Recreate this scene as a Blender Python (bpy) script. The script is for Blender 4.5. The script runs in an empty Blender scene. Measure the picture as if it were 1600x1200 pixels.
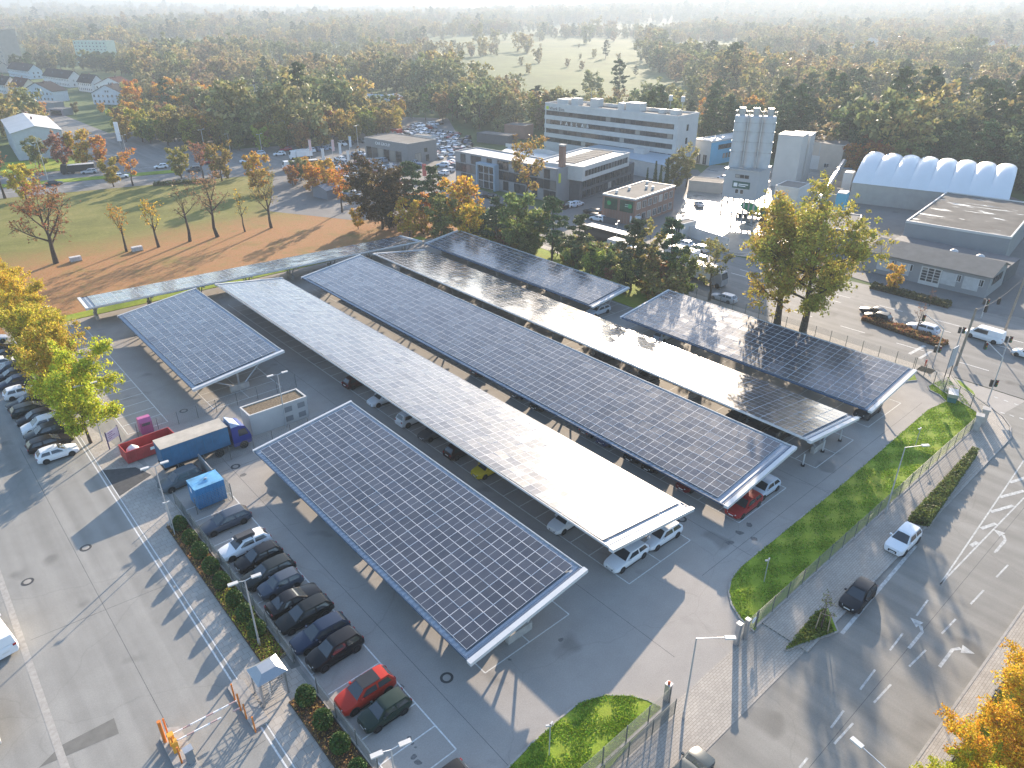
import bpy, bmesh, math, random
import numpy as np
from mathutils import Vector, Matrix
random.seed(7); RNG = np.random.default_rng(7)
SC = bpy.context.scene
COL = SC.collection
R = math.radians

# ---------------------------------------------------------------- camera, sky, sun, exposure
CAM_H, F_PX, PITCH, HEAD = 46.0, 1119.21, R(27.65), R(41.24)
cam_d = bpy.data.cameras.new('camera'); cam = bpy.data.objects.new('camera', cam_d); COL.objects.link(cam)
cam_d.sensor_fit = 'HORIZONTAL'; cam_d.sensor_width = 36.0; cam_d.lens = 36.0 * F_PX / 1600.0
cam_d.clip_start = 0.5; cam_d.clip_end = 60000
cam.location = (0, 0, CAM_H); cam.rotation_euler = (math.pi/2 - PITCH, 0, -HEAD)
SC.camera = cam

SUN_EL, SUN_HEAD = R(15.9), R(57.24)
SUNV = Vector((math.sin(SUN_HEAD)*math.cos(SUN_EL), math.cos(SUN_HEAD)*math.cos(SUN_EL), math.sin(SUN_EL)))
world = bpy.data.worlds.new('World'); SC.world = world; world.use_nodes = True
wn = world.node_tree.nodes; wl = world.node_tree.links
sky = wn.new('ShaderNodeTexSky'); sky.sky_type = 'NISHITA'; sky.sun_disc = False
sky.sun_elevation = SUN_EL; sky.sun_rotation = SUN_HEAD
sky.air_density = 1.0; sky.dust_density = 1.0; sky.ozone_density = 1.8; sky.altitude = 300
wn['Background'].inputs['Strength'].default_value = 0.15
wl.new(sky.outputs['Color'], wn['Background'].inputs['Color'])
sun_d = bpy.data.lights.new('sun', 'SUN'); sun = bpy.data.objects.new('sun', sun_d); COL.objects.link(sun)
sun_d.energy = 5.0; sun_d.angle = R(0.5); sun_d.color = (1.0, 0.83, 0.64)
sun.rotation_euler = (-SUNV).to_track_quat('-Z', 'Y').to_euler()
sun.location = (0, 0, 200)
vs = SC.view_settings; vs.view_transform = 'Standard'; vs.look = 'None'; vs.exposure = 1.55; vs.gamma = 1.0
vs.use_curve_mapping = False
SC.cycles.use_denoising = True
SC.cycles.caustics_reflective = False; SC.cycles.caustics_refractive = False; SC.cycles.max_bounces = 4; SC.cycles.diffuse_bounces = 2; SC.cycles.glossy_bounces = 2
SC.cycles.transmission_bounces = 2; SC.cycles.transparent_max_bounces = 6; SC.cycles.volume_bounces = 0
SC.cycles.sample_clamp_indirect = 4.0
SC.cycles.use_adaptive_sampling = True; SC.cycles.adaptive_threshold = 0.015

# ---------------------------------------------------------------- surveying: photograph pixel -> place on the ground
_cr = Vector((math.cos(HEAD), -math.sin(HEAD), 0))
_cf = Vector((math.sin(HEAD)*math.cos(PITCH), math.cos(HEAD)*math.cos(PITCH), -math.sin(PITCH)))
_cd = _cf.cross(_cr)
def at(px, py, z=0.0):
    v = _cf + _cr*((px-800)/F_PX) + _cd*((py-600)/F_PX)
    t = (z-CAM_H)/v.z
    return Vector((v.x*t, v.y*t, z))
def atxy(px, py, z=0.0):
    p = at(px, py, z); return (p.x, p.y)

# ---------------------------------------------------------------- materials
MATS = {}
def _ramp(nt, fac, stops):
    r = nt.nodes.new('ShaderNodeValToRGB'); cr = r.color_ramp
    while len(cr.elements) < len(stops): cr.elements.new(0.5)
    for e, (p, c) in zip(cr.elements, stops): e.position = p; e.color = (c[0], c[1], c[2], 1)
    nt.links.new(fac, r.inputs['Fac']); return r.outputs['Color']
def _noise(nt, vec, scale, detail=4, rough=0.55, dist=0.0):
    n = nt.nodes.new('ShaderNodeTexNoise'); n.inputs['Scale'].default_value = scale
    n.inputs['Detail'].default_value = detail; n.inputs['Roughness'].default_value = rough; n.inputs['Distortion'].default_value = dist
    if vec is not None: nt.links.new(vec, n.inputs['Vector'])
    return n.outputs['Fac']
def _mix(nt, fac, a, b, mode='MIX'):
    m = nt.nodes.new('ShaderNodeMix'); m.data_type = 'RGBA'; m.blend_type = mode
    for inp, val in ((m.inputs[0], fac), (m.inputs[6], a), (m.inputs[7], b)):
        if isinstance(val, (int, float)): inp.default_value = val
        elif isinstance(val, (tuple, list)): inp.default_value = (val[0], val[1], val[2], 1)
        else: nt.links.new(val, inp)
    return m.outputs[2]
def _math(nt, op, a, b=0.0, c=None, clamp=False):
    m = nt.nodes.new('ShaderNodeMath'); m.operation = op; m.use_clamp = clamp
    for i, val in enumerate((a, b, c)):
        if val is None: continue
        if isinstance(val, (int, float)): m.inputs[i].default_value = val
        else: nt.links.new(val, m.inputs[i])
    return m.outputs[0]
def _map(nt, vec, scale=(1,1,1), rot=(0,0,0), loc=(0,0,0)):
    m = nt.nodes.new('ShaderNodeMapping'); nt.links.new(vec, m.inputs['Vector'])
    m.inputs['Scale'].default_value = scale; m.inputs['Rotation'].default_value = rot; m.inputs['Location'].default_value = loc
    return m.outputs['Vector']
def _new(name):
    m = bpy.data.materials.new(name); m.use_nodes = True; nt = m.node_tree
    return m, nt, nt.nodes['Principled BSDF']
def _pos(nt): return nt.nodes.new('ShaderNodeNewGeometry').outputs['Position']
def _obj(nt): return nt.nodes.new('ShaderNodeTexCoord').outputs['Object']
def _bump(nt, b, h, strength=0.3, dist=0.02):
    bp = nt.nodes.new('ShaderNodeBump'); bp.inputs['Strength'].default_value = strength; bp.inputs['Distance'].default_value = dist
    nt.links.new(h, bp.inputs['Height']); nt.links.new(bp.outputs['Normal'], b.inputs['Normal'])
def pm(name, col, rough=0.7, metal=0.0, var=0.12, scale=1.5, bump=0.0, spec=None, emit=None):
    """plain surface with uneven tone"""
    if name in MATS: return MATS[name]
    m, nt, b = _new(name)
    if var > 0:
        f = _noise(nt, _pos(nt), scale, 5)
        c = _ramp(nt, f, [(0.3, [x*(1-var) for x in col]), (0.7, [min(1, x*(1+var)) for x in col])])
        nt.links.new(c, b.inputs['Base Color'])
        if bump: _bump(nt, b, _noise(nt, _pos(nt), scale*12, 3), bump)
    else: b.inputs['Base Color'].default_value = (*col, 1)
    b.inputs['Roughness'].default_value = rough; b.inputs['Metallic'].default_value = metal
    if spec is None and rough >= 0.7: spec = 0.15
    if spec is not None: b.inputs['Specular IOR Level'].default_value = spec
    if emit:
        b.inputs['Emission Color'].default_value = (*emit[0], 1); b.inputs['Emission Strength'].default_value = emit[1]
    MATS[name] = m; return m
def tint_mat(name, rough=0.35, coat=0.0, var=0.0, metal=0.0, spec=0.3):
    """colour comes from the object itself (paint of a car, of a house)"""
    if name in MATS: return MATS[name]
    m, nt, b = _new(name)
    oi = nt.nodes.new('ShaderNodeObjectInfo'); c = oi.outputs['Color']
    if var > 0:
        f = _noise(nt, _obj(nt), 0.9, 5)
        c = _mix(nt, 1.0, c, _ramp(nt, f, [(0.3, (1-var,)*3), (0.7, (1,)*3)]), 'MULTIPLY')
    nt.links.new(c, b.inputs['Base Color']); b.inputs['Roughness'].default_value = rough
    b.inputs['Coat Weight'].default_value = coat; b.inputs['Coat Roughness'].default_value = 0.04; b.inputs['Metallic'].default_value = metal; b.inputs['Specular IOR Level'].default_value = spec
    MATS[name] = m; return m

def asphalt(name, col, warm=(1,1,1), streak=None, wear=0.18, crack=True):
    m, nt, b = _new(name); p = _pos(nt)
    big = _noise(nt, p, 0.045, 6, 0.6, 0.6); mid = _noise(nt, p, 0.5, 5, 0.6); fine = _noise(nt, p, 9.0, 3)
    c = _ramp(nt, big, [(0.3, [x*(1-wear) for x in col]), (0.52, col), (0.72, [x*(1+wear) for x in col])])
    c = _mix(nt, 0.5, c, _ramp(nt, mid, [(0.25, (0.82,)*3), (0.75, (1.12,)*3)]), 'MULTIPLY')
    c = _mix(nt, 0.6, c, _ramp(nt, fine, [(0.2, (0.8,)*3), (0.8, (1.15,)*3)]), 'MULTIPLY')
    if streak:   # wheel tracks along a direction
        s = _noise(nt, _map(nt, p, (1/1.7, 1/60, 1), (0, 0, streak)), 1.0, 4, 0.5)
        c = _mix(nt, 0.8, c, _ramp(nt, s, [(0.3, (0.78,)*3), (0.65, (1.14,)*3)]), 'MULTIPLY')
    st = _noise(nt, p, 0.23, 2, 0.4, 0.3)      # oil and damp stains
    c = _mix(nt, 1.0, c, _ramp(nt, st, [(0.0, (1,)*3), (0.66, (1,)*3), (0.74, (0.72,)*3)]), 'MULTIPLY')
    if crack:
        v = nt.nodes.new('ShaderNodeTexVoronoi'); v.feature = 'DISTANCE_TO_EDGE'; v.inputs['Scale'].default_value = 0.06
        nt.links.new(_mix(nt, 0.12, p, _mixnoise(nt, p)), v.inputs['Vector'])
        c = _mix(nt, 1.0, c, _ramp(nt, v.outputs['Distance'], [(0.0, (0.90,)*3), (0.002, (0.92,)*3), (0.004, (1,)*3)]), 'MULTIPLY')
    nt.links.new(c, b.inputs['Base Color']); b.inputs['Roughness'].default_value = 0.8
    b.inputs['Specular IOR Level'].default_value = 0.15
    _bump(nt, b, fine, 0.25, 0.01)
    MATS[name] = m; return m
def _mixnoise(nt, p):
    n = nt.nodes.new('ShaderNodeTexNoise'); n.inputs['Scale'].default_value = 0.2; n.inputs['Detail'].default_value = 3
    nt.links.new(p, n.inputs['Vector'])
    s = nt.nodes.new('ShaderNodeVectorMath'); s.operation = 'MULTIPLY_ADD'
    nt.links.new(n.outputs['Color'], s.inputs[0]); s.inputs[1].default_value = (30, 30, 0); nt.links.new(p, s.inputs[2])
    return s.outputs[0]
def paving(name, c1, c2, cm, bw=0.4, bh=0.2, rot=0.0, mortar=0.012):
    m, nt, b = _new(name); p = _pos(nt)
    br = nt.nodes.new('ShaderNodeTexBrick'); nt.links.new(_map(nt, p, (1,1,1), (0,0,rot)), br.inputs['Vector'])
    br.inputs['Color1'].default_value = (*c1,1); br.inputs['Color2'].default_value = (*c2,1); br.inputs['Mortar'].default_value = (*cm,1)
    br.inputs['Scale'].default_value = 1.0; br.inputs['Brick Width'].default_value = bw; br.inputs['Row Height'].default_value = bh
    br.inputs['Mortar Size'].default_value = mortar
    c = _mix(nt, 0.7, br.outputs['Color'], _ramp(nt, _noise(nt, p, 0.35, 6, 0.65), [(0.25, (0.72,)*3), (0.75, (1.15,)*3)]), 'MULTIPLY')
    nt.links.new(c, b.inputs['Base Color']); b.inputs['Roughness'].default_value = 0.85
    _bump(nt, b, br.outputs['Fac'], 0.4, -0.01)
    MATS[name] = m; return m
def foliage(name, stops, trans=0.35, rough=0.6, use_obj=True):
    """leaf colour: the tree's own tint, varied leaf by leaf"""
    m, nt, b = _new(name); out = nt.nodes['Material Output']
    g = nt.nodes.new('ShaderNodeNewGeometry'); oi = nt.nodes.new('ShaderNodeObjectInfo')
    if use_obj:
        hs = nt.nodes.new('ShaderNodeHueSaturation'); nt.links.new(oi.outputs['Color'], hs.inputs['Color'])
        nt.links.new(_math(nt, 'MULTIPLY_ADD', g.outputs['Random Per Island'], 0.075, 0.4625), hs.inputs['Hue'])
        v = _math(nt, 'MULTIPLY_ADD', _math(nt, 'FRACT', _math(nt, 'MULTIPLY', g.outputs['Random Per Island'], 37.7)), 0.9, 0.55)
        nt.links.new(v, hs.inputs['Value']); c = hs.outputs['Color']
    else:
        base = _ramp(nt, oi.outputs['Random'], stops)
        hs = nt.nodes.new('ShaderNodeHueSaturation'); nt.links.new(base, hs.inputs['Color'])
        nt.links.new(_math(nt, 'MULTIPLY_ADD', g.outputs['Random Per Island'], 0.06, 0.47), hs.inputs['Hue'])
        nt.links.new(_math(nt, 'MULTIPLY_ADD', _math(nt, 'FRACT', _math(nt, 'MULTIPLY', g.outputs['Random Per Island'], 37.7)), 0.8, 0.6), hs.inputs['Value'])
        c = hs.outputs['Color']
    nt.links.new(c, b.inputs['Base Color']); b.inputs['Roughness'].default_value = rough; b.inputs['Specular IOR Level'].default_value = 0.25
    tr = nt.nodes.new('ShaderNodeBsdfTranslucent'); nt.links.new(c, tr.inputs['Color'])
    mx = nt.nodes.new('ShaderNodeMixShader'); mx.inputs[0].default_value = trans
    nt.links.new(b.outputs['BSDF'], mx.inputs[1]); nt.links.new(tr.outputs['BSDF'], mx.inputs[2]); nt.links.new(mx.outputs[0], out.inputs['Surface'])
    MATS[name] = m; return m

# ---------------------------------------------------------------- mesh building
class MB:
    def __init__(s): s.v = []; s.f = []; s.m = []
    def add(s, pts, faces, mi=0, M=None):
        o = len(s.v)
        for p in pts:
            p = Vector(p) if M is None else M @ Vector(p)
            s.v.append((p.x, p.y, p.z))
        for f in faces: s.f.append(tuple(i+o for i in f)); s.m.append(mi)
        return s
    def quad(s, a, b, c, d, mi=0, M=None): return s.add([a, b, c, d], [(0,1,2,3)], mi, M)
    def poly(s, pts, mi=0, M=None): return s.add(pts, [tuple(range(len(pts)))], mi, M)
    def box(s, x0, y0, z0, x1, y1, z1, mi=0, M=None):
        return s.add([(x0,y0,z0),(x1,y0,z0),(x1,y1,z0),(x0,y1,z0),(x0,y0,z1),(x1,y0,z1),(x1,y1,z1),(x0,y1,z1)],
                     [(0,3,2,1),(4,5,6,7),(0,1,5,4),(1,2,6,5),(2,3,7,6),(3,0,4,7)], mi, M)
    def prism(s, poly, z0, z1, mi=0, mt=None, M=None):
        n = len(poly); mt = mi if mt is None else mt
        s.add([(x,y,z0) for x,y in poly]+[(x,y,z1) for x,y in poly], [(i,(i+1)%n,(i+1)%n+n,i+n) for i in range(n)], mi, M)
        s.add([(x,y,z1) for x,y in poly], [tuple(range(n))], mt, M); return s
    def tube(s, p0, p1, r0, r1=None, n=8, mi=0, caps=True, M=None):
        r1 = r0 if r1 is None else r1
        p0 = Vector(p0); p1 = Vector(p1); d = (p1-p0)
        if d.length < 1e-6: return s
        d.normalize(); a = d.orthogonal().normalized(); b = d.cross(a)
        pts = [p0+(a*math.cos(2*math.pi*i/n)+b*math.sin(2*math.pi*i/n))*r0 for i in range(n)] + \
              [p1+(a*math.cos(2*math.pi*i/n)+b*math.sin(2*math.pi*i/n))*r1 for i in range(n)]
        fs = [(i,(i+1)%n,(i+1)%n+n,i+n) for i in range(n)]
        if caps: fs += [tuple(range(n-1,-1,-1)), tuple(range(n,2*n))]
        return s.add(pts, fs, mi, M)
    def lathe(s, prof, n=16, mi=0, M=None):
        k = len(prof); pts = [(r*math.cos(2*math.pi*i/n), r*math.sin(2*math.pi*i/n), z) for r, z in prof for i in range(n)]
        fs = [(j*n+i, j*n+(i+1)%n, (j+1)*n+(i+1)%n, (j+1)*n+i) for j in range(k-1) for i in range(n)]
        return s.add(pts, fs, mi, M)
    def mesh(s, name, mats, smooth=False, sharp=40):
        me = bpy.data.meshes.new(name); me.from_pydata(s.v, [], s.f)
        for m in (mats if isinstance(mats, (list, tuple)) else [mats]): me.materials.append(m)
        if any(s.m): me.polygons.foreach_set('material_index', s.m)
        if smooth:
            me.polygons.foreach_set('use_smooth', [True]*len(me.polygons)); me.set_sharp_from_angle(angle=R(sharp))
        me.update(); return me
    def build(s, name, mats, parent=None, loc=None, rotz=0.0, smooth=False, sharp=40):
        return put(name, s.mesh(name, mats, smooth, sharp), parent, loc, rotz)
def put(name, me, parent=None, loc=None, rotz=0.0, color=None):
    o = bpy.data.objects.new(name, me); COL.objects.link(o)
    if parent is not None: o.parent = parent
    if loc is not None: o.location = loc
    if rotz: o.rotation_euler = (0, 0, rotz)
    if color is not None: o.color = (*color[:3], 1)
    return o
def tag(o, label, cat, group=None):
    o['label'] = label; o['category'] = cat
    if group: o['group'] = group
    return o
def thing(name, label, cat, loc=(0,0,0), rotz=0.0, group=None):
    o = put(name, None, None, loc, rotz); o.empty_display_size = 0.5
    return tag(o, label, cat, group)
def struct(o, kind='structure'): o['kind'] = kind; return o
def sheet(name, pts, z, mat, parent=None, kind='structure', thick=0.0):
    m = MB()
    if thick: m.prism([(p[0], p[1]) for p in pts], z-thick, z)
    else: m.poly([(p[0], p[1], z) for p in pts])
    o = m.build(name, mat, parent)
    if kind and parent is None: o['kind'] = kind
    return o
def ccw(pts):
    a = sum(pts[i][0]*pts[(i+1)%len(pts)][1]-pts[(i+1)%len(pts)][0]*pts[i][1] for i in range(len(pts)))
    return pts if a > 0 else pts[::-1]
def pxpoly(*pp): return ccw([atxy(*p) for p in pp])
def inside(poly, x, y):
    c = False; n = len(poly); j = n-1
    for i in range(n):
        xi, yi = poly[i][0], poly[i][1]; xj, yj = poly[j][0], poly[j][1]
        if (yi > y) != (yj > y) and x < (xj-xi)*(y-yi)/(yj-yi)+xi: c = not c
        j = i
    return c
def copy_tree(o, parent=None):
    c = o.copy(); COL.objects.link(c); c.parent = parent
    for ch in list(o.children): copy_tree(ch, c)
    return c
# ================================================================ GROUND
M_LOT = asphalt('lot_asphalt', (0.36, 0.335, 0.305), wear=0.12)
M_YARD = asphalt('yard_asphalt', (0.285, 0.277, 0.255), wear=0.10, streak=R(4))
M_ROAD = asphalt('road_asphalt', (0.255, 0.243, 0.218), wear=0.10, streak=math.pi/2)
M_MAIN = asphalt('main_road_asphalt', (0.215, 0.208, 0.195), wear=0.10, streak=R(-3))
M_CONC = asphalt('concrete_yard', (0.33, 0.31, 0.28), wear=0.2)
M_PATCH = pm('dark_asphalt_patch', (0.085, 0.085, 0.085), 0.85, var=0.15, scale=2)
M_BRICK = paving('brick_pavers', (0.36, 0.325, 0.28), (0.42, 0.38, 0.33), (0.2, 0.18, 0.155), 0.4, 0.2, 0)
M_SLAB = paving('slab_pavers', (0.36, 0.33, 0.29), (0.42, 0.385, 0.34), (0.2, 0.18, 0.16), 0.6, 0.6, 0)
M_KERB = pm('kerb_stone', (0.36, 0.34, 0.31), 0.85, var=0.15, scale=3)
M_PAINT = pm('road_paint', (0.62, 0.62, 0.60), 0.7, var=0.22, scale=5)
M_PAINTW = pm('worn_road_paint', (0.46, 0.46, 0.44), 0.75, var=0.3, scale=3)
M_STEELD = pm('cast_iron', (0.09, 0.088, 0.085), 0.6, metal=0.6)

def grass_mat(name, a, b_, c_, leaf=None, bare=0.0):
    m, nt, b = _new(name); p = _pos(nt)
    f1 = _noise(nt, p, 0.10, 6, 0.6, 0.5); f2 = _noise(nt, p, 1.3, 5, 0.65); f3 = _noise(nt, p, 12, 3)
    c = _ramp(nt, f1, [(0.3, a), (0.5, b_), (0.72, c_)])
    c = _mix(nt, 0.75, c, _ramp(nt, f2, [(0.25, (0.6, 0.65, 0.5)), (0.75, (1.25, 1.2, 1.05))]), 'MULTIPLY')
    c = _mix(nt, 0.8, c, _ramp(nt, f3, [(0.25, (0.65,)*3), (0.75, (1.25,)*3)]), 'MULTIPLY')
    if bare: c = _mix(nt, _ramp(nt, _noise(nt, p, 0.55, 5, 0.7, 0.3), [(0.60, (0,)*3), (0.72, (bare,)*3)]), c, (0.23, 0.18, 0.10))
    if leaf:     # fallen leaves lie in a broad belt under the row of trees
        w0, w1, soft = leaf
        sep = nt.nodes.new('ShaderNodeSeparateXYZ'); nt.links.new(p, sep.inputs[0])
        y = _math(nt, 'MULTIPLY_ADD', f1, 26.0, _math(nt, 'MULTIPLY_ADD', f2, 9.0, _math(nt, 'ADD', sep.outputs['Y'], -17.5)))
        d = _math(nt, 'ABSOLUTE', _math(nt, 'SUBTRACT', y, (w0+w1)/2))
        k = _math(nt, 'DIVIDE', _math(nt, 'SUBTRACT', (w1-w0)/2+soft, d), soft, clamp=True)
        n = _noise(nt, p, 0.16, 5, 0.7, 0.4)
        k = _math(nt, 'MULTIPLY', k, _math(nt, 'MULTIPLY_ADD', n, 3.6, -0.72, clamp=True), clamp=True)
        k = _math(nt, 'MULTIPLY', k, _math(nt, 'MULTIPLY_ADD', f3, 1.5, 0.28, clamp=True), clamp=True)
        k = _math(nt, 'MULTIPLY', k, _math(nt, 'MULTIPLY_ADD', _noise(nt, p, 0.8, 6, 0.75, 0.5), 2.3, -0.15, clamp=True), clamp=True)
        lc = _ramp(nt, _noise(nt, p, 3.0, 3), [(0.3, (0.26, 0.11, 0.045)), (0.5, (0.38, 0.185, 0.075)), (0.7, (0.31, 0.19, 0.10))])
        c = _mix(nt, k, c, lc)
    nt.links.new(c, b.inputs['Base Color']); b.inputs['Roughness'].default_value = 0.9; b.inputs['Specular IOR Level'].default_value = 0.15
    _bump(nt, b, f3, 0.6, 0.05)
    MATS[name] = m; return m
M_LAWN = grass_mat('lawn', (0.135, 0.135, 0.035), (0.19, 0.185, 0.05), (0.26, 0.225, 0.08), leaf=(133, 165, 18))
M_VERGE = grass_mat('verge_grass', (0.16, 0.235, 0.025), (0.25, 0.335, 0.04), (0.36, 0.36, 0.06), bare=0.7)

# terrain: flat near by, gentle hills beyond the woods
def terrain_z(x, y):
    d = math.hypot(x, y)
    k = min(1.0, max(0.0, (d-900)/2500)); k = k*k*(3-2*k)
    a = math.atan2(x, y)
    h = 42*k*(0.55+0.35*math.sin(3.1*a+d/900)+0.30*math.sin(7.3*a-d/520+1.3)) + 70*min(1, max(0, (d-3800)/3000))*(0.6+0.4*math.sin(5*a+0.7))
    return h*0.9 - 0.06
def build_terrain():
    radii = [0, 60, 150, 300, 500, 700, 900, 1050, 1200, 1350, 1500, 1700, 1900, 2150, 2400, 2700, 3000, 3400, 3900, 4500, 5200, 6000, 7000, 8200, 9800, 12000]
    n = 120; v = [(0, 0, -0.06)]; f = []
    for r in radii[1:]:
        for i in range(n):
            a = 2*math.pi*i/n; x, y = r*math.sin(a), r*math.cos(a); v.append((x, y, terrain_z(x, y)))
    for i in range(n): f.append((0, 1+(i+1) % n, 1+i))
    for k in range(len(radii)-2):
        for i in range(n):
            a, b = 1+k*n+i, 1+k*n+(i+1) % n; f.append((a, b, b+n, a+n))
    m = MB(); m.v = v; m.f = f; m.m = [0]*len(f)
    mt, nt, b = _new('terrain_meadow'); p = _pos(nt)
    f1 = _noise(nt, p, 0.006, 6, 0.6, 0.4); f2 = _noise(nt, p, 0.06, 5, 0.6)
    c = _ramp(nt, f1, [(0.3, (0.07, 0.10, 0.04)), (0.48, (0.105, 0.145, 0.055)), (0.6, (0.135, 0.165, 0.065)), (0.72, (0.17, 0.155, 0.08))])
    c = _mix(nt, 0.7, c, _ramp(nt, f2, [(0.25, (0.6,)*3), (0.75, (1.25,)*3)]), 'MULTIPLY')
    nt.links.new(c, b.inputs['Base Color']); b.inputs['Roughness'].default_value = 0.95; b.inputs['Specular IOR Level'].default_value = 0.1
    return struct(m.build('terrain', mt, smooth=True, sharp=80))
build_terrain()

LOT = sheet('parking_lot', [(13.6, 12), (106, 12), (106, 131.5), (13.6, 131.5)], 0.0, M_LOT)
YARD = sheet('service_yard', [(-40, -10), (13.6, -10), (13.6, 131.5), (-40, 131.5)], 0.0, M_YARD)
LAWN = sheet('park_lawn', [(-80, 131.5), (106.5, 131.5), (106.5, 221.5), (60, 232.5), (-80, 266)], 0.0, M_LAWN)
PATH = sheet('park_path', [(8.5, 131.5), (15.5, 131.5), (15.0, 150), (13.5, 185), (9.5, 210), (5.0, 210), (7.5, 180)], 0.004, pm('gravel_path', (0.27, 0.22, 0.17), 0.95, var=0.2, scale=0.6))
SIDE = sheet('side_road', [(-60, 5.6), (106.2, 5.0), (106.2, 17.5), (99.3, 18.4), (97, 16.9), (94, 15.7), (-60, 15.3)], 0.006, M_ROAD)
MAIN = sheet('main_road', [(106.2, -120), (150, -120), (139, 20), (131, 80), (126, 120), (121.5, 165), (119, 260), (106.2, 222), (106.2, 27)], 0.008, M_MAIN)
for nm, pts, z, mt in (
    ('main_road_pavement', [(104.3, 29), (106.2, 29), (106.2, 200), (104.3, 200)], 0.11, M_BRICK),
    ('pavement', [(45, 15.4), (94, 15.8), (96.6, 16.7), (98.6, 18.1), (100.4, 20.5), (103.5, 25), (106.2, 27.0), (106.2, 31), (104.3, 31), (100.2, 25.6), (98.2, 21.6), (96.6, 19.4), (45, 19.35)], 0.11, M_BRICK),
    ('entrance_paving', [(22, 15.5), (45, 15.4), (45, 19.35), (22, 19.35)], 0.03, M_BRICK),
    ('opposite_pavement', [(20, 3.9), (106, 3.3), (106, 5.0), (20, 5.6)], 0.11, M_BRICK),
    ('opposite_ground', [(20, -60), (106, -60), (106, 3.3), (20, 3.9)], 0.05, M_VERGE)):
    struct(sheet(nm, pts, z, mt, thick=z+0.02 if z > 0.1 else 0.0))
# kerb stones: real steps, one length each
KERBM = {}
def kerb_line(pts, parent, z=0.12, wd=0.16, step=1.0, name='kerb_stone'):
    for a, b in zip(pts, pts[1:]):
        a = Vector((a[0], a[1])); b = Vector((b[0], b[1])); L = (b-a).length; n = max(1, round(L/step)); d = (b-a)/n; ang = math.atan2(d.y, d.x)
        key = (round(d.length, 2), z, wd)
        if key not in KERBM: KERBM[key] = MB().box(0.008, -wd/2, -0.02, key[0]-0.008, wd/2, z).mesh('kerb_stone', M_KERB)
        for i in range(n):
            p = a+d*i; put(name, KERBM[key], parent, (p.x, p.y, 0.0), ang)
kerb_line([(45, 15.3), (94, 15.7), (96.8, 16.6), (98.8, 18.0), (100.6, 20.4), (103.7, 24.9), (106.3, 26.9)], SIDE, 0.13, 0.18, 3.0)
kerb_line([(28, 5.55), (72, 5.3)], SIDE, 0.13, 0.18, 2.0)

def verge(name, pts, z=0.10, kerb=None):
    o = struct(sheet(name, ccw(pts), z, M_VERGE, thick=z+0.02))
    if kerb: kerb_line(kerb, o, z+0.03, 0.15, 1.0)
    return o
isl = [atxy(*p) for p in ((780,1215),(830,1163),(872,1126),(905,1099),(945,1087),(985,1088),(1012,1095),(1034,1107))]
VERGE_A = verge('entrance_verge', isl+[atxy(900, 1260), atxy(760, 1260)], kerb=isl)
rv = [atxy(*p) for p in ((1178,988),(1157,968),(1143,946),(1138,925),(1142,906),(1157,886),(1310,762),(1449,641),(1478,628),(1468,618),(1452,610),(1450,604),(1480,590))]
VERGE_B = verge('street_verge', rv+[atxy(*p) for p in ((1500,596),(1520,612),(1531,632),(1527,655))]+[(96.5, 19.5), (44.6, 19.5)], kerb=rv)
VERGE_C = verge('roadside_verge', [(95.2, 33), (101, 29.5), (104.2, 31.5), (104.2, 131), (92.5, 131), (92.5, 71), (95.2, 69)], 0.09, kerb=[(95.2, 69), (95.2, 33), (101, 29.5)])
VERGE_D = verge('back_verge', [(14, 131.6), (90, 131.6), (90, 134.5), (14, 134.5)], 0.06)

# ---------------------------------------------------------------- painted lines
LINEM = {}
def paint_line(a, b, wd, z, parent, name='painted_line', mat=None):
    a = Vector((a[0], a[1])); b = Vector((b[0], b[1])); d = b-a; L = d.length; key = (round(L, 2), wd, name)
    if key not in LINEM: LINEM[key] = MB().poly([(0, -wd/2, 0), (key[0], -wd/2, 0), (key[0], wd/2, 0), (0, wd/2, 0)]).mesh(name, mat or M_PAINT)
    return put(name, LINEM[key], parent, (a.x, a.y, z), math.atan2(d.y, d.x))
def bays(u0, um, u1, w0, w1, step=2.5, rows=(1, 1)):
    paint_line((um, w0), (um, w1), 0.10, 0.008, LOT)
    for u, r in ((u0, rows[0]), (u1, rows[1])):
        if r: paint_line((u, w0), (u, w1), 0.11, 0.008, LOT)
    n = int((w1-w0)/step+0.3)
    for i in range(n+1):
        w = w0+i*step
        paint_line((u0 if rows[0] else um, w), (u1 if rows[1] else um, w), 0.10, 0.0045, LOT, 'bay_line')
bays(24.2, 28.9, 33.5, 30.8, 70.8)
bays(40.2, 44.7, 49.3, 29.8, 121.5)
bays(55.2, 59.7, 64.2, 28.2, 119)
bays(70.2, 74.8, 79.2, 28.0, 117)
bays(83.5, 88.2, 92.8, 28.2, 68)
bays(83.5, 88.2, 92.0, 74, 121)
bays(24.2, 28.9, 33.5, 86.2, 121.2)
bays(13.9, 13.9, 18.55, 27.1, 67.1, rows=(0, 1))
bays(13.9, 13.9, 18.6, 86.9, 127, rows=(0, 1))
paint_line((9.0, 28), (9.0, 131), 0.13, 0.006, YARD, 'drain_channel'); paint_line((9.4, 28), (9.4, 131), 0.10, 0.006, YARD, 'drain_channel')
struct(sheet('yard_paving', [(9.5, 20), (13.3, 20), (13.3, 78), (9.5, 100)], 0.004, M_SLAB))
paint_line((-2.4, 20), (-2.4, 84), 0.5, 0.007, YARD, 'gutter_stones', M_KERB)
sheet('asphalt_patch', pxpoly((157,735),(212,730),(237,742),(186,776)), 0.005, M_PATCH, YARD)
sheet('asphalt_patch', pxpoly((95,1165),(178,1122),(186,1146),(60,1200)), 0.005, pm('grey_asphalt_patch', (0.17,0.165,0.15), 0.85, var=0.12), YARD)
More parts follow.
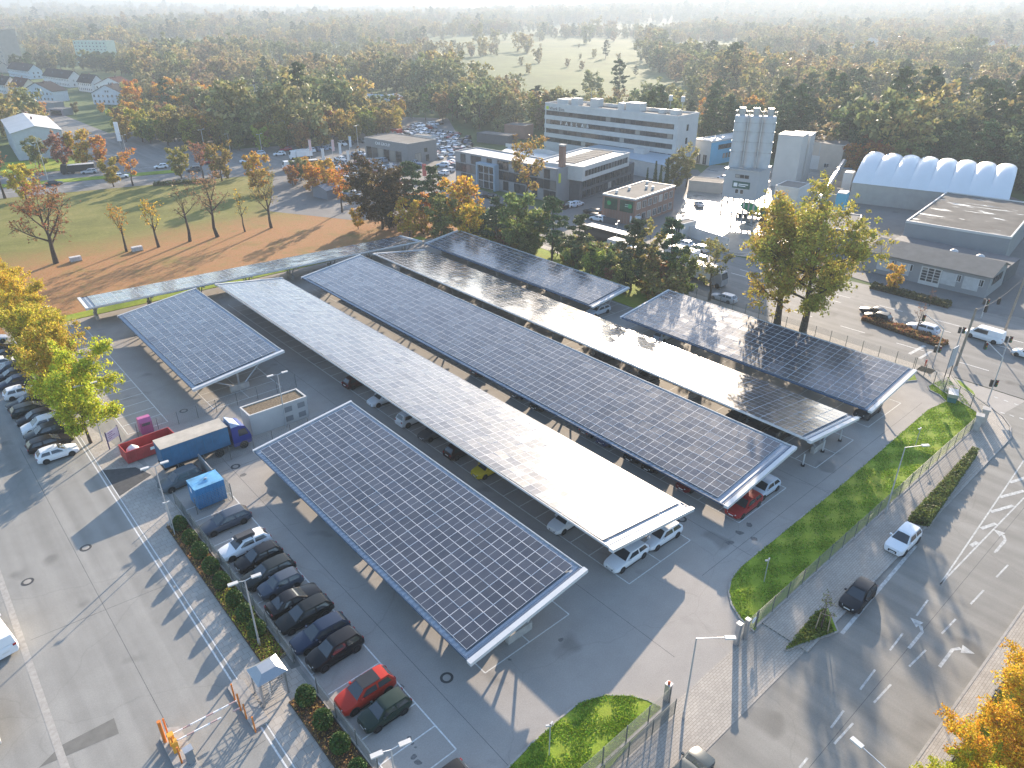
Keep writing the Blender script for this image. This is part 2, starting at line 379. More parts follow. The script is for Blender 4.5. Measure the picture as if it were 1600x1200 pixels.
sheet('asphalt_patch', pxpoly((430,980),(470,1040),(455,1046),(415,986)), 0.005, pm('grey_asphalt_patch', (0.17,0.165,0.15)), LOT)
def ln(x0, y0, x1, y1, wd=0.13, par=None): paint_line(atxy(x0, y0), atxy(x1, y1), wd, 0.010, par or SIDE, 'lane_line', M_PAINTW)
Z8 = lambda x, y: (1200+x*0.2918, 850+y*0.2918)
for a, b, c, d in ((856,300,795,385),(722,478,653,570),(573,673,493,780),(405,892,337,985),(845,568,756,656),(658,752,567,850),(455,960,355,1070),(1285,112,1223,178),(1155,248,1085,322),(1005,402,930,480),(1268,-10,1212,46),(212,1145,168,1200)):
    ln(*Z8(a, b), *Z8(c, d), 0.15)
ln(*Z8(792, 8), *Z8(395, 480), 0.30); ln(1430, 823, 1490, 760, 0.2)
ln(1469, 913, 1600, 719, 0.14); ln(1469, 913, 1600, 778, 0.14)
for q in ((1578,754,1606,745),(1562,777,1600,767),(1548,800,1583,790),(1533,826,1556,818),(1517,853,1527,847)):       # hatched wedge
    paint_line(atxy(*q[:2]), atxy(*q[2:]), 0.36, 0.015, SIDE, 'hatch_bar', M_PAINTW)
def arrow(p, ang, turn):
    m = MB(); m.poly([(0,-0.12,0),(2.6,-0.12,0),(2.6,0.12,0),(0,0.12,0)])
    m.poly([(2.6,-0.12,0),(3.3,turn*0.35-0.1,0),(3.2,turn*0.55,0),(2.6,0.12,0)] if turn > 0 else [(2.6,-0.12,0),(3.2,turn*0.55,0),(3.3,turn*0.35+0.1,0),(2.6,0.12,0)])
    tip = [(2.75, turn*0.55, 0), (3.75, turn*0.35, 0), (3.5, turn*1.35, 0)]
    m.poly(tip if turn > 0 else tip[::-1])
    m.build('turn_arrow', M_PAINTW, SIDE, (p[0], p[1], 0.011), ang)
for q, tn in (((1420,1013),1),((1468,1042),-1),((1556,862),1)):
    arrow(atxy(*q), R(0), tn)
for q in range(9):       # two dotted lines across the mouth of the side road
    a = Vector(atxy(1553, 620)); b = Vector(atxy(1600, 636)); p = a+(b-a)*(q*0.34); ln2 = (b-a).normalized()*0.5
    paint_line(p, p+ln2, 0.15, 0.011, MAIN)
    a = Vector(atxy(1563, 644)); b = Vector(atxy(1600, 655)); p = a+(b-a)*(q*0.4); paint_line(p, p+ln2, 0.15, 0.011, MAIN)
for k in range(26):      # lanes of the main road
    w = -30+k*9
    for u in (112.0, 123.5-0.03*w, 128.0-0.05*w):
        if not (u < 113 and w > 200): paint_line((u, w), (u-0.15, w+4), 0.16, 0.012, MAIN)
for wd_, (a, b, c, d) in ((0.5, (1421,553,1445,540)), (0.4, (1437,560,1455,549))): ln(a, b, c, d, wd_, MAIN)
# manhole covers
for px, lab in (((43,909), 'round manhole cover in the pale service yard, left of the other one'), ((134,856), 'round manhole cover in the service yard at the tip of the container shadow'), ((698,1059), 'round manhole cover on the shaded car park beside the front carport'), ((287+81,729), 'manhole cover near the blue truck by the front carport'), ((1065,811), 'round manhole cover at the end of the second carport aisle'), ((287,642), 'oval looking manhole cover on the shaded aisle beside the small rear carport')):
    o = thing('manhole_cover', lab, 'manhole', (*atxy(*px), 0.006))
    MB().lathe([(0.32, 0.0), (0.52, 0.006), (0.53, 0.0)], 20).build('rim', M_STEELD, o)
    MB().poly([(0.32*math.cos(i*math.pi/10), 0.32*math.sin(i*math.pi/10), 0.008) for i in range(20)]).build('lid', pm('manhole_concrete', (0.33,0.31,0.28)), o)

# far roads and yards
NL = lambda t: Vector((24.6+73.3*t, 240.5-18.2*t))       # near edge of the boulevard at the left
nrm = Vector((0.241, 0.970))
def band(name, o0, o1, t0, t1, z, mt): return struct(sheet(name, ccw([tuple(NL(t0)+nrm*o0), tuple(NL(t1)+nrm*o0), tuple(NL(t1)+nrm*o1), tuple(NL(t0)+nrm*o1)]), z, mt, thick=z+0.02 if z > 0.05 else 0))
band('boulevard', 0, 52, -1.6, 1.3, 0.012, M_MAIN)
band('boulevard_median', 15.5, 20.5, -1.6, 0.62, 0.12, M_VERGE)
band('boulevard_verge', 36, 60, -1.6, 0.25, 0.10, M_VERGE)
for k in range(34):
    t = -1.2+k*0.07
    for o_ in (7.5, 28.5):
        if t < 0.75: p = NL(t)+nrm*o_; paint_line(p, p+Vector((3.9, -0.97)), 0.2, 0.018, MAIN)
struct(sheet('junction_street', pxpoly((165,262),(340,262),(330,205),(250,196),(170,208),(100,180),(60,172),(60,182)), 0.016, M_MAIN))
struct(sheet('dealer_forecourt', pxpoly((420,330),(560,345),(760,330),(730,235),(700,185),(600,182),(480,205),(430,260)), 0.014, asphalt('forecourt_asphalt', (0.20,0.19,0.178))))
struct(sheet('office_forecourt', pxpoly((700,345),(920,420),(1150,330),(1090,265),(1000,265),(860,330),(730,290)), 0.018, asphalt('forecourt2_asphalt', (0.18,0.172,0.165))))
m_wet, nt_, b_ = _new('wet_concrete'); pp_ = _pos(nt_)
nt_.links.new(_ramp(nt_, _noise(nt_, pp_, 0.12, 5, 0.6, 0.5), [(0.3, (0.17,0.16,0.145)), (0.7, (0.28,0.265,0.24))]), b_.inputs['Base Color'])
nt_.links.new(_ramp(nt_, _noise(nt_, pp_, 0.09, 5, 0.6, 0.8), [(0.38, (0.16,)*3), (0.62, (0.6,)*3)]), b_.inputs['Roughness'])
struct(sheet('plant_yard', pxpoly((1040,372),(1140,398),(1300,420),(1420,330),(1330,262),(1250,262),(1110,258),(1085,280)), 0.022, m_wet))
struct(sheet('workshop_yard', pxpoly((1290,420),(1480,480),(1620,500),(1640,330),(1560,300),(1330,300)), 0.026, asphalt('workshop_asphalt', (0.16,0.156,0.15))))

# seams, tar joints and oil drips on the tarmac
M_SEAM = pm('tar_joint', (0.10, 0.10, 0.10), 0.7, var=0.3, scale=2); M_OIL = pm('oil_stain', (0.13, 0.125, 0.12), 0.5, var=0.4, scale=6)
for a, b, par in (((20.5, 21), (20.5, 84), LOT), ((36.6, 22), (36.6, 122), LOT), ((51.8, 22), (51.8, 122), LOT), ((66.8, 22), (66.8, 122), LOT), ((13.8, 71.5), (38, 71.2), LOT), ((46, 26.1), (95, 26.4), LOT), ((4.2, 20), (3.4, 92), YARD), ((-1.8, 58), (8.9, 57.2), YARD), ((-2, 36), (8.8, 36.6), YARD), ((20, 10.1), (96, 10.0), SIDE)):
    paint_line(a, b, 0.035, 0.0025 if par is not SIDE else 0.0085, par, 'asphalt_seam', M_SEAM)
rs = random.Random(5)
def stain(x, y, r, par):
    n = 11; m = MB(); m.poly([(r*rs.uniform(0.6, 1.1)*math.cos(2*math.pi*i/n), 0.7*r*rs.uniform(0.6, 1.1)*math.sin(2*math.pi*i/n), 0) for i in range(n)]); m.build('oil_stain', M_OIL, par, (x, y, 0.003), rs.uniform(0, 6))
for k in range(40): stain(rs.choice((16.5, 16.0, 26.5, 31, 42.5, 47, 57.5)), rs.uniform(28, 68), rs.uniform(0.12, 0.35), LOT)
for q in ((1155,832), (1170,820), (1140,848), (1178,842), (625,1075), (380,742)): stain(*atxy(*q), 0.5, LOT)
# ================================================================ SOLAR CARPORTS
m_pv, nt_, b_ = _new('solar_glass')
uvn = nt_.nodes.new('ShaderNodeTexCoord').outputs['Object']
sep = nt_.nodes.new('ShaderNodeSeparateXYZ'); nt_.links.new(uvn, sep.inputs[0])
def _line(src, per, off, wd):
    f = _math(nt_, 'ABSOLUTE', _math(nt_, 'SUBTRACT', _math(nt_, 'FRACT', _math(nt_, 'MULTIPLY_ADD', src, 1/per, off)), 0.5))
    return _math(nt_, 'LESS_THAN', f, wd/per/2)
mid = _math(nt_, 'LESS_THAN', _math(nt_, 'ABSOLUTE', sep.outputs['Y']), 0.017)
cells = _math(nt_, 'MAXIMUM', _line(sep.outputs['X'], 0.166, 0.0, 0.004), _line(sep.outputs['Y'], 0.083, 0.0, 0.003))
oi = nt_.nodes.new('ShaderNodeObjectInfo')
base = _ramp(nt_, _math(nt_, 'FRACT', _math(nt_, 'MULTIPLY', oi.outputs['Random'], 13.7)), [(0.0, (0.030, 0.034, 0.048)), (1.0, (0.050, 0.055, 0.075))])
base = _mix(nt_, _math(nt_, 'MULTIPLY', cells, 0.5), base, (0.10, 0.105, 0.12))
base = _mix(nt_, mid, base, (0.46, 0.475, 0.49))
dust = _noise(nt_, _pos(nt_), 0.7, 5, 0.6)
base = _mix(nt_, _ramp(nt_, dust, [(0.3, (0.02,)*3), (0.8, (0.10,)*3)]), base, (0.30, 0.29, 0.27))
nt_.links.new(base, b_.inputs['Base Color'])
nt_.links.new(_ramp(nt_, dust, [(0.3, (0.19,)*3), (0.75, (0.26,)*3)]), b_.inputs['Roughness'])
b_.inputs['IOR'].default_value = 1.5; b_.inputs['Specular IOR Level'].default_value = 0.55; b_.inputs['Coat Weight'].default_value = 0.35; b_.inputs['Coat Roughness'].default_value = 0.10
M_PV = m_pv
M_ALU = pm('panel_frame_aluminium', (0.60, 0.615, 0.64), 0.6, metal=0.0, var=0.06)
M_FASCIA = pm('white_fascia_metal', (0.60, 0.60, 0.595), 0.45, var=0.05)
M_DECK = pm('galvanised_deck', (0.33, 0.36, 0.40), 0.45, metal=0.5, var=0.1)
M_BLUE = pm('blue_grey_gutter', (0.04, 0.085, 0.15), 0.5, var=0.1)
M_GALV = pm('galvanised_steel', (0.42, 0.43, 0.44), 0.45, metal=0.7, var=0.12)
M_CPL = pm('concrete_plinth', (0.42, 0.40, 0.37), 0.85, var=0.15, scale=2)

PW, PLN = 1.045, 1.755      # panel: across and along
pmb = MB(); a, b2, t, fr = PW/2-0.006, PLN/2-0.006, 0.035, 0.024
pmb.poly([(-a+fr, -b2+fr, t-0.004), (a-fr, -b2+fr, t-0.004), (a-fr, b2-fr, t-0.004), (-a+fr, b2-fr, t-0.004)], 0)
for q in ([(-a,-b2,t),(a,-b2,t),(a-fr,-b2+fr,t),(-a+fr,-b2+fr,t)], [(a,-b2,t),(a,b2,t),(a-fr,b2-fr,t),(a-fr,-b2+fr,t)], [(a,b2,t),(-a,b2,t),(-a+fr,b2-fr,t),(a-fr,b2-fr,t)], [(-a,b2,t),(-a,-b2,t),(-a+fr,-b2+fr,t),(-a+fr,b2-fr,t)],
          [(-a,-b2,0),(a,-b2,0),(a,-b2,t),(-a,-b2,t)], [(a,-b2,0),(a,b2,0),(a,b2,t),(a,-b2,t)], [(a,b2,0),(-a,b2,0),(-a,b2,t),(a,b2,t)], [(-a,b2,0),(-a,-b2,0),(-a,-b2,t),(-a,b2,t)]):
    pmb.poly(q, 1)
PANEL = pmb.mesh('solar_panel', [M_PV, M_ALU])

def carport(label, u0, w0, W, L, zl, zr, rotz=0.0, nx=11, gutter_left=True, frames=True, ends=(0.75, 0.35)):
    """local x across (left to right), y along; zl and zr are the heights of the left and right long edges"""
    t = thing('solar_carport', label, 'carport', (u0, w0, 0), rotz)
    tilt = math.atan2(zr-zl, W); Ws = math.hypot(W, zr-zl)
    S = Matrix.Translation((0, 0, zl)) @ Matrix.Rotation(-tilt, 4, 'Y')          # sloping frame
    # corrugated deck
    m = MB(); n = int(L/0.30)
    ys = [i*L/n for i in range(n+1)]
    for i in range(n):
        h0, h1 = (0.0, 0.05) if i % 2 == 0 else (0.05, 0.0)
        ym = ys[i]+(ys[i+1]-ys[i])*0.6
        m.quad((0, ys[i], h0-0.16), (Ws, ys[i], h0-0.16), (Ws, ym, h0-0.16), (0, ym, h0-0.16), 0, S)
        m.quad((0, ym, h0-0.16), (Ws, ym, h0-0.16), (Ws, ys[i+1], h1-0.16), (0, ys[i+1], h1-0.16), 0, S)
    m.build('roof_deck', M_DECK, t)
    # trims: gutter on the low side, slim white edge on the high side, broad white caps at the ends
    lo_left = zl < zr
    for left in (True, False):
        low = left == lo_left
        x0, x1 = ((-0.10, 0.0) if low else (-0.05, 0.0)) if left else ((Ws, Ws+0.10) if low else (Ws, Ws+0.06))
        MB().box(x0, 0, -0.26 if low else -0.20, x1, L, -0.06 if low else 0.028, 0, S).build('gutter' if low else 'edge_trim', M_BLUE if low and gutter_left else M_FASCIA, t)
    y0e, y1e = ends
    MB().box(-0.16, -0.012, -0.30, Ws+0.16, y0e*0.62, 0.030, 0, S).build('end_cap', M_FASCIA, t)
    MB().box(0.1, y0e*0.62+0.004, -0.10, Ws-0.1, y0e*0.85, 0.018, 0, S).build('end_flashing', M_BLUE, t)
    MB().box(-0.16, L-y1e*0.8, -0.30, Ws+0.16, L+0.012, 0.030, 0, S).build('end_cap', M_FASCIA, t)
    for k in range(5):      # purlins
        x = Ws*(0.06+0.22*k); MB().box(x-0.06, 0.1, -0.42, x+0.06, L-0.1, -0.215, 0, S).build('purlin', M_GALV, t)
    if frames:
        nf = max(2, round(L/9.0)); zc = (zl+zr)/2
        for k in range(nf+1):
            y = 1.6+(L-3.2)*k/nf
            MB().box(Ws*0.05, y-0.09, -0.66, Ws*0.95, y+0.09, -0.424, 0, S).build('cross_beam', M_GALV, t)
            MB().box(W/2-1.3, y-0.22, 0, W/2+1.3, y+0.22, 0.85).build('plinth', M_CPL, t)
            for sx in (-1, 1):
                xe = W/2+sx*W*0.30
                ze = zl+(zr-zl)*xe/W-0.62
                MB().tube((W/2+sx*0.9, y, 0.8), (xe, y, ze), 0.10, 0.10, 6).build('strut', M_GALV, t)
            MB().box(W/2-0.11, y-0.11, 0.8, W/2+0.11, y+0.11, zc-0.62).build('column', M_GALV, t)
    # panels
    ny = int((L-y0e-y1e)/PLN+1e-6); gx = (Ws-nx*PW)/2; gy = y0e+((L-y0e-y1e)-ny*PLN)/2
    spots = []
    Tm = t.matrix_basis.copy() if False else (Matrix.Translation((u0, w0, 0)) @ Matrix.Rotation(rotz, 4, 'Z'))
    for j in range(ny):
        for i in range(nx):
            x, y = gx+PW*(i+0.5), gy+PLN*(j+0.5)
            M = S @ Matrix.Translation((x, y, -0.012)) @ Matrix.Rotation(RNG.normal(0, 0.012), 4, 'X') @ Matrix.Rotation(RNG.normal(0, 0.012), 4, 'Y')
            spots.append(((Tm @ M.translation).length, M))
    spots.sort(key=lambda q: q[0])
    for d, M in spots[:300]:
        o = put('solar_panel', PANEL, t); o.matrix_basis = M
    rest = spots[300:]
    if rest:
        pv = np.array([v.co[:] for v in PANEL.vertices]); pf = [tuple(p.vertices) for p in PANEL.polygons]; pi = [p.material_index for p in PANEL.polygons]
        m = MB()
        for k, (d, M) in enumerate(rest):
            A = np.array(M); q = pv @ A[:3, :3].T + A[:3, 3]; o_ = k*len(pv)
            m.v.extend(map(tuple, q)); m.f.extend(tuple(i+o_ for i in f) for f in pf); m.m.extend(pi)
        struct(m.build('solar_panel_field', [M_PV_FAR, M_ALU], t), 'stuff')
    return t
# same glass, grid drawn from position along the roof where the panels are joined
M_PV_FAR = M_PV.copy(); M_PV_FAR.name = 'solar_glass_far'
ntf = M_PV_FAR.node_tree
for nd in ntf.nodes:
    if nd.type == 'TEX_COORD': tcn = nd
for l in list(ntf.links):
    if l.from_node == tcn: l.to_socket.default_value = (0.05, 0.3, 0.0); ntf.links.remove(l)
carport('dark solar carport in the foreground, beside the row of cars at the fence', 22.6, 30.3, 12.25, 38.9, 2.75, 4.42)
carport('second solar carport from the left, its panels glaring white near its front end', 38.65, 30.6, 11.75, 90.4, 4.32, 2.78)
carport('long middle solar carport with grey panels between the two glaring ones', 53.35, 28.6, 12.2, 90.4, 2.75, 4.38)
carport('long solar carport with white sun glare along its middle, near the tall roadside trees', 68.15, 28.2, 11.65, 90.0, 4.32, 2.74)
carport('short blue reflecting solar carport at the back against the pines', 82.5, 73.8, 8.7, 47.9, 2.75, 3.95, nx=8)
carport('solar carport at the right mirroring the two big roadside trees', 82.6, 27.9, 11.7, 40.2, 2.75, 4.40)
carport('small grey solar carport at the left rear behind the blue truck', 22.75, 87.8, 12.45, 33.3, 2.75, 4.35)
# the back one lies crosswise along the park: local y runs along the car park edge
carport('narrow solar carport running crosswise along the edge of the park lawn', 19.9, 134.3, 8.9, 62.3, 2.65, 3.55, rotz=R(-93.9), nx=8)
# ================================================================ TREES
M_BARK = pm('bark', (0.085, 0.065, 0.05), 0.95, var=0.35, scale=4, bump=0.6)
M_LEAF = foliage('leaves', None, 0.42)
M_NEEDLE = foliage('needles', None, 0.15)
def rot_quads(c, size, rng, flat=0.0, aspect=1.5):
    """one leaf-shaped quad at each centre, facing every way"""
    n = len(c)
    d = rng.normal(size=(n, 3)); d[:, 2] = d[:, 2]*(1-flat)
    d /= np.linalg.norm(d, axis=1)[:, None]
    e = rng.normal(size=(n, 3)); e -= (e*d).sum(1)[:, None]*d; e /= np.linalg.norm(e, axis=1)[:, None]
    s = (size*rng.uniform(0.6, 1.35, n))[:, None]
    v = np.empty((n, 4, 3)); v[:, 0] = c-d*s*aspect*0.5; v[:, 1] = c+e*s*0.42-d*s*0.08; v[:, 2] = c+d*s*aspect*0.5; v[:, 3] = c-e*s*0.42-d*s*0.08
    return v.reshape(-1, 3)
def quads_mesh(name, v, mat):
    n = len(v)//4; me = bpy.data.meshes.new(name)
    me.vertices.add(len(v)); me.vertices.foreach_set('co', v.ravel())
    me.loops.add(len(v)); me.loops.foreach_set('vertex_index', np.arange(len(v), dtype=np.int32))
    me.polygons.add(n); me.polygons.foreach_set('loop_start', np.arange(0, 4*n, 4, dtype=np.int32))
    me.materials.append(mat); me.update(calc_edges=True); me.validate(); return me
def skeleton(rng, H, th, cr, nl, nsub, ntw, up=0.55, trunk_r=None, lean=0.0, zspan=(0.0, 1.0), fork=False, drop=0.0):
    """tapered trunk, limbs, branches, twigs: list of (p0,p1,r0,r1) and twig tips"""
    segs = []; tips = []; tr = trunk_r or H*0.017
    def wob(p, s): return p+Vector(rng.normal(0, s, 3))
    top = Vector((lean*H, 0, H*0.86)); base = Vector((0, 0, 0)); pts = [base]
    for k in range(1, 6): pts.append(wob(base.lerp(top, k/5), H*0.012*(k > 0)))
    rad = [tr*(1.25-0.2*k-0.02*k*k) if k else tr*1.45 for k in range(6)]; rad = [max(r, tr*0.12) for r in rad]
    for k in range(5): segs.append((pts[k], pts[k+1], rad[k], rad[k+1]))
    def along(t):
        x = t*5; k = min(4, int(x)); return pts[k].lerp(pts[k+1], x-k), rad[k]+(rad[k+1]-rad[k])*(x-k)
    t0 = th/(H*0.86); ga = rng.uniform(0, 6.28)
    for i in range(nl):
        f = (i+0.5)/nl; t = t0+(0.97-t0)*(zspan[0]+(zspan[1]-zspan[0])*f)
        p, r = along(t); ga += 2.4+rng.normal(0, 0.3)
        hz = (t*H*0.86-th)/max(0.1, H-th)
        prof = math.sqrt(max(0.05, 1-(2*min(0.98, hz*0.9+0.07)-1)**2)) if not fork else 1-0.5*hz
        ln = cr*prof*rng.uniform(0.75, 1.1)
        d = Vector((math.cos(ga), math.sin(ga), up*rng.uniform(0.6, 1.5)*(1 if not fork else 1.6))).normalized()
        q = p+d*ln*0.5; q2 = wob(q+(d+Vector((0, 0, 0.25-drop))).normalized()*ln*0.55, ln*0.05)
        rl = min(r*0.7, tr*0.5); segs += [(p, q, rl, rl*0.65), (q, q2, rl*0.65, rl*0.25)]
        for j in range(nsub):
            g = rng.uniform(0.25, 1.0); s0 = p.lerp(q, g*2) if g < 0.5 else q.lerp(q2, g*2-1)
            dd = (d*0.5+Vector(rng.normal(0, 0.55, 3))+Vector((0, 0, 0.15-drop))).normalized(); sl = ln*rng.uniform(0.28, 0.5)*(1.15-0.4*g)
            e = s0+dd*sl; segs.append((s0, e, rl*0.32, rl*0.12))
            for k in range(ntw):
                h = rng.uniform(0.3, 1); tp = s0.lerp(e, h)+Vector(rng.normal(0, 0.32, 3))*sl*0.9
                segs.append((s0.lerp(e, h*0.8), tp, rl*0.13, rl*0.05)); tips.append(tp)
            tips.append(e)
        tips.append(q2)
    tips.append(top)
    return segs, tips
def wood_mesh(segs, n_min=3):
    m = MB()
    for p0, p1, r0, r1 in segs: m.tube(p0, p1, max(r0, 0.012), max(r1, 0.008), 8 if r0 > 0.12 else (5 if r0 > 0.045 else 3), 0, False)
    return m.mesh('trunk', M_BARK, True, 60)
def leafy(rng, tips, n, clump, size, squash=0.75, flat=0.0):
    T = np.array([t[:] for t in tips]); k = rng.integers(0, len(T), n)
    w = rng.uniform(0.35, 1.0, len(T))
    off = rng.normal(size=(n, 3)); off /= np.linalg.norm(off, axis=1)[:, None]
    off *= (rng.uniform(0, 1, n)**0.6*clump)[:, None]*w[k][:, None]*np.array([1, 1, squash])
    return rot_quads(T[k]+off, size, rng, flat)
ARCH = {}
def arch(name, seed, H, th, cr, nl, nsub, ntw, leaves, clump, size, mat=None, twigs=True, **kw):
    rng = np.random.default_rng(seed); flat = kw.pop('flat', 0.0); squash = kw.pop('squash', 0.75)
    segs, tips = skeleton(rng, H, th, cr, nl, nsub, ntw, **kw)
    if not twigs: segs = [s for s in segs if s[2] > H*0.0016]
    cv = leafy(rng, tips, leaves, clump, size, squash, flat)
    ARCH[name] = (wood_mesh(segs), quads_mesh('crown', cv, mat or M_LEAF), H)
def pine(name, seed, H, leaves, cr, th, size=0.35):
    rng = np.random.default_rng(seed); segs = []; tips = []
    top = Vector((rng.normal(0, 0.4), rng.normal(0, 0.4), H)); r = H*0.014
    mid = Vector((rng.normal(0, 0.3), rng.normal(0, 0.3), H*0.5))
    segs += [(Vector((0,0,0)), mid, r*1.3, r*0.9), (mid, top, r*0.9, r*0.2)]
    n = 22; g = 0
    for i in range(n):
        z = th+(H-th)*(i+0.5)/n; hz = (z-th)/(H-th); g += 2.4+rng.normal(0, 0.3)
        ln = cr*(1.0-hz**1.6*0.8)*rng.uniform(0.55, 1.1)*(0.65+0.7*min(1, hz*4))
        p = Vector((0,0,0)).lerp(mid, z/(H*0.5)) if z < H*0.5 else mid.lerp(top, (z-H*0.5)/(H*0.5))
        e = p+Vector((math.cos(g)*ln, math.sin(g)*ln, ln*rng.uniform(-0.05, 0.35))); segs.append((p, e, r*0.35, r*0.1))
        for k in range(5):
            t = rng.uniform(0.45, 1.05); tips.append(p.lerp(e, t)+Vector((rng.normal(0, ln*0.16), rng.normal(0, ln*0.16), rng.normal(0.15, 0.2))))
    tips.append(top)
    cv = leafy(rng, tips, leaves, 1.15, size, 0.45, 0.3)
    ARCH[name] = (wood_mesh(segs), quads_mesh('crown', cv, M_NEEDLE), H)
def spruce(name, seed, H, leaves, cr, size=0.4):
    rng = np.random.default_rng(seed); z = rng.uniform(0.06, 1.0, leaves)**0.8
    rr = cr*(1-z)*rng.uniform(0.55, 1.05, leaves)*(0.85+0.15*np.sin(z*55)); a = rng.uniform(0, 6.283, leaves)
    c = np.stack([rr*np.cos(a), rr*np.sin(a), z*H-0.25*rr], 1)
    ARCH[name] = (wood_mesh([(Vector((0,0,0)), Vector((0,0,H*0.95)), H*0.015, 0.03)]), quads_mesh('crown', rot_quads(c, size, rng, 0.2), M_NEEDLE), H)
# close and middle distance kinds
for k in range(3): arch(f'plane{k}', 20+k, 9.0, 1.3, 4.5, 15, 7, 4, 20000, 1.0, 0.19, up=0.5)
arch('bigoak', 31, 15.5, 2.8, 7.2, 16, 9, 5, 19000, 1.0, 0.24, up=0.6, fork=True, trunk_r=0.36)
arch('bigoak2', 34, 15.5, 2.6, 8.0, 17, 9, 5, 24000, 1.05, 0.24, up=0.55, trunk_r=0.36, lean=0.03)
arch('wide', 36, 14.0, 0.8, 7.6, 18, 8, 4, 17000, 1.5, 0.36, up=0.45)
arch('maple', 37, 9.5, 1.2, 4.4, 15, 7, 4, 17000, 0.8, 0.16, up=0.5)
for k in range(4): arch(f'mid{k}', 40+k, 11.0, 0.9, 4.5-0.3*k, 13, 5, 3, 4200, 1.15, 0.42, up=0.55, twigs=False)
for k in range(2): arch(f'open{k}', 50+k, 11.5, 3.5, 3.6, 11, 6, 4, 1500, 0.75, 0.32, up=0.7)
arch('bare0', 60, 13.5, 2.6, 6.6, 12, 9, 7, 2600, 0.6, 0.22, up=0.55, fork=True, trunk_r=0.34)
arch('bare1', 61, 8.5, 2.4, 3.3, 8, 7, 6, 380, 0.45, 0.24, up=0.75, fork=True, trunk_r=0.20)
arch('bare2', 62, 9.5, 2.8, 2.9, 9, 6, 6, 140, 0.35, 0.22, up=1.0, fork=True, trunk_r=0.17)
arch('bare3', 63, 11.5, 2.8, 5.2, 10, 8, 7, 900, 0.5, 0.2, up=0.7, fork=True, trunk_r=0.27)
arch('shrub', 70, 2.6, 0.2, 1.7, 10, 5, 3, 1500, 0.45, 0.22, up=0.6)
arch('sapling', 71, 4.6, 1.6, 1.3, 8, 5, 3, 900, 0.35, 0.17, up=0.6)
for k in range(2): pine(f'pine{k}', 80+k, 13.5, 5200, 3.0, 3.8)
spruce('cypress', 84, 9.0, 1800, 1.15, 0.35); spruce('spruce', 85, 14.0, 2600, 3.2, 0.55)
# distant kinds for the woods
for k in range(4): arch(f'far{k}', 90+k, 12.5, 0.6, 5.6-0.4*k, 13, 4, 1, 1000, 1.9, 0.85, up=0.55, twigs=False)
pine('farpine', 95, 15.0, 620, 3.6, 3.0, 0.95)

# tints (surface colours of the leaves)
YELLOW=(0.56,0.40,0.04); YGREEN=(0.34,0.33,0.05); GOLD=(0.54,0.31,0.04); ORANGE=(0.44,0.19,0.04); RUST=(0.28,0.125,0.055); BROWN=(0.27,0.165,0.08)
GREEN=(0.15,0.20,0.05); DGREEN=(0.085,0.12,0.04); PINE=(0.085,0.115,0.05); OLIVE=(0.25,0.24,0.065); DULL=(0.22,0.19,0.085); PINK=(0.27,0.15,0.10)
def tname(t):
    r, g = t[0], t[1]
    if g > r*1.04: return 'dark green' if g < 0.14 else 'green'
    if r/g < 1.12: return 'yellow green' if r > 0.3 else 'olive green'
    if r/g < 1.5: return 'golden' if r > 0.38 else 'brownish'
    return 'orange' if r > 0.36 else 'russet'
def tree(kind, loc, label, h=None, tint=YGREEN, group=None, name='tree', rz=None, spread=1.0):
    wm, cm, H = ARCH[kind]; s = (h or H)/H
    x, y = (loc[0], loc[1]) if not isinstance(loc[0], tuple) else loc[0]
    o = thing(name, label, 'shrub' if name.endswith(('shrub', 'bush')) else 'tree', (x, y, 0.0), random.uniform(0, 6.28) if rz is None else rz, group)
    o.scale = (s*spread, s*spread, s)
    put('trunk', wm, o); j = lambda c: max(0.01, c*random.uniform(0.85, 1.18))
    put('crown', cm, o, color=(j(tint[0]), j(tint[1]), j(tint[2])))
    return o
def ptree(kind, px, py, top_py, label, tint, group=None, name='tree', spread=1.0, rz=None):
    """tree standing at a ground point, as tall as the photo shows"""
    p = at(px, py); d = math.hypot(p.x, p.y)
    v = _cf + _cd*((top_py-600)/F_PX) + _cr*((px-800)/F_PX); h = CAM_H + v.z*d/math.hypot(v.x, v.y)
    return tree(kind, (p.x, p.y), label, max(1.5, h), tint, group, name, rz, spread)
# -- row of plane trees between the left car row and the car park
for k, (px, py, top, tn, lab) in enumerate(((142, 692, 558, (0.55,0.49,0.05), 'yellow green tree nearest the camera in the dense row beside the parked cars'), (114, 645, 524, (0.50,0.43,0.05), 'second yellow green tree of the row beside the left car row'), (88, 598, 484, (0.48,0.47,0.055), 'third tree in the yellow green row left of the rear carport'), (62, 560, 460, (0.46,0.45,0.055), 'fourth tree in the yellow green row at the left'), (40, 528, 436, (0.54,0.44,0.05), 'orange tipped tree at the far end of the left tree row'), (20, 498, 416, (0.56,0.32,0.03), 'orange yellow tree beside the one at the far end of the left row'), (-4, 468, 402, (0.50,0.30,0.03), 'tree cut by the left picture edge at the end of the row'))):
    ptree(f'plane{k%3}', px, py, top, lab, tn, 'plane trees in the left row', 'plane_tree', spread=0.80)
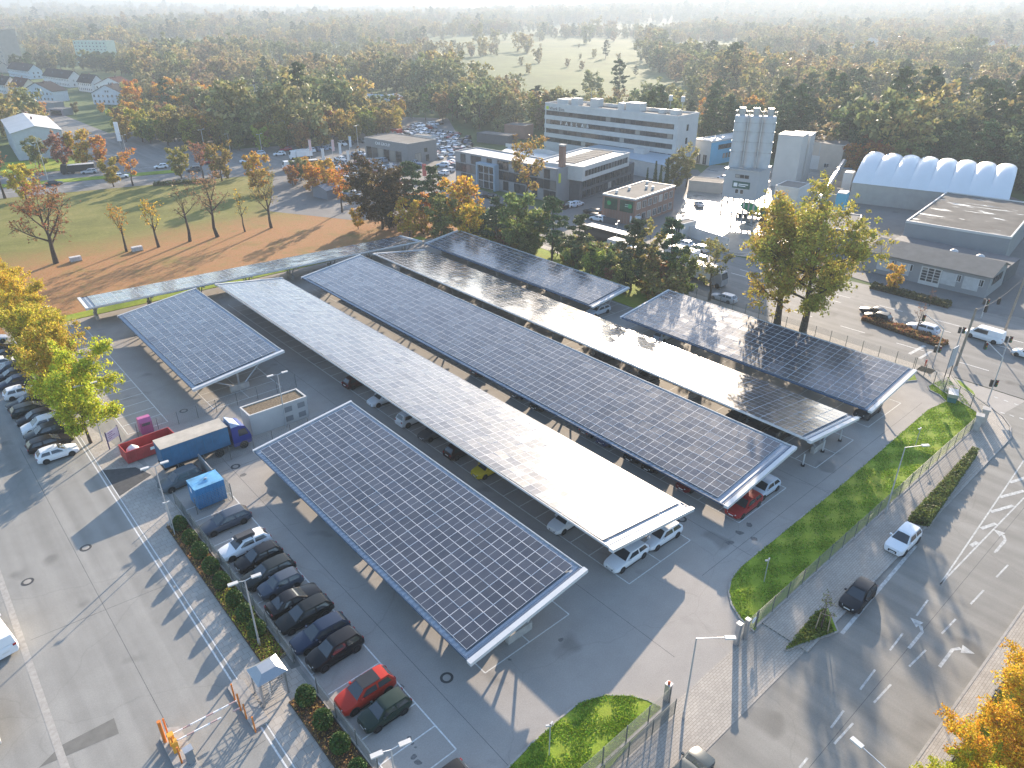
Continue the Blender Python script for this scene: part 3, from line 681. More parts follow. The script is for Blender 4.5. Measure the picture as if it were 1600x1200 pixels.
# -- bare park trees
for kind, px, py, top, tn, lab, sp in (('bare0', 88, 411, 283, RUST, 'large spreading rust brown tree standing alone at the left of the lawn', 1.0), ('bare1', 198, 393, 318, GOLD, 'small lawn tree with yellow leaves right of the large rusty one', 0.9), ('bare1', 248, 386, 310, YELLOW, 'small half bare lawn tree with a low side branch and yellow base leaves', 1.0), ('bare2', 297, 377, 280, BROWN, 'slim bare lawn tree, fourth in the row', 1.15), ('bare3', 340, 370, 268, BROWN, 'wide forked bare tree in the middle of the lawn row', 1.0), ('bare2', 383, 362, 292, GOLD, 'thin leaning bare lawn tree between two wide ones', 0.85), ('bare3', 424, 356, 262, OLIVE, 'bare forked tree at the right end of the lawn row', 0.85)):
    ptree(kind, px, py, top, lab, tn, 'park trees in a row on the lawn', 'park_tree', spread=sp)
ptree('bare1', 8, 310, 235, 'red brown tree at the left edge beside the boulevard', RUST, None, 'park_tree')
# -- edge of the park and the strip of trees behind the carports
for kind, px, py, top, tn, lab, nm in (
    ('mid1', 42, 312, 255, YELLOW, 'yellow sapling like tree left of the dark car on the boulevard', 'roadside_tree'),
    ('mid2', 178, 292, 248, (0.36,0.25,0.04), 'small golden tree on the lawn edge near the boulevard median', 'roadside_tree'), ('open0', 208, 290, 232, GOLD, 'thin golden tree with upright stems beside the boulevard', 'roadside_tree'),
    ('mid0', 284, 279, 230, OLIVE, 'olive green tree on the lawn edge, two trees left of the broad golden one', 'roadside_tree'), ('open1', 318, 278, 221, BROWN, 'tall thin brownish tree on the lawn edge', 'roadside_tree'), ('mid1', 347, 283, 224, (0.30,0.22,0.04), 'broad golden olive tree on the lawn edge', 'roadside_tree'),
    ('mid3', 405, 300, 238, GOLD, 'orange yellow tree right of the broad golden one', 'roadside_tree'), ('mid1', 458, 290, 258, ORANGE, 'round orange tree near the car transporter', 'roadside_tree'), ('mid0', 490, 300, 258, GOLD, 'round golden tree left of the garden shed', 'roadside_tree'),
    ('open0', 535, 332, 258, ORANGE, 'thin rusty tree left of the big dark round tree', 'roadside_tree'),
    ('wide', 598, 358, 262, (0.085,0.06,0.022), 'big round dark red and green tree at the corner of the lawn', 'round_tree'), ('mid2', 560, 358, 325, YELLOW, 'small yellow bush in front of the dark round tree', 'roadside_bush'),
    ('pine1', 648, 355, 253, PINE, 'pine with an open crown right of the dark round tree', 'pine_tree'), ('pine0', 682, 350, 262, PINE, 'second pine in front of the glass office building', 'pine_tree'),
    ('mid1', 722, 362, 277, GOLD, 'rounded orange tree in front of the glass office building', 'roadside_tree'), ('mid0', 640, 372, 312, YELLOW, 'yellow tree right of the dark round tree', 'roadside_tree'), ('mid3', 690, 378, 305, OLIVE, 'olive yellow tree behind the short blue carport', 'roadside_tree'), ('mid2', 735, 385, 322, YELLOW, 'bright yellow tree at the left end of the blue carport', 'roadside_tree'), ('mid1', 662, 366, 330, YELLOW, 'low yellow tree behind the crosswise carport end', 'roadside_bush'),
    ('pine0', 778, 398, 310, PINE, 'leftmost pine behind the short blue carport', 'pine_tree'), ('mid3', 808, 400, 302, OLIVE, 'olive brown tree between the pines behind the blue carport', 'roadside_tree'), ('mid0', 830, 405, 330, GREEN, 'green leafy tree behind the middle of the blue carport', 'roadside_tree'), ('pine1', 862, 408, 308, PINE, 'tall pine behind the middle of the blue carport', 'pine_tree'), ('pine0', 900, 430, 338, PINE, 'bushy pine behind the right half of the blue carport', 'pine_tree'), ('mid2', 925, 445, 395, YGREEN, 'yellowish bush at the right end of the blue carport', 'roadside_bush'),
    ('pine1', 985, 455, 345, PINE, 'thin pine between the blue carport and the right carport', 'pine_tree'), ('open1', 1010, 452, 350, OLIVE, 'open leafy tree left of the two slim pines', 'roadside_tree'), ('pine0', 1042, 455, 345, PINE, 'slim pine before the white lorries on the main road', 'pine_tree'), ('mid1', 975, 460, 402, OLIVE, 'olive bush in the gap between two carports', 'roadside_bush'), ('mid0', 1062, 462, 392, GREEN, 'green tree at the rear corner of the right carport', 'roadside_tree'), ('open0', 1108, 470, 372, OLIVE, 'open crowned tree left of the two big roadside trees', 'roadside_tree'), ('mid3', 1035, 458, 410, RUST, 'rust coloured bush behind the right carport', 'roadside_bush'),
    ('bigoak', 1214, 506, 328, (0.46,0.36,0.06), 'left one of the two big yellow green roadside trees at the right carport', 'big_roadside_tree'), ('bigoak2', 1254, 518, 333, (0.42,0.33,0.055), 'right one of the two big yellow green roadside trees, the wider one', 'big_roadside_tree'),
    ('mid1', 1195, 365, 327, BROWN, 'brownish tree behind the big roadside trees below the silos', 'roadside_tree'), ('mid2', 1394, 455, 414, GOLD, 'small round golden tree before the grey workshop', 'roadside_tree'), ('bare2', 1432, 520, 470, BROWN, 'thin bare sapling in the planted median', 'roadside_sapling'), ('bare2', 1452, 478, 450, RUST, 'bare reddish shrub at the end of the workshop hedge', 'roadside_sapling'),
    ('open0', 822, 330, 214, (0.26,0.19,0.06), 'tall thin nearly bare tree before the glass office building', 'roadside_tree'), ('mid0', 805, 225, 210, ORANGE, 'small bright orange tree left of the white office block', 'roadside_tree'),
    ('open1', 1072, 292, 225, (0.24,0.21,0.07), 'yellowish tree at the right corner of the white office block', 'roadside_tree'), ('cypress', 1040, 298, 246, DGREEN, 'dark cypress nearest the yellowish tree by the office block', 'cypress_tree'), ('cypress', 1022, 296, 252, DGREEN, 'second dark cypress by the office block', 'cypress_tree'), ('cypress', 1030, 300, 258, DGREEN, 'third dark cypress in the group by the office block', 'cypress_tree'), ('cypress', 1010, 292, 262, DGREEN, 'smallest dark cypress left of the group by the office block', 'cypress_tree'), ('mid1', 1055, 296, 240, OLIVE, 'dull green tree among the cypresses by the office block', 'roadside_tree'),
    ('mid0', 62, 262, 214, OLIVE, 'dark olive bush against the pale warehouse', 'roadside_bush'), ('mid1', 100, 262, 208, PINK, 'reddish brown tree right of the pale warehouse', 'roadside_tree'), ('mid2', 132, 262, 205, GOLD, 'golden green tree right of the pale warehouse', 'roadside_tree'), ('mid3', 160, 258, 212, GOLD, 'orange green tree nearest the junction beside the warehouse', 'roadside_tree')):
    ptree(kind, px, py, top, lab, tn, None, nm)
# bottom right: maples behind the opposite fence, close to the camera
for kind, x, y, h, tn, lab in (('maple', *atxy(1608, 1125, 3.5), 6.6, (0.64,0.46,0.04), 'orange and yellow tree at the lower right picture edge behind the fence'), ('maple', *atxy(1560, 1195, 3.5), 6.4, (0.60,0.44,0.03), 'yellow tree in the bottom right corner behind the fence'), ('maple', *atxy(1500, 1240, 3), 5.6, (0.52,0.44,0.035), 'yellow green tree at the bottom picture edge near the right corner'), ('maple', *atxy(1650, 1068, 3.5), 6.0, (0.60,0.36,0.03), 'orange tree behind the fence at the right picture edge')):
    tree(kind, (x, y), lab, h, tn, None, 'street_maple', spread=1.05)
# ================================================================ WOODS
def row_px(line, n, jit, kinds, tints, hr, label, group, depth_rows=((0, 0),), name='woodland_tree', avoid=None):
    """trees standing along a surveyed line, jittered"""
    P = [Vector(atxy(*p)) for p in line]; seg = [(P[i+1]-P[i]).length for i in range(len(P)-1)]; T = sum(seg)
    for (off, z) in depth_rows:
        for k in range(n):
            s = T*(k+random.uniform(0.1, 0.9))/n; i = 0
            while i < len(seg)-1 and s > seg[i]: s -= seg[i]; i += 1
            p = P[i].lerp(P[i+1], min(1, s/seg[i])); out = p.normalized()
            p = p+out*(off+random.uniform(-jit, jit))
            if avoid and any(inside(a, p.x, p.y) for a in avoid): continue
            j = random.randrange(len(kinds))
            tn = random.choice(tints); kd = 'pine' if kinds[j].startswith('pine') else 'tree'
            rw = {0: '', 1: ' in its front row'}.get(0 if len(depth_rows) == 1 else (1 if off == depth_rows[0][0] else 2), ' further back')
            tree(kinds[j], (p.x, p.y), f'{tname(tn)} {kd} {label}{rw}', random.uniform(*hr), tn, group, name)
AUT = [(0.46,0.29,0.05), OLIVE, OLIVE, (0.34,0.26,0.07), (0.38,0.24,0.07), BROWN, DULL, YGREEN, YGREEN, GREEN, (0.42,0.31,0.06)]
row_px([(185,222),(250,228),(330,238),(470,238),(560,224),(632,206)], 19, 4, ['mid0','mid1','mid2','mid3'], AUT, (8.5, 12), 'of the belt behind the junction', 'autumn trees in the belt behind the junction', ((3, 0), (15, 0), (28, 0), (44, 0)))
DARKS = [OLIVE, DULL, GREEN, DGREEN, (0.26,0.21,0.08), PINE, (0.30,0.21,0.08)]
row_px([(640,196),(700,192),(770,205),(848,205)], 8, 5, ['mid0','mid3','mid1','pine0'], DARKS, (11, 15), 'of the clump behind the dealership cars', 'dark trees behind the dealership cars', ((8, 0), (22, 0), (38, 0)))
def row_uw(pts, n, jit, kinds, tints, hr, label, group, name):
    for k in range(n):
        t = (k+random.random())/n*(len(pts)-1); i = min(len(pts)-2, int(t)); p = Vector(pts[i]).lerp(Vector(pts[i+1]), t-i)+Vector((random.uniform(-jit, jit), random.uniform(-jit, jit)))
        j = random.randrange(len(kinds)); tn = random.choice(tints); tree(kinds[j], (p.x, p.y), f"{tname(tn)} {'pine' if kinds[j].startswith('pine') else 'tree'} {label}", random.uniform(*hr), tn, group, name)
PIN = [PINE, DGREEN, PINE, (0.09,0.12,0.05), (0.11,0.13,0.05)]
for off, rwn in ((236, 'at the front edge'), (247, 'in the second row'), (259, 'in the third row'), (272, 'deep inside')):
    row_uw([(off, 155), (off, 120), (off+4, 85), (off+8, 45), (off-6, 20)], 20, 3, ['pine0','pine1','pine0','mid0'], PIN, (12, 16.5), f'{rwn} of the wood behind the industrial yards', 'dark pines behind the industrial yards', 'wood_pine')
for off in (231, 238):
    row_uw([(off, 104), (off, 95), (off+1, 88)], 5, 3, ['mid1','mid2'], [RUST, ORANGE, BROWN, OLIVE], (9, 12), 'before the pine wood, left of the white hall', 'rusty trees left of the white hall', 'woodland_tree')
row_px([(0,205),(60,178),(110,180),(160,178),(210,190)], 9, 4, ['mid0','mid1','mid2'], [OLIVE, DULL, PINK, GOLD, DGREEN], (4, 7), 'in the gardens between the terraced houses and the warehouse road', 'garden trees below the terraced houses', ((0, 0),), 'garden_tree')
row_px([(20,118),(80,112),(150,112),(215,122)], 13, 6, ['pine0','pine1','mid0','mid3'], [PINE, DGREEN, DGREEN, OLIVE], (11, 15), 'of the belt behind the terraced houses', 'dark trees behind the terraced houses', ((4, 0), (22, 0), (45, 0)), 'woodland_tree')
row_px([(208,180),(240,178),(300,182),(345,196)], 7, 5, ['mid0','mid1','mid2'], [GOLD, OLIVE, PINK, DULL, ORANGE], (9, 14), 'of the clump right of the terraced houses', 'autumn trees right of the terraced houses', ((0, 0), (20, 0), (42, 0)), 'woodland_tree')
row_px([(1095,212),(1160,212),(1225,218)], 6, 4, ['mid0','mid3','mid1'], [OLIVE, GREEN, GOLD, DULL], (9, 13), 'behind the blue hall and the silos', 'green trees behind the blue hall', ((28, 0), (44, 0)), 'woodland_tree')

# the woods further out: too many to count
FAR_GOLD = [(0.0, (0.30,0.27,0.10)), (0.25, (0.40,0.31,0.11)), (0.45, (0.25,0.23,0.10)), (0.6, (0.34,0.25,0.12)), (0.8, (0.28,0.21,0.11)), (1.0, (0.44,0.35,0.12))]
FAR_GREEN = [(0.0, (0.25,0.25,0.10)), (0.25, (0.19,0.22,0.09)), (0.5, (0.31,0.28,0.11)), (0.75, (0.15,0.18,0.075)), (1.0, (0.24,0.21,0.10))]
M_FAR_G = foliage('woodland_gold_leaves', FAR_GOLD, 0.35, use_obj=False); M_FAR_N = foliage('woodland_green_leaves', FAR_GREEN, 0.3, use_obj=False)
M_NEEDLE_FAR = foliage('woodland_needles', [(0, PINE), (0.5, DGREEN), (1, (0.11,0.14,0.06))], 0.15, use_obj=False)
kinds_col = bpy.data.collections.new('woodland_kinds')
for i, k in enumerate(['far0', 'far1', 'far2', 'far3', 'far0', 'far1', 'far2', 'far3', 'farpine']):
    bm = bmesh.new(); bm.from_mesh(ARCH[k][0]); n0 = len(bm.faces); bm.from_mesh(ARCH[k][1]); bm.faces.ensure_lookup_table()
    for f in bm.faces[n0:]: f.material_index = 1
    me = bpy.data.meshes.new(f'woodland_kind_{i}'); bm.to_mesh(me); bm.free()
    me.materials.append(M_BARK); me.materials.append(M_NEEDLE_FAR if k == 'farpine' else (M_FAR_G if i < 4 else M_FAR_N))
    kinds_col.objects.link(bpy.data.objects.new(f'woodland_kind_{i}', me))
KEEP = [pxpoly((-260,96),(205,97),(222,135),(215,172),(160,178),(-260,262)), pxpoly((60,165),(250,188),(345,230),(440,238),(345,270),(140,268),(60,190)),
        pxpoly((420,335),(436,246),(540,222),(600,196),(625,176),(705,176),(760,212),(860,212),(860,330)),
        pxpoly((520,172),(515,148),(640,148),(665,172),(690,205),(610,200)),
        [(-150, -200), (135, -200), (135, 215), (60, 300), (-150, 340)], [(100, -200), (232, -200), (232, 152), (100, 152)], [(100, 100), (210, 100), (210, 206), (100, 206)],
        [(20, 280), (75, 275), (80, 345), (30, 350)]]
MEADOW = [pxpoly((600,112),(640,100),(760,88),(838,84),(850,58),(990,60),(1015,84),(1010,106),(1060,135),(1085,168),(960,176),(830,172),(790,158),(740,146),(690,142),(620,126)), pxpoly((292,172),(340,160),(398,150),(425,158),(360,172)), pxpoly((650,62),(840,52),(846,76),(700,86)), pxpoly((1020,72),(1150,64),(1165,86),(1045,96)), pxpoly((420,102),(560,92),(580,110),(430,122)), pxpoly((860,43),(1060,40),(1080,52),(870,56)), pxpoly((1300,74),(1420,70),(1430,86),(1310,92)), pxpoly((220,70),(330,64),(345,80),(230,88)), pxpoly((1160,96),(1270,90),(1280,108),(1170,112)),
          pxpoly((1450,128),(1530,122),(1540,140),(1460,142)), pxpoly((-40,70),(30,60),(60,90),(-20,110))]
def scatter():
    rng = np.random.default_rng(11); P = []; S = []; I = []
    d = 225.0
    while d < 4200:
        step = 8.3+d*0.0085; n = int(d*R(96)/step)
        for k in range(n):
            a = HEAD+R(-48)+R(96)*(k+rng.uniform(0, 1))/n; r = d+rng.uniform(-0.5, 0.5)*step
            x, y = r*math.sin(a), r*math.cos(a)
            if any(inside(q, x, y) for q in KEEP): continue
            if any(inside(q, x, y) for q in MEADOW) and rng.uniform() > 0.04: continue
            if r > 700:      # clearings and fields between the woods
                cl = math.sin(x/170+1.1)*math.sin(y/210+0.4)+0.5*math.sin((x+y)/95)
                if cl > 0.62 and rng.uniform() > 0.10: continue
            P.append((x, y, terrain_z(x, y)-0.1))
            right = (x > 215 and y < 190 and r < 520)
            pn = 0.6 if right else 0.05+0.10*(math.sin(x/120)*math.cos(y/150) > 0.2)
            pt = math.sin(x/63+1.7*math.sin(y/140))+math.sin(y/71-0.9+1.3*math.sin(x/170)); gold = 0.5+0.38*max(-1, min(1, pt))
            I.append(8 if rng.uniform() < pn else int(rng.integers(0, 4))+(0 if rng.uniform() < gold else 4))
            big = 1.0+0.3*math.sin(x/47+2)*math.sin(y/53)
            s = big*(0.45+1.05*rng.uniform()**1.3)*(1.0+max(0, (r-900)/2600)); S.append(s)
        d += step*0.95
    return P, S, I
P, S, I = scatter()
me = bpy.data.meshes.new('woodland'); me.from_pydata(P, [], [])
at_s = me.attributes.new('scl', 'FLOAT', 'POINT'); at_s.data.foreach_set('value', S)
at_i = me.attributes.new('idx', 'INT', 'POINT'); at_i.data.foreach_set('value', I)
at_r = me.attributes.new('rotz', 'FLOAT', 'POINT'); at_r.data.foreach_set('value', list(np.random.default_rng(5).uniform(0, 6.28, len(P))))
wood = put('woodland', me); struct(wood, 'stuff'); wood['label'] = 'hazy autumn woodland stretching to the horizon'; wood['category'] = 'woodland'
ng = bpy.data.node_groups.new('plant_woodland', 'GeometryNodeTree')
ng.interface.new_socket('Geometry', in_out='INPUT', socket_type='NodeSocketGeometry'); ng.interface.new_socket('Geometry', in_out='OUTPUT', socket_type='NodeSocketGeometry')
N = ng.nodes; gi = N.new('NodeGroupInput'); go = N.new('NodeGroupOutput'); ip = N.new('GeometryNodeInstanceOnPoints'); ci = N.new('GeometryNodeCollectionInfo')
ci.inputs['Collection'].default_value = kinds_col; ci.inputs['Separate Children'].default_value = True; ci.inputs['Reset Children'].default_value = True
def nattr(nm, t):
    a = N.new('GeometryNodeInputNamedAttribute'); a.data_type = t; a.inputs['Name'].default_value = nm; return a.outputs['Attribute']
cx = N.new('ShaderNodeCombineXYZ'); ng.links.new(nattr('rotz', 'FLOAT'), cx.inputs['Z'])
ip.inputs['Pick Instance'].default_value = True
ng.links.new(gi.outputs[0], ip.inputs['Points']); ng.links.new(ci.outputs[0], ip.inputs['Instance']); ng.links.new(nattr('idx', 'INT'), ip.inputs['Instance Index'])
ng.links.new(cx.outputs[0], ip.inputs['Rotation']); ng.links.new(nattr('scl', 'FLOAT'), ip.inputs['Scale']); ng.links.new(ip.outputs[0], go.inputs[0])
md = wood.modifiers.new('plant', 'NODES'); md.node_group = ng
print('woodland trees', len(P))
# ================================================================ VEHICLES
M_CAR = tint_mat('car_paint', 0.30, 0.12, spec=0.22); M_GLASS = pm('car_glass', (0.035, 0.042, 0.048), 0.04, var=0.0, spec=1.0); M_TYRE = pm('tyre_rubber', (0.018, 0.018, 0.018), 0.85, var=0)
M_RIM = pm('alloy_rim', (0.42, 0.42, 0.43), 0.35, metal=0.8, var=0); M_LAMP = pm('headlamp_glass', (0.62, 0.64, 0.66), 0.12, var=0, spec=0.8); M_TAIL = pm('tail_lamp', (0.30, 0.012, 0.012), 0.25, var=0)
M_TRIM = pm('black_trim', (0.02, 0.02, 0.021), 0.55, var=0); M_PLATE = pm('number_plate', (0.7, 0.7, 0.68), 0.5, var=0)
KIND = {   # L, W, H, belt, hood front z, windscreen base, roof front, roof rear, rear base, wheel radius, tail height
    'hatch': (4.25, 1.80, 1.47, 0.94, 0.70, 1.10, 1.95, 3.70, 4.12, 0.32, 0.98), 'wagon': (4.80, 1.84, 1.48, 0.95, 0.70, 1.30, 2.20, 4.25, 4.70, 0.33, 1.00),
    'suv': (4.50, 1.87, 1.66, 1.06, 0.82, 1.15, 1.95, 4.00, 4.38, 0.36, 1.10), 'sedan': (4.70, 1.83, 1.43, 0.93, 0.68, 1.38, 2.25, 3.40, 4.15, 0.33, 1.00),
    'mini': (3.85, 1.73, 1.42, 0.93, 0.74, 0.98, 1.62, 3.45, 3.74, 0.31, 0.96), 'van': (5.30, 2.00, 1.98, 1.12, 0.86, 0.72, 1.55, 5.12, 5.26, 0.34, 1.20)}
CARM = {}
def car_meshes(kind):
    if kind in CARM: return CARM[kind]
    L, W, H, belt, hz, wb, rf, rr, rb, rw, tz = KIND[kind]; hw = W/2; c0 = L/2
    X = lambda x: c0-x                 # x measured from the nose, front = +X
    tops = [(0, hz-0.16), (0.06, hz), (0.35, hz+0.07), (wb-0.25, belt-0.03), (wb, belt), (rf, belt+0.01), ((rf+rr)/2, belt+0.02), (rr, belt+0.03), (rb-0.02, tz), (L-0.12, tz-0.03), (L, tz-0.22)]
    def top(x):
        for (a, za), (b, zb) in zip(tops, tops[1:]):
            if a <= x <= b: return za+(zb-za)*(x-a)/max(1e-6, b-a)
        return tops[-1][1]
    st = sorted(set([0, 0.06, 0.22, 0.5, wb-0.25, wb, rf, (rf+rr)/2, rr, rb-0.3, L-0.4, L-0.12, L-0.03, L]))
    def wid(x):
        e = min(x, L-x); lim = 0.55; base = 0.80 if x < L/2 else 0.86
        return hw*(base+(1-base)*(1-(1-min(1, e/lim))**2.4)) if e < lim else hw
    secs = []
    for x in st:
        w, zt = wid(x), top(x); zb = 0.20 if 0.3 < x < L-0.3 else 0.27
        half = [(0.0, zb), (w*0.88, zb), (w*0.965, zb+0.10), (w, zb+(zt-zb)*0.45), (w*0.985, zt-0.16), (w*0.93, zt-0.045), (w*0.80, zt), (0.0, zt+0.015)]
        secs.append([(X(x), y, z) for y, z in half]+[(X(x), -y, z) for y, z in half[-2:0:-1]])
    m = MB(); n = len(secs[0])
    for s in secs: m.v.extend(s)
    for k in range(len(secs)-1):
        for i in range(n): a, b = k*n+i, k*n+(i+1) % n; m.f.append((a, a+n, b+n, b)); m.m.append(0)
    m.f.append(tuple(range(n))); m.m.append(0); m.f.append(tuple(range((len(secs)-1)*n+n-1, (len(secs)-1)*n-1, -1))); m.m.append(0)
    # cabin
    bw, tw = hw*0.92, hw*(0.70 if kind != 'van' else 0.80); zr = H; zb_ = belt-0.01
    roof = [(rf, zr-0.05), (rf+0.35, zr-0.005), ((rf+rr)/2, zr), (rr-0.35, zr-0.015), (rr, zr-0.06)]
    def side(x): return bw if x > wb+0.1 else bw*0.96
    B = [(X(wb), bw*0.93, top(wb)-0.01)]+[(X(x), bw, top(x)-0.01) for x, _ in roof]+[(X(rb), bw*0.90, tz-0.01)]
    T = [(X(x), tw*(0.93 if i in (0, 4) else 1.0), z) for i, (x, z) in enumerate(roof)]
    o = len(m.v); mir = lambda P: [(x, -y, z) for x, y, z in P]; mid = [(x, 0, z+0.03) for x, y, z in T]
    m.v.extend(B+T+mir(B)+mir(T)+mid); nb, ntp = len(B), len(T); b0, t0, b1, t1, c_ = o, o+nb, o+nb+ntp, o+2*nb+ntp, o+2*nb+2*ntp
    def F(*q): m.f.append(q); m.m.append(0)
    F(b0, b0+1, t0); F(b1, t1, b1+1)
    for i in range(ntp-1):
        F(b0+1+i, b0+2+i, t0+1+i, t0+i); F(b1+1+i, t1+i, t1+1+i, b1+2+i)
        F(t0+i, t0+1+i, c_+1+i, c_+i); F(c_+i, c_+1+i, t1+1+i, t1+i)
    F(b0+nb-2, b0+nb-1, t0+ntp-1); F(b1+nb-2, t1+ntp-1, b1+nb-1)
    F(b0, t0, c_, t1, b1); F(b0+nb-1, b1+nb-1, t1+ntp-1, c_+ntp-1, t0+ntp-1)
    # dark wheel arches and sills
    fx, rx = 0.83 if kind != 'van' else 0.95, L-0.80-(0.15 if kind in ('wagon', 'van') else 0)
    for x in (fx, rx):
        for s in (-1, 1): m.tube((X(x), s*(hw-0.28), rw), (X(x), s*(hw+0.006), rw), rw*1.17, rw*1.17, 16, 1)
    m.box(X(rx-rw), -hw*0.985, 0.17, X(fx+rw), hw*0.985, 0.25, 1)
    body = m.mesh('body', [M_CAR, M_TRIM], True, 35)
    # glass panes, slightly proud of the shell
    def pane(name, pts, inset=0.07, off=0.012, mat=M_GLASS):
        P = [Vector(p) for p in pts]; c = sum(P, Vector())/len(P); nrm_ = (P[1]-P[0]).cross(P[2]-P[0]).normalized()
        ref = c-Vector((0, 0, H*0.45)); 
        if nrm_.dot(ref) < 0: nrm_ = -nrm_; P = P[::-1]
        q = [c+(p-c)*(1-inset)+nrm_*off for p in P]
        return MB().poly([tuple(v) for v in q]).mesh(name, mat)
    parts = [('body', body, None)]
    fb, ft = B[0], T[0]
    parts.append(('windscreen', pane('windscreen', [fb, ft, (ft[0], 0, ft[2]+0.03), (ft[0], -ft[1], ft[2]), (fb[0], -fb[1], fb[2])], 0.09, 0.014), None))
    rb_, rt = B[-1], T[-1]
    if kind != 'van': parts.append(('rear_window', pane('rear_window', [rb_, rt, (rt[0], 0, rt[2]+0.03), (rt[0], -rt[1], rt[2]), (rb_[0], -rb_[1], rb_[2])], 0.16, 0.014), None))
    def lerp3(a, b, t): return tuple(a[i]+(b[i]-a[i])*t for i in range(3))
    bl = lambda x: (X(x), bw, top(x)+0.035); tl = lambda x: (X(x), bw+(tw-bw)*0.86, (top(x))+(zr-0.06-top(x))*0.86)
    xm = (rf+rr)/2-0.05
    wins = [(wb+0.30, rf+0.12, xm-0.05)]
    for s in (1, -1):
        fr_ = [bl(wb+0.32), bl(xm-0.05), tl(xm-0.05), tl(rf+0.10)]
        re_ = [bl(xm+0.06), bl(rr+(rb-rr)*0.30), tl(rr-0.12), tl(xm+0.06)]
        for q in ([fr_] if kind == 'van' else [fr_, re_]):
            parts.append(('side_window', pane('side_window', [(x, s*(y+0.004), z) for x, y, z in q], 0.04, 0.016), None))
    for s in (1, -1):
        w = wid(0.10)*0.80; hm_ = MB(); zt = top(0.1)
        hm_.poly([(X(0.045), s*w*0.62, zt-0.15), (X(0.085), s*w*1.06, zt-0.13), (X(0.16), s*w*1.10, zt-0.02), (X(0.07), s*w*0.66, zt-0.03)][::(1 if s < 0 else -1)])
        me = hm_.mesh('headlight', M_LAMP)
        for v in me.vertices: v.co.x += 0.045
        parts.append(('headlight', me, None))
        tm = MB(); w = wid(L-0.05)*0.93; zt = tz-0.12
        tm.box(X(L-0.10), s*w*0.70-0.0, zt-0.16, X(L+0.012), s*w*1.0, zt, 0); parts.append(('tail_light', tm.mesh('tail_light', M_TAIL), None))
        mm = MB(); mm.box(X(wb+0.50), s*(hw*0.93), belt+0.02, X(wb+0.34), s*(hw*0.93+0.19), belt+0.15, 0); parts.append(('mirror', mm.mesh('mirror', M_CAR), None))
    gm = MB(); gm.box(X(0.0)-0.02, -hw*0.42, 0.36, X(0.0)+0.012, hw*0.42, hz-0.20, 0); parts.append(('grille', gm.mesh('grille', M_TRIM), None))
    pl = MB(); pl.box(X(0)+0.010, -0.26, 0.40, X(0)+0.026, 0.26, 0.51, 0); parts.append(('number_plate', pl.mesh('number_plate', M_PLATE), None))
    pl = MB(); pl.box(X(L)-0.026, -0.26, 0.60, X(L)-0.010, 0.26, 0.71, 0); parts.append(('number_plate', pl.mesh('number_plate', M_PLATE), None))
    ty = MB().lathe([(0.001, -0.10), (rw*0.62, -0.10), (rw*0.94, -0.10), (rw, -0.06), (rw, 0.06), (rw*0.94, 0.10), (rw*0.66, 0.105), (rw*0.62, 0.07)], 18).mesh('tyre', M_TYRE, True, 50)
    ri = MB().lathe([(rw*0.64, 0.085), (rw*0.56, 0.10), (rw*0.16, 0.085), (0.001, 0.10)], 10).mesh('rim', M_RIM)
    CARM[kind] = (parts, ty, ri, [(X(fx), 1), (X(fx), -1), (X(rx), 1), (X(rx), -1)], hw, rw)
    # one plain mesh for cars that are too far to show their parts
    s = MB(); s.v = list(m.v); s.f = list(m.f); s.m = list(m.m)
    for nm, me, _ in parts[1:]:
        mi = {'windscreen': 2, 'rear_window': 2, 'side_window': 2, 'tail_light': 3, 'headlight': 4}.get(nm)
        if mi is not None: s.add([v.co[:] for v in me.vertices], [tuple(p.vertices) for p in me.polygons], mi)
    for x in (fx, rx):
        for sd in (-1, 1): s.tube((X(x), sd*(hw-0.2), rw), (X(x), sd*(hw+0.012), rw), rw, rw, 10, 1)
    CARM[kind+'_far'] = s.mesh('car', [M_CAR, M_TRIM, M_GLASS, M_TAIL, M_LAMP], True, 35)
    return CARM[kind]
def car(kind, x, y, ang, col, label, group=None, roof=None, name=None, z=0.0):
    parts, ty, ri, wh, hw, rw = car_meshes(kind)
    ang += random.uniform(-0.03, 0.03); y += random.uniform(-0.08, 0.08); x += random.uniform(-0.15, 0.15)
    o = thing(name or {'van': 'delivery_van'}.get(kind, 'parked_car'), label, 'van' if kind == 'van' else 'car', (x, y, z+0.008), ang, group)
    for nm, me, _ in parts: put(nm, me, o, color=col)
    for wx, s in wh:
        w = put('wheel', ty, o, (wx, s*(hw-0.095), rw)); w.rotation_euler = (R(-90)*s, 0, 0)
        put('rim', ri, w)
    return o
def far_car(kind, x, y, ang, col, label, group=None, z=0.02):
    car_meshes(kind); o = put('parked_car' if kind != 'van' else 'delivery_van', CARM[kind+'_far'], None, (x, y, z), ang, col)
    return tag(o, label, 'van' if kind == 'van' else 'car', group)
WHITE=(0.78,0.79,0.80); SILVER=(0.46,0.47,0.49); GREY=(0.13,0.135,0.14); BLACK=(0.012,0.012,0.014); DBLUE=(0.022,0.035,0.065); RED=(0.33,0.022,0.022); CARGREEN=(0.025,0.04,0.03); YEL=(0.72,0.55,0.03); SLATE=(0.06,0.075,0.10)
LEFT, RIGHT = math.pi, 0.0
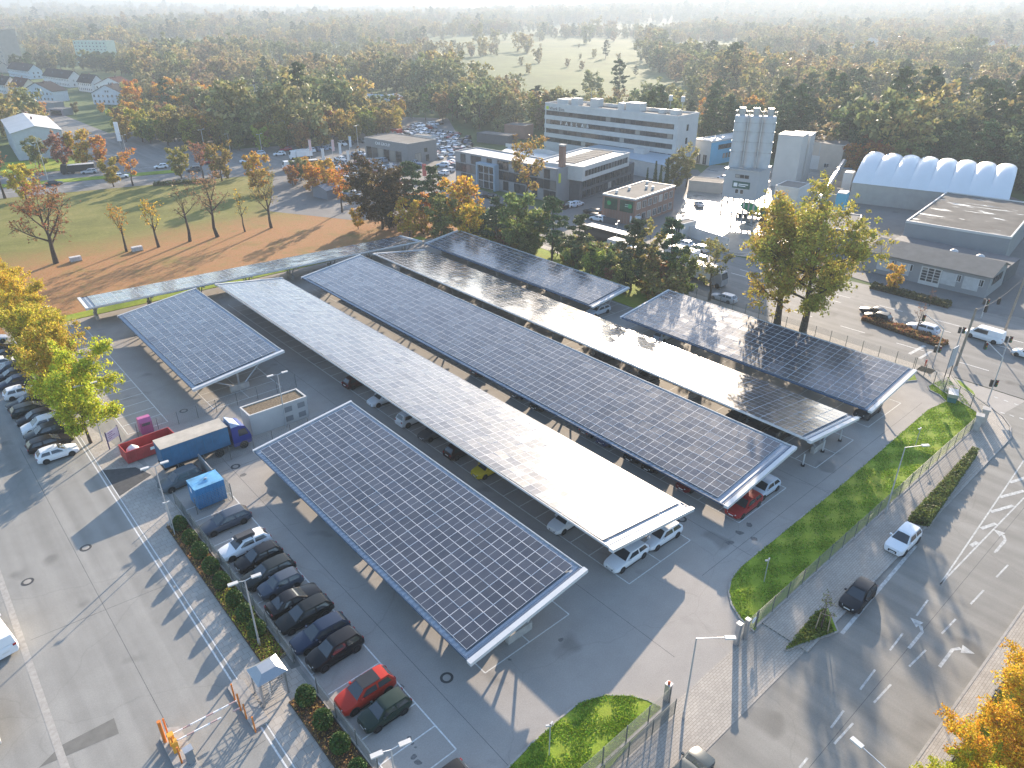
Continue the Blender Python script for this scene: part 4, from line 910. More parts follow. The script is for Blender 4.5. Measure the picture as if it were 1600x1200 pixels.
# row of cars at the front fence (bays of 2.5 m between u 14 and 18.5)
for px, py, kind, col, d, lab in ((347,824,'wagon',SLATE,LEFT,'blue grey estate car beside the blue container, first of the fence row'), (386,857,'wagon',WHITE,LEFT,'white estate car with a dark roof box in the fence row'), (402,880,'hatch',BLACK,LEFT,'black car right in front of the white one with the roof box'), (420,902,'wagon',(0.02,0.024,0.024),LEFT,'black estate behind the double lamp in the fence row'), (434,922,'mini',SLATE,LEFT,'small dark blue grey car in the middle of the fence row'), (463,944,'sedan',BLACK,RIGHT,'black saloon parked nose to the aisle in the fence row'), (480,967,'wagon',(0.014,0.016,0.016),LEFT,'long black estate left of the blue black one in the fence row'), (499,998,'wagon',DBLUE,LEFT,'dark blue estate with a pale blue bonnet in the fence row'), (525,1023,'suv',BLACK,LEFT,'black off road car at the near end of the close packed fence row'), (571,1090,'suv',(0.42,0.035,0.02),LEFT,'red car with a black roof beside a free bay'), (600,1121,'mini',CARGREEN,LEFT,'dark green small car nearest the camera in the fence row')):
    p = at(px, py); o = car(kind, 16.35 if kind in ('mini', 'hatch') else 16.2, p.y, d, col, lab)
    if 'roof box' in lab and 'white estate' in lab:
        rb_ = MB(); rb_.box(-1.05, -0.42, 1.52, 0.75, 0.42, 1.78, 0); rb_.box(-0.9, -0.36, 1.78, 0.6, 0.36, 1.84, 0)
        for xx in (-0.7, 0.4): rb_.box(xx-0.04, -0.62, 1.47, xx+0.04, 0.62, 1.53, 0)
        rb_.build('roof_box', pm('roof_box_plastic', (0.035,0.035,0.038), 0.5), o)
    if 'red car with' in lab:
        MB().box(-1.05, -0.60, 1.665, 0.42, 0.60, 1.705).build('black_roof', pm('black_roof_paint', (0.02,0.02,0.02), 0.3, var=0), o)
car('suv', *atxy(285, 755), R(186), (0.10,0.12,0.135), 'grey off road car outside the fence beside the blue container')
car('mini', 16.2, at(725, 1212).y, LEFT, (0.015,0.016,0.018), 'dark car at the bottom edge of the fence row, only its roof showing')
# left row
for k, (px, py, kind, col, d, lab) in enumerate(((90,714,'hatch',WHITE,RIGHT,'white hatchback at the near end of the left car row'), (84,697,'wagon',BLACK,RIGHT,'black car directly behind the nearest white hatchback of the left row'), (72,684,'suv',(0.03,0.034,0.034),LEFT,'dark grey off road car between a black and a white car in the left row'), (64,672,'suv',WHITE,LEFT,'white car with roof rails facing the yard in the left row'), (52,660,'hatch',BLACK,LEFT,'black car behind the white one facing the yard in the left row'), (43,648,'wagon',(0.02,0.026,0.026),RIGHT,'dark car showing its tail lights in the left row'), (38,635,'sedan',(0.018,0.022,0.02),LEFT,'dark green black car next to the middle white hatchback of the left row'), (29,620,'hatch',WHITE,RIGHT,'white hatchback in the middle of the left car row'), (22,604,'hatch',DBLUE,LEFT,'dark blue car above the middle white hatchback in the left row'), (17,593,'wagon',BLACK,LEFT,'black estate near the left picture edge'), (20,581,'wagon',SLATE,LEFT,'blue grey estate in the upper part of the left row'), (12,571,'hatch',WHITE,RIGHT,'white car half cut in the upper left row'), (10,561,'sedan',BLACK,LEFT,'black car below the last one of the left row'), (8,550,'wagon',(0.03,0.03,0.032),RIGHT,'dark car in the upper left row beside the trees'), (2,533,'hatch',(0.35,0.42,0.55),RIGHT,'pale blue car at the far end of the left row'))):
    p = at(px, py); car(kind, 6.35, p.y, d, col, lab)
# cars under the carports
for px, py, kind, col, u, d, lab in ((590,632,'hatch',WHITE,41.9,LEFT,'white car below the left edge of the second carport, farthest of three'), (632,664,'suv',WHITE,41.9,RIGHT,'white car showing its tail under the second carport'), (665,687,'hatch',(0.10,0.10,0.105),41.9,LEFT,'grey car under the left edge of the second carport'), (703,716,'hatch',(0.03,0.012,0.014),41.9,RIGHT,'very dark red car under the left edge of the second carport'), (750,745,'mini',YEL,41.7,LEFT,'small yellow car under the left edge of the second carport'), (868,830,'hatch',WHITE,41.8,LEFT,'white car beside the high edge near the front of the second carport'), (545,606,'hatch',(0.05,0.012,0.014),41.9,RIGHT,'dark red car deep under the second carport'),
    (962,888,'wagon',WHITE,42.5,LEFT,'white estate at the front end of the second carport'), (1018,852,'wagon',WHITE,47.2,LEFT,'white estate behind the other one at the front end of the second carport'), (1145,806,'wagon',RED,57.4,LEFT,'dark red car at the front left corner of the middle carport'), (1188,772,'hatch',(0.55,0.60,0.66),61.8,LEFT,'silver hatchback at the front right corner of the middle carport'),
    (1065,768,'hatch',(0.16,0.012,0.014),57.2,LEFT,'dark red car in the second bay group under the middle carport'), (1012,737,'hatch',BLACK,57.2,LEFT,'black car between two sunlit patches under the middle carport'), (985,720,'hatch',BLACK,57.2,LEFT,'black hatchback under the left edge of the middle carport'), (940,697,'hatch',(0.02,0.04,0.12),57.2,LEFT,'dark blue car under the left edge of the middle carport'), (912,682,'hatch',(0.09,0.10,0.11),57.2,RIGHT,'grey car under the left edge of the middle carport'), (840,640,'wagon',(0.03,0.035,0.035),57.3,LEFT,'dark estate half way along under the middle carport'), (805,622,'hatch',(0.08,0.085,0.09),57.2,LEFT,'dark grey car half way along under the middle carport'), (742,588,'hatch',(0.04,0.04,0.045),57.2,RIGHT,'dark car in the rear half under the middle carport'),
    (935,490,'wagon',(0.55,0.60,0.66),86.0,LEFT,'silver estate at the near end of the short blue carport'), (1335,660,'suv',(0.05,0.05,0.055),86.5,LEFT,'dark car at the front end of the right carport'), (1152,655,'hatch',(0.07,0.07,0.075),73.0,LEFT,'dark car in the shade under the near half of the fourth carport'), (1185,668,'hatch',(0.09,0.095,0.10),73.0,LEFT,'grey car in the shade near the front of the fourth carport'), (1215,682,'hatch',(0.03,0.03,0.033),73.0,RIGHT,'black car in the shade close to the front end of the fourth carport'), (1022,588,'hatch',(0.10,0.10,0.11),73.0,LEFT,'grey car deep in the shade under the middle of the fourth carport'), (960,556,'wagon',(0.05,0.05,0.06),73.0,LEFT,'dark car in shade half way under the fourth carport'), (1040,528,'hatch',(0.45,0.5,0.55),86.0,RIGHT,'pale car in shade under the rear end of the right carport')):
    p = at(px, py); car(kind, u, p.y, d, col, lab)
for j, k in enumerate((1, 4, 5, 8, 9, 10, 13, 14)):
    car(('hatch', 'wagon', 'suv')[k % 3], 26.5, 32.05+2.5*k, LEFT, (BLACK, GREY, SLATE, SILVER)[k % 4], f"{('black', 'dark grey', 'blue grey', 'silver')[k % 4]} car in shade under the foreground carport, {('nearest', 'second', 'third', 'fourth', 'fifth', 'sixth', 'seventh', 'farthest')[j]} from its front end")
# street cars
car('suv', *atxy(1408, 850), LEFT, WHITE, 'white car with a glass roof parked on the side road by the hedge')
car('hatch', *atxy(1336, 938), LEFT, (0.018,0.02,0.024), 'black hatchback parked on the side road near the grass corner')
car('hatch', *atxy(1077, 1215), R(4), (0.06,0.075,0.08), 'dark grey car at the bottom edge in the bay by the entrance')
car('van', *atxy(-2, 1002), R(100), WHITE, 'white van cut by the left picture edge')
# main road
car('sedan', *atxy(1366, 492), R(88), (0.03,0.035,0.05), 'dark car beside the black one on the main road')
car('hatch', *atxy(1372, 500), R(88), BLACK, 'black car nearest the planted median on the main road')
car('wagon', *atxy(1441, 518), R(88), (0.62,0.63,0.68), 'silver estate on the main road above the planted median')
car('van', *atxy(1537, 530), R(89), WHITE, 'white delivery van waiting on the main road at the right')
car('mini', *atxy(1603, 558), R(85), WHITE, 'white car cut by the right picture edge on the main road')
# boulevard and junction
BL = math.atan2(-18.2, 73.3)
for px, py, kind, col, d, lab in ((85,289,'sedan',(0.03,0.045,0.055),0,'dark car on the near lanes of the boulevard'), (140,271,'wagon',SILVER,math.pi,'silver car on the far lanes of the boulevard before the lorry'), (25,284,'wagon',(0.30,0.2,0.16),math.pi,'bronze car at the left end of the boulevard'), (190,278,'hatch',WHITE,0,'white car half hidden behind the golden lawn edge tree'), (187,252,'van',(0.05,0.05,0.055),math.pi,'black van before the junction beside the golden tree'), (252,263,'hatch',WHITE,math.pi,'white car at the stop line of the junction'), (303,268,'suv',GREY,math.pi,'grey off road car at the junction behind the olive tree'), (385,254,'hatch',WHITE,math.pi,'white car crossing right of the broad golden tree'), (330,256,'hatch',(0.3,0.03,0.03),math.pi,'red car mostly hidden by the golden tree'), (405,243,'suv',(0.6,0.62,0.66),math.pi,'pale car first in the queue below the red one'), (437,243,'hatch',WHITE,math.pi,'white car left of the white box van'), (447,236,'hatch',(0.35,0.03,0.05),math.pi,'red car by the lamp post at the wood edge')):
    p = at(px, py); far_car(kind, p.x, p.y, BL+d, col, lab)
# dealership lot: rows of cars one can hardly tell apart
DC = [WHITE, SILVER, SILVER, (0.32,0.36,0.42), (0.20,0.27,0.36), GREY, BLACK, (0.5,0.54,0.58), (0.25,0.03,0.04), (0.07,0.12,0.2), WHITE, (0.55,0.62,0.70)]
DCN = ['white', 'silver', 'silver', 'grey blue', 'blue', 'dark grey', 'black', 'pale grey', 'dark red', 'dark blue', 'white', 'pale blue']
def lot_row(p0, p1, n, label, group, along, kinds=('hatch', 'wagon', 'suv', 'sedan')):
    a, b = Vector(atxy(*p0)), Vector(atxy(*p1)); d = (b-a).normalized(); L = (b-a).length
    n = min(n, int(L/2.45)) if not along else min(n, int(L/5.3))
    ang = math.atan2(d.y, d.x)+(0 if along else math.pi/2)
    for k in range(n):
        if random.random() < 0.07: continue
        p = a+(b-a)*((k+0.5)/n); cn = random.randrange(len(DC)); kd = random.choice(kinds); far_car(kd, p.x, p.y, ang+random.choice((0, math.pi))+random.uniform(-0.03, 0.03), DC[cn], f"{DCN[cn]} {dict(hatch='hatchback', wagon='estate car', suv='off road car', sedan='saloon')[kd]} {label}", group)
G1 = 'cars parked in rows before the dealership'; L1 = 'in the rows before the dealership hall'
for a, b, n in (((470,262),(570,243),16), ((490,275),(600,252),17), ((515,268),(560,260),6), ((520,285),(620,262),16), ((545,293),(640,270),14), ((538,312),(590,300),7), ((530,228),(570,222),8), ((470,240),(520,232),6), ((505,290),(560,280),8), ((560,300),(625,286),9), ((625,262),(655,256),5), ((480,268),(540,256),9)):
    lot_row(a, b, n, L1, G1, False)
G2 = 'cars parked in rows behind the dealership'; L2 = 'in the packed rows behind the dealership hall'
for a, b, n in (((672,226),(738,230),16), ((676,233),(735,238),14), ((678,242),(712,244),8), ((600,213),(640,203),10), ((610,209),(680,200),14), ((640,200),(690,194),10), ((672,220),(735,224),14), ((670,250),(690,247),3), ((690,262),(712,252),4), ((655,212),(735,218),18), ((640,207),(720,212),16), ((620,216),(645,209),6), ((676,238),(738,234),14)):
    lot_row(a, b, n, L2, G2, False)
for px, py, kind, col, a, lab in ((693,273,'hatch',WHITE,100,'white car at the corner of the glass office building'), (702,268,'hatch',SILVER,100,'silver car at the corner of the glass office building'), (709,262,'hatch',SLATE,100,'blue car at the corner of the glass office building'), (655,262,'hatch',(0.05,0.12,0.25),60,'blue car on the forecourt right of the dealership hall'), (743,305,'hatch',SILVER,95,'silver car parked before the glass portal'), (766,310,'wagon',BLACK,95,'black car parked before the glass portal'), (885,325,'suv',BLACK,10,'black car at the grey end wall of the glass office'), (893,323,'hatch',WHITE,10,'white car at the grey end wall of the glass office'), (902,322,'hatch',(0.6,0.66,0.74),10,'pale car right of the white one at the office end wall'), (925,334,'wagon',(0.02,0.025,0.03),100,'dark car left of the brick office, farthest of three'), (925,341,'hatch',BLACK,100,'black car left of the brick office'), (934,345,'hatch',WHITE,100,'white car left of the brick office'), (1003,350,'hatch',BLACK,20,'black car at the front corner of the brick office'), (945,388,'hatch',(0.35,0.45,0.2),95,'light green car on the main road before the coach'),
    (1092,322,'sedan',(0.5,0.51,0.53),50,'silver car alone on the bright wet yard'), (1098,297,'van',WHITE,140,'white van in front of the flat garage row'), (1152,293,'hatch',RED,80,'red car behind the garage row'), (1130,281,'hatch',WHITE,80,'white car behind the garage row'), (1140,287,'hatch',BLACK,80,'black car behind the garage row'), (1316,273,'van',(0.05,0.22,0.42),150,'blue van left of the white ribbed hall'), (1313,258,'hatch',(0.6,0.66,0.74),100,'pale car above the blue van, near the beige hall'), (1336,262,'hatch',WHITE,100,'white car near the beige hall, right of the blue van'), (1313,264,'hatch',SLATE,100,'blue car between the beige hall and the blue van'), (1592,335,'van',(0.65,0.7,0.75),95,'white van at the right edge beside the puddled roof'),
    (1068,385,'hatch',WHITE,92,'white car on the main road beside the low white wall'), (1090,392,'wagon',(0.5,0.5,0.52),92,'silver car on the main road below the low white wall'), (1050,410,'wagon',(0.4,0.42,0.45),92,'grey car on the main road among the roadside trees'), (1078,425,'hatch',RED,92,'red car on the main road among the roadside trees'), (1130,470,'wagon',(0.55,0.56,0.6),92,'silver car behind the rear corner of the right carport')):
    p = at(px, py); far_car(kind, p.x, p.y, R(a), col, lab)
# ================================================================ BUILDINGS
def win_mat():
    m, nt, b = _new('window_glass'); oi = nt.nodes.new('ShaderNodeObjectInfo')
    c = _ramp(nt, oi.outputs['Random'], [(0.0, (0.015,0.018,0.022)), (0.7, (0.035,0.04,0.045)), (0.88, (0.09,0.09,0.09)), (0.97, (0.30,0.28,0.24)), (1.0, (0.4,0.38,0.35))])
    nt.links.new(c, b.inputs['Base Color']); b.inputs['Roughness'].default_value = 0.12; b.inputs['Specular IOR Level'].default_value = 0.7
    MATS['window_glass'] = m; return m
M_WIN = win_mat(); M_WFR = pm('window_frame', (0.62,0.62,0.62), 0.5, var=0.05); M_WFD = pm('dark_window_frame', (0.06,0.062,0.065), 0.5, var=0.05)
M_WWALL = pm('white_render', (0.52,0.515,0.50), 0.85, var=0.07, scale=0.5); M_GWALL = pm('grey_cladding', (0.24,0.25,0.26), 0.65, var=0.07, scale=0.4); M_DWALL = pm('dark_grey_wall', (0.10,0.105,0.115), 0.7, var=0.1)
M_BRK = paving('brick_wall', (0.24,0.10,0.065), (0.29,0.13,0.085), (0.28,0.24,0.2), 0.25, 0.075); M_ROOFG = pm('grey_flat_roof', (0.15,0.145,0.138), 0.9, var=0.2, scale=0.25); M_ROOFW = pm('white_flat_roof', (0.52,0.515,0.50), 0.55, var=0.1, scale=0.2); M_ROOFB = pm('blue_grey_roof', (0.33,0.40,0.46), 0.5, var=0.1, scale=0.2)
M_TILE = pm('dark_roof_tiles', (0.03,0.03,0.034), 0.85, var=0.2, scale=2, spec=0.1); M_TILER = pm('red_roof_tiles', (0.20,0.07,0.05), 0.75, var=0.25, scale=2); M_TILEB = pm('brown_red_roof_tiles', (0.08,0.035,0.03), 0.85, var=0.2, scale=2, spec=0.1)
M_BEIGE = pm('beige_wall', (0.46,0.40,0.34), 0.85, var=0.08, scale=0.4); M_TINTW = tint_mat('painted_wall', 0.85, 0, 0.12)
M_LETTER = pm('dark_letters', (0.03,0.03,0.035), 0.6, var=0); M_LETW = pm('white_letters', (0.8,0.8,0.8), 0.5, var=0)
WINM = {}
def window(parent, x, y, z, w, h, face='front', fr=None, name='window', bars=1, mat=None):
    """front: wall facing -y; right: wall facing +x; left: -x; back: +y"""
    fr = fr or M_WFR; key = (round(w, 2), round(h, 2), fr.name, bars, (mat or M_WIN).name)
    if key not in WINM:
        m = MB(); t = 0.07
        m.poly([(0, -0.012, 0), (w, -0.012, 0), (w, -0.012, h), (0, -0.012, h)], 1)
        for q in ((0, 0, w, t), (0, h-t, w, h), (0, t, t, h-t), (w-t, t, w, h-t)): m.box(q[0], -0.05, q[1], q[2], 0, q[3], 0)
        for k in range(bars): xx = w*(k+1)/(bars+1); m.box(xx-0.03, -0.045, t, xx+0.03, 0, h-t, 0)
        WINM[key] = m.mesh('window', [fr, mat or M_WIN])
    return put(name, WINM[key], parent, (x, y, z), {'front': 0, 'right': math.pi/2, 'left': -math.pi/2, 'back': math.pi}[face])
def frame(FL, FR):
    FL = Vector((FL[0], FL[1])); FR = Vector((FR[0], FR[1])); d = FR-FL
    return FL, d.length, math.atan2(d.y, d.x)
def text(parent, s, x, y, z, size, mat, face='front', name='lettering', align='LEFT', ext=0.02):
    c = bpy.data.curves.new(name, 'FONT'); c.body = s; c.size = size; c.extrude = ext; c.align_x = align
    tmp = bpy.data.objects.new('tmp', c); me = bpy.data.meshes.new_from_object(tmp); me.name = name; bpy.data.objects.remove(tmp)
    me.materials.clear(); me.materials.append(mat); o = put(name, me, parent, (x, y, z)); o.rotation_euler = (math.pi/2, 0, {'front': 0, 'right': math.pi/2, 'left': -math.pi/2}[face]); return o
def flat_block(name, label, FL, FR, D, h, wall, roof, par=0.35, cat='building', z0=0.0, edge=None):
    p, W, ang = frame(FL, FR); t = thing(name, label, cat, (p.x, p.y, 0), ang)
    m = MB(); m.box(0, 0, z0, W, D, h-0.01); m.build('wall', wall, t)
    r = MB(); e = 0.25
    r.poly([(0, 0, h), (W, 0, h), (W, D, h), (0, D, h)]); ro = r.build('roof', roof, t)
    q = MB()
    for a in ((-0.06, -0.06, W+0.06, e), (-0.06, D-e, W+0.06, D+0.06), (-0.06, e, e, D-e), (W-e, e, W+0.06, D-e)): q.box(a[0], a[1], h-0.25, a[2], a[3], h+par)
    q.build('parapet', edge or wall, ro)
    return t, W, D
def gable_house(label, FL, FR, D, eave, ridge, wall, roofm, axis='x', wins=True, cat='house', dorm=True, name='house'):
    p, W, ang = frame(FL, FR); t = thing(name, label, cat, (p.x, p.y, 0), ang); m = MB()
    ov = 0.4
    if axis == 'x':      # ridge parallel to the front, gables left and right
        m.box(0, 0, 0, W, D, eave)
        for x in (0, W): m.poly([(x, 0, eave), (x, D, eave), (x, D/2, ridge)])
        A = [((-ov, -ov), (W+ov, -ov), 0), ((W+ov, D+ov), (-ov, D+ov), 1)]; ek = eave-ov*(ridge-eave)/(D/2)
        s1 = [(-ov, -ov, ek), (W+ov, -ov, ek), (W+ov, D/2, ridge), (-ov, D/2, ridge)]; s2 = [(W+ov, D+ov, ek), (-ov, D+ov, ek), (-ov, D/2, ridge), (W+ov, D/2, ridge)]
    else:
        m.box(0, 0, 0, W, D, eave)
        for y in (0, D): m.poly([(0, y, eave), (W, y, eave), (W/2, y, ridge)])
        ek = eave-ov*(ridge-eave)/(W/2)
        s1 = [(-ov, -ov, ek), (W/2, -ov, ridge), (W/2, D+ov, ridge), (-ov, D+ov, ek)]; s2 = [(W+ov, -ov, ek), (W+ov, D+ov, ek), (W/2, D+ov, ridge), (W/2, -ov, ridge)]
    wo = m.build('wall', M_TINTW, t); wo.color = (*wall, 1)
    ro = None
    for s in (s1, s2):
        r = MB(); up = [(x, y, z+0.18) for x, y, z in s]; n = 4
        r.add([(x, y, z+0.03) for x, y, z in s]+up, [(3,2,1,0), (4,5,6,7)]+[(i, (i+1) % 4, (i+1) % 4+4, i+4) for i in range(4)])
        ro = r.build('roof', roofm, t)
    ch = MB(); ch.box(W*0.5+0.6, D*0.5-0.3, ridge-0.6, W*0.5+1.2, D*0.5+0.3, ridge+0.9); ch.build('chimney', M_BRK, ro)
    if wins:
        nx = max(2, int(W/2.6))
        for fl in range(2 if eave > 4.2 else 1):
            for k in range(nx): window(t, W*(k+0.5)/nx-0.55, -0.02, 0.9+fl*2.7, 1.1, 1.35)
        if axis == 'y': window(t, W/2-1.2, -0.02, eave+0.5, 0.9, 1.1); window(t, W/2+0.3, -0.02, eave+0.5, 0.9, 1.1)
        else:
            for k in range(2): window(t, W+0.02, D*(0.28+0.34*k), 3.4, 1.0, 1.3, 'right'); window(t, W+0.02, D*(0.28+0.34*k), 0.9, 1.0, 1.3, 'right')
            for k in range(2):   # skylights
                y = D*0.22; z = eave+(ridge-eave)*0.44+0.22; sx = W*(0.3+0.35*k); sl = math.atan2(ridge-eave, D/2)
                o = MB().box(0, 0, 0, 0.8, 1.1, 0.06).build('skylight', M_WIN, t, (sx, y, z)); o.rotation_euler = (sl, 0, 0)
    return t
# -- white five storey office block
t, W, D = flat_block('office_block', 'long white five storey office block with dark window bands', atxy(852,162,16), atxy(1060,184,16), 12.5, 16, M_WWALL, M_ROOFG, 0.5)
nw = 26
for f, z in enumerate((12.45, 9.45, 6.4, 3.4)):
    MB().box(0.6, -0.03, z-0.05, W-1.2, 0.0, z+1.55).build('window_band', M_WFD, t)
    for k in range(nw): window(t, 0.7+(W-2.1)*k/nw, -0.03, z, (W-2.1)/nw-0.06, 1.5, 'front', M_WFD, bars=0)
for z in (1.2, 5.05, 8.05, 11.05, 14.05): MB().box(-0.05, -0.22, z-0.1, W+0.05, -0.004, z+1.30 if z > 2 else 3.2).build('spandrel', M_WWALL, t)
for z in (11.5, 7.5): window(t, W+0.02, D*0.45, z, 1.1, 1.9, 'right', M_WFD)
text(t, 'Werk Eins.', 2.2, -0.26, 14.15, 1.6, M_LETTER); MB().box(0.7, -0.25, 14.3, 1.9, -0.222, 15.3).build('logo_square', pm('lime_sign', (0.55,0.6,0.05), 0.6, var=0), t)
for k, ch in enumerate('FABLAB'): text(t, ch, 7.2+k*2.35, -0.11, 9.6, 1.6, M_LETW)
for x, y, w, d, h in ((3, 3, 5, 5, 1.6), (9, 3.5, 3, 3, 2.2), (17, 4, 3.4, 3, 2.6), (29, 3.5, 2.6, 3, 2.2), (32.5, 3, 5.5, 4, 2.6), (44, 5, 2, 2, 1.3), (49, 4, 2.5, 2.5, 1.6)):
    MB().box(x, y, 16.02, x+w, y+d, 16.02+h).build('roof_unit', M_ROOFW, t)
MB().box(12, 8.6, 16.0, W-4, 8.9, 17.0).build('roof_screen', M_ROOFW, t)
for x in (15.8, 47.5, 52): MB().tube((x, 6, 16), (x, 6, 21.5), 0.09, 0.05, 6).build('mast', M_GALV, t)
for x in (47.5, 52): MB().box(x-0.5, 5.6, 20.0, x+0.5, 6.4, 21.6).build('antenna', M_ROOFW, t)
# -- low blue grey roofed hall in front of it
pp = pxpoly((868,240),(955,222),(1058,238),(1066,246),(1045,260),(985,248),(960,238),(890,248))
t = thing('low_hall', 'low hall with a blue grey roof at the foot of the white office block', 'building')
cz = 4.6; sc_ = (CAM_H-cz)/CAM_H; q = [(x*sc_, y*sc_) for x, y in pp]
MB().prism(q, 0, cz).build('wall', M_WWALL, t); MB().prism([((x-q[0][0])*0.985+q[0][0], (y-q[0][1])*0.985+q[0][1]) for x, y in q], cz, cz+0.12).build('roof', M_ROOFB, t)
c0 = at(1005, 242, cz)
for dx, dy in ((0, 0), (6, -5)): MB().box(c0.x+dx, c0.y+dy, cz+0.1, c0.x+dx+3, c0.y+dy+4, cz+1.6).build('roof_unit', M_ROOFW, t)
pp = pxpoly((775,238),(800,224),(860,232),(905,246),(880,252))
t = thing('shed_roof_hall', 'low hall with a bright white saw tooth roof behind the glass office', 'building'); q = [(x*sc_*0.99, y*sc_*0.99) for x, y in pp]
MB().prism(q, 0, 4.3).build('wall', M_GWALL, t); MB().prism(q, 4.304, 4.45).build('roof', M_ROOFW, t)
c1 = Vector(q[0])
for k in range(6):
    a = Vector(atxy(790+k*16, 229+k*3, 4.5)); MB().add([(a.x, a.y, 4.45), (a.x+1.2, a.y-5, 4.45), (a.x+5, a.y-4.2, 4.45), (a.x+3.8, a.y+0.8, 4.45), (a.x, a.y, 5.6), (a.x+1.2, a.y-5, 5.6)], [(0,1,5,4), (4,5,2,3), (0,4,3), (1,2,5)]).build('roof_light', M_ROOFW, t)
# -- glass office
h = 8.6; FLg, FRg = Vector(atxy(711,237,h)), Vector(atxy(871,266,h)); Dg = (Vector(atxy(903,259,h))-FRg).length
t, W, D = flat_block('glass_office', 'three storey glass fronted office building with a large blue framed portal', FLg, FRg, max(9, Dg), h, M_GWALL, M_ROOFW, 0.3)
ncol = 18; M_GLZ = pm('facade_panel_grey', (0.28,0.29,0.30), 0.4, var=0.1)
for r_ in range(3):
    for k in range(ncol):
        x = 0.25+(W-0.5)*k/ncol; w = (W-0.5)/ncol-0.10
        if 5 <= k <= 7 and r_ < 2: continue
        if (k*7+r_*3) % 5 in (0, 1) and r_ != 1: MB().box(x, -0.04, 0.5+r_*2.75, x+w, 0, 0.5+r_*2.75+2.45).build('facade_panel', M_GLZ, t)
        else: window(t, x, -0.02, 0.5+r_*2.75, w, 2.45, 'front', M_WFD, bars=0)
px0, px1 = 0.25+(W-0.5)*5/ncol, 0.25+(W-0.5)*8/ncol
po = MB(); po.box(px0-0.5, -1.8, 0, px0, -0.01, 6.6); po.box(px1, -1.8, 0, px1+0.5, -0.01, 6.6); po.box(px0-0.5, -1.8, 6.6, px1+0.5, -0.01, 7.2); pf = po.build('portal_frame', pm('portal_blue_metal', (0.30,0.40,0.48), 0.4, var=0.05), t)
for r_ in range(3):
    for k in range(3): w = (px1-px0)/3; window(t, px0+w*k+0.03, -1.3, 0.3+r_*2.1, w-0.06, 2.0, 'front', M_WFR, bars=0, name='portal_window')
for z in (1.0, 3.7, 6.3): window(t, W+0.02, D*0.72, z, 1.4, 1.5, 'right', M_WFR)
MB().box(W+0.02, D*0.06, 5.2, W+0.05, D*0.06+0.9, 7.6).build('logo_plate', pm('lime_sign', (0.55,0.6,0.05)), t)
# -- its rear wing with the white top storey
h = 9.0; FLw, FRw = Vector(atxy(911,263,h)), Vector(atxy(984,240,h))
t, W, D = flat_block('office_wing', 'office wing with a white strip windowed top floor above a dark recessed ground floor', FLw, FRw, 15, h, M_WWALL, M_ROOFW, 0.35, z0=5.6)
MB().box(0.8, 1.2, 0, W+6, D, 5.59).build('recessed_floor', M_DWALL, t)
for k in range(15): window(t, 1.2+(W-2.2)*k/15, -0.02, 6.7, (W-2.2)/15-0.25, 1.5, 'front', M_WFD, bars=1)
for k in range(12):
    for z in (0.6, 3.2): window(t, 2.2+k*2.4, 1.18, z, 1.9, 1.9, 'front', M_WFD, bars=1)
MB().box(-1.6, 5.2, h-0.1, -0.2, 6.6, h+5.2).build('chimney', M_BRK, t); MB().box(-1.75, 5.05, h+5.2, -0.05, 6.75, h+5.6).build('chimney_cap', M_CPL, t)
for k in range(9): MB().box(4+k*2.6, 5, h+0.05, 6.3+k*2.6, 11, h+0.18).build('roof_panel', M_ROOFG, t)
# -- brick office
h = 6.2; FLb, FRb = Vector(atxy(942,303,h)), Vector(atxy(993,312,h)); Db = (Vector(atxy(1057,291,h))-FRb).length
t, W, D = flat_block('brick_office', 'small two storey brick office with green billboards and a grey flat roof', FLb, FRb, Db, h, M_BRK, M_ROOFG, 0.15, edge=M_ROOFW)
for k in range(2):
    x = 0.7+k*(W/2-0.2); MB().box(x, -0.12, 2.9, x+W/2-1.0, -0.01, 5.6).build('billboard', pm('green_billboard', (0.02,0.06,0.035), 0.5, var=0.6, scale=0.8), t)
    MB().lathe([(0.55, 0), (0.55, 0.03), (0.0, 0.03)], 14, 0, Matrix.Translation((x+1.3+k*1.5, -0.125, 4.4)) @ Matrix.Rotation(math.pi/2, 4, 'X')).build('billboard_emblem', pm('bright_green_sign', (0.03,0.35,0.12), 0.5, var=0), t)
for k in range(2): MB().box(W/2+1.9, -0.135, 4.6-k*0.45, W/2+3.6-k*0.5, -0.121, 4.82-k*0.45).build('billboard_line', pm('pale_green_print', (0.35,0.5,0.4), 0.6, var=0), t)
for k in range(7):
    for z in (0.7, 3.6): window(t, W+0.02, 0.8+k*(D-1)/7, z, (D-1)/7-0.9, 1.7, 'right', M_WFR)
for x, y in ((2, 3), (2.5, 8), (5, 12), (6.5, 12.5), (2.2, 17)): MB().tube((x, y, h), (x, y, h+0.7), 0.35, 0.35, 10).build('roof_vent', M_ROOFW, t)
MB().box(2.2, -2.6, 0.02, 5.8, -2.45, 1.6).build('sign_fence', M_DWALL, t)
# -- dealership
h = 6.6; FLd, FRd = Vector(atxy(569,215,h)), Vector(atxy(637,226,h)); Dd = (Vector(atxy(674,224,h))-FRd).length
t, W, D = flat_block('dealership_hall', 'grey car dealership hall with a glass front below a deep fascia', FLd, FRd, max(Dd, 13), h, pm('dealer_grey', (0.20,0.20,0.20), 0.6, var=0.06), M_ROOFG, 0.2)
for k in range(6): window(t, 0.8+(W-4)*k/6, -0.02, 0.3, (W-4)/6-0.3, 3.6, 'front', M_WFD, bars=0, name='shop_window')
text(t, 'CAR GROUP', W*0.26, -0.06, 5.0, 1.35, M_LETW, name='fascia_lettering')
window(t, W+0.02, D*0.22, 0.2, 2.8, 3.2, 'right', M_WFD); window(t, W+0.02, D*0.55, 3.3, 1.4, 1.3, 'right', M_WFD); window(t, W+0.02, D*0.6, 0.2, 1.4, 2.2, 'right', M_WFD)
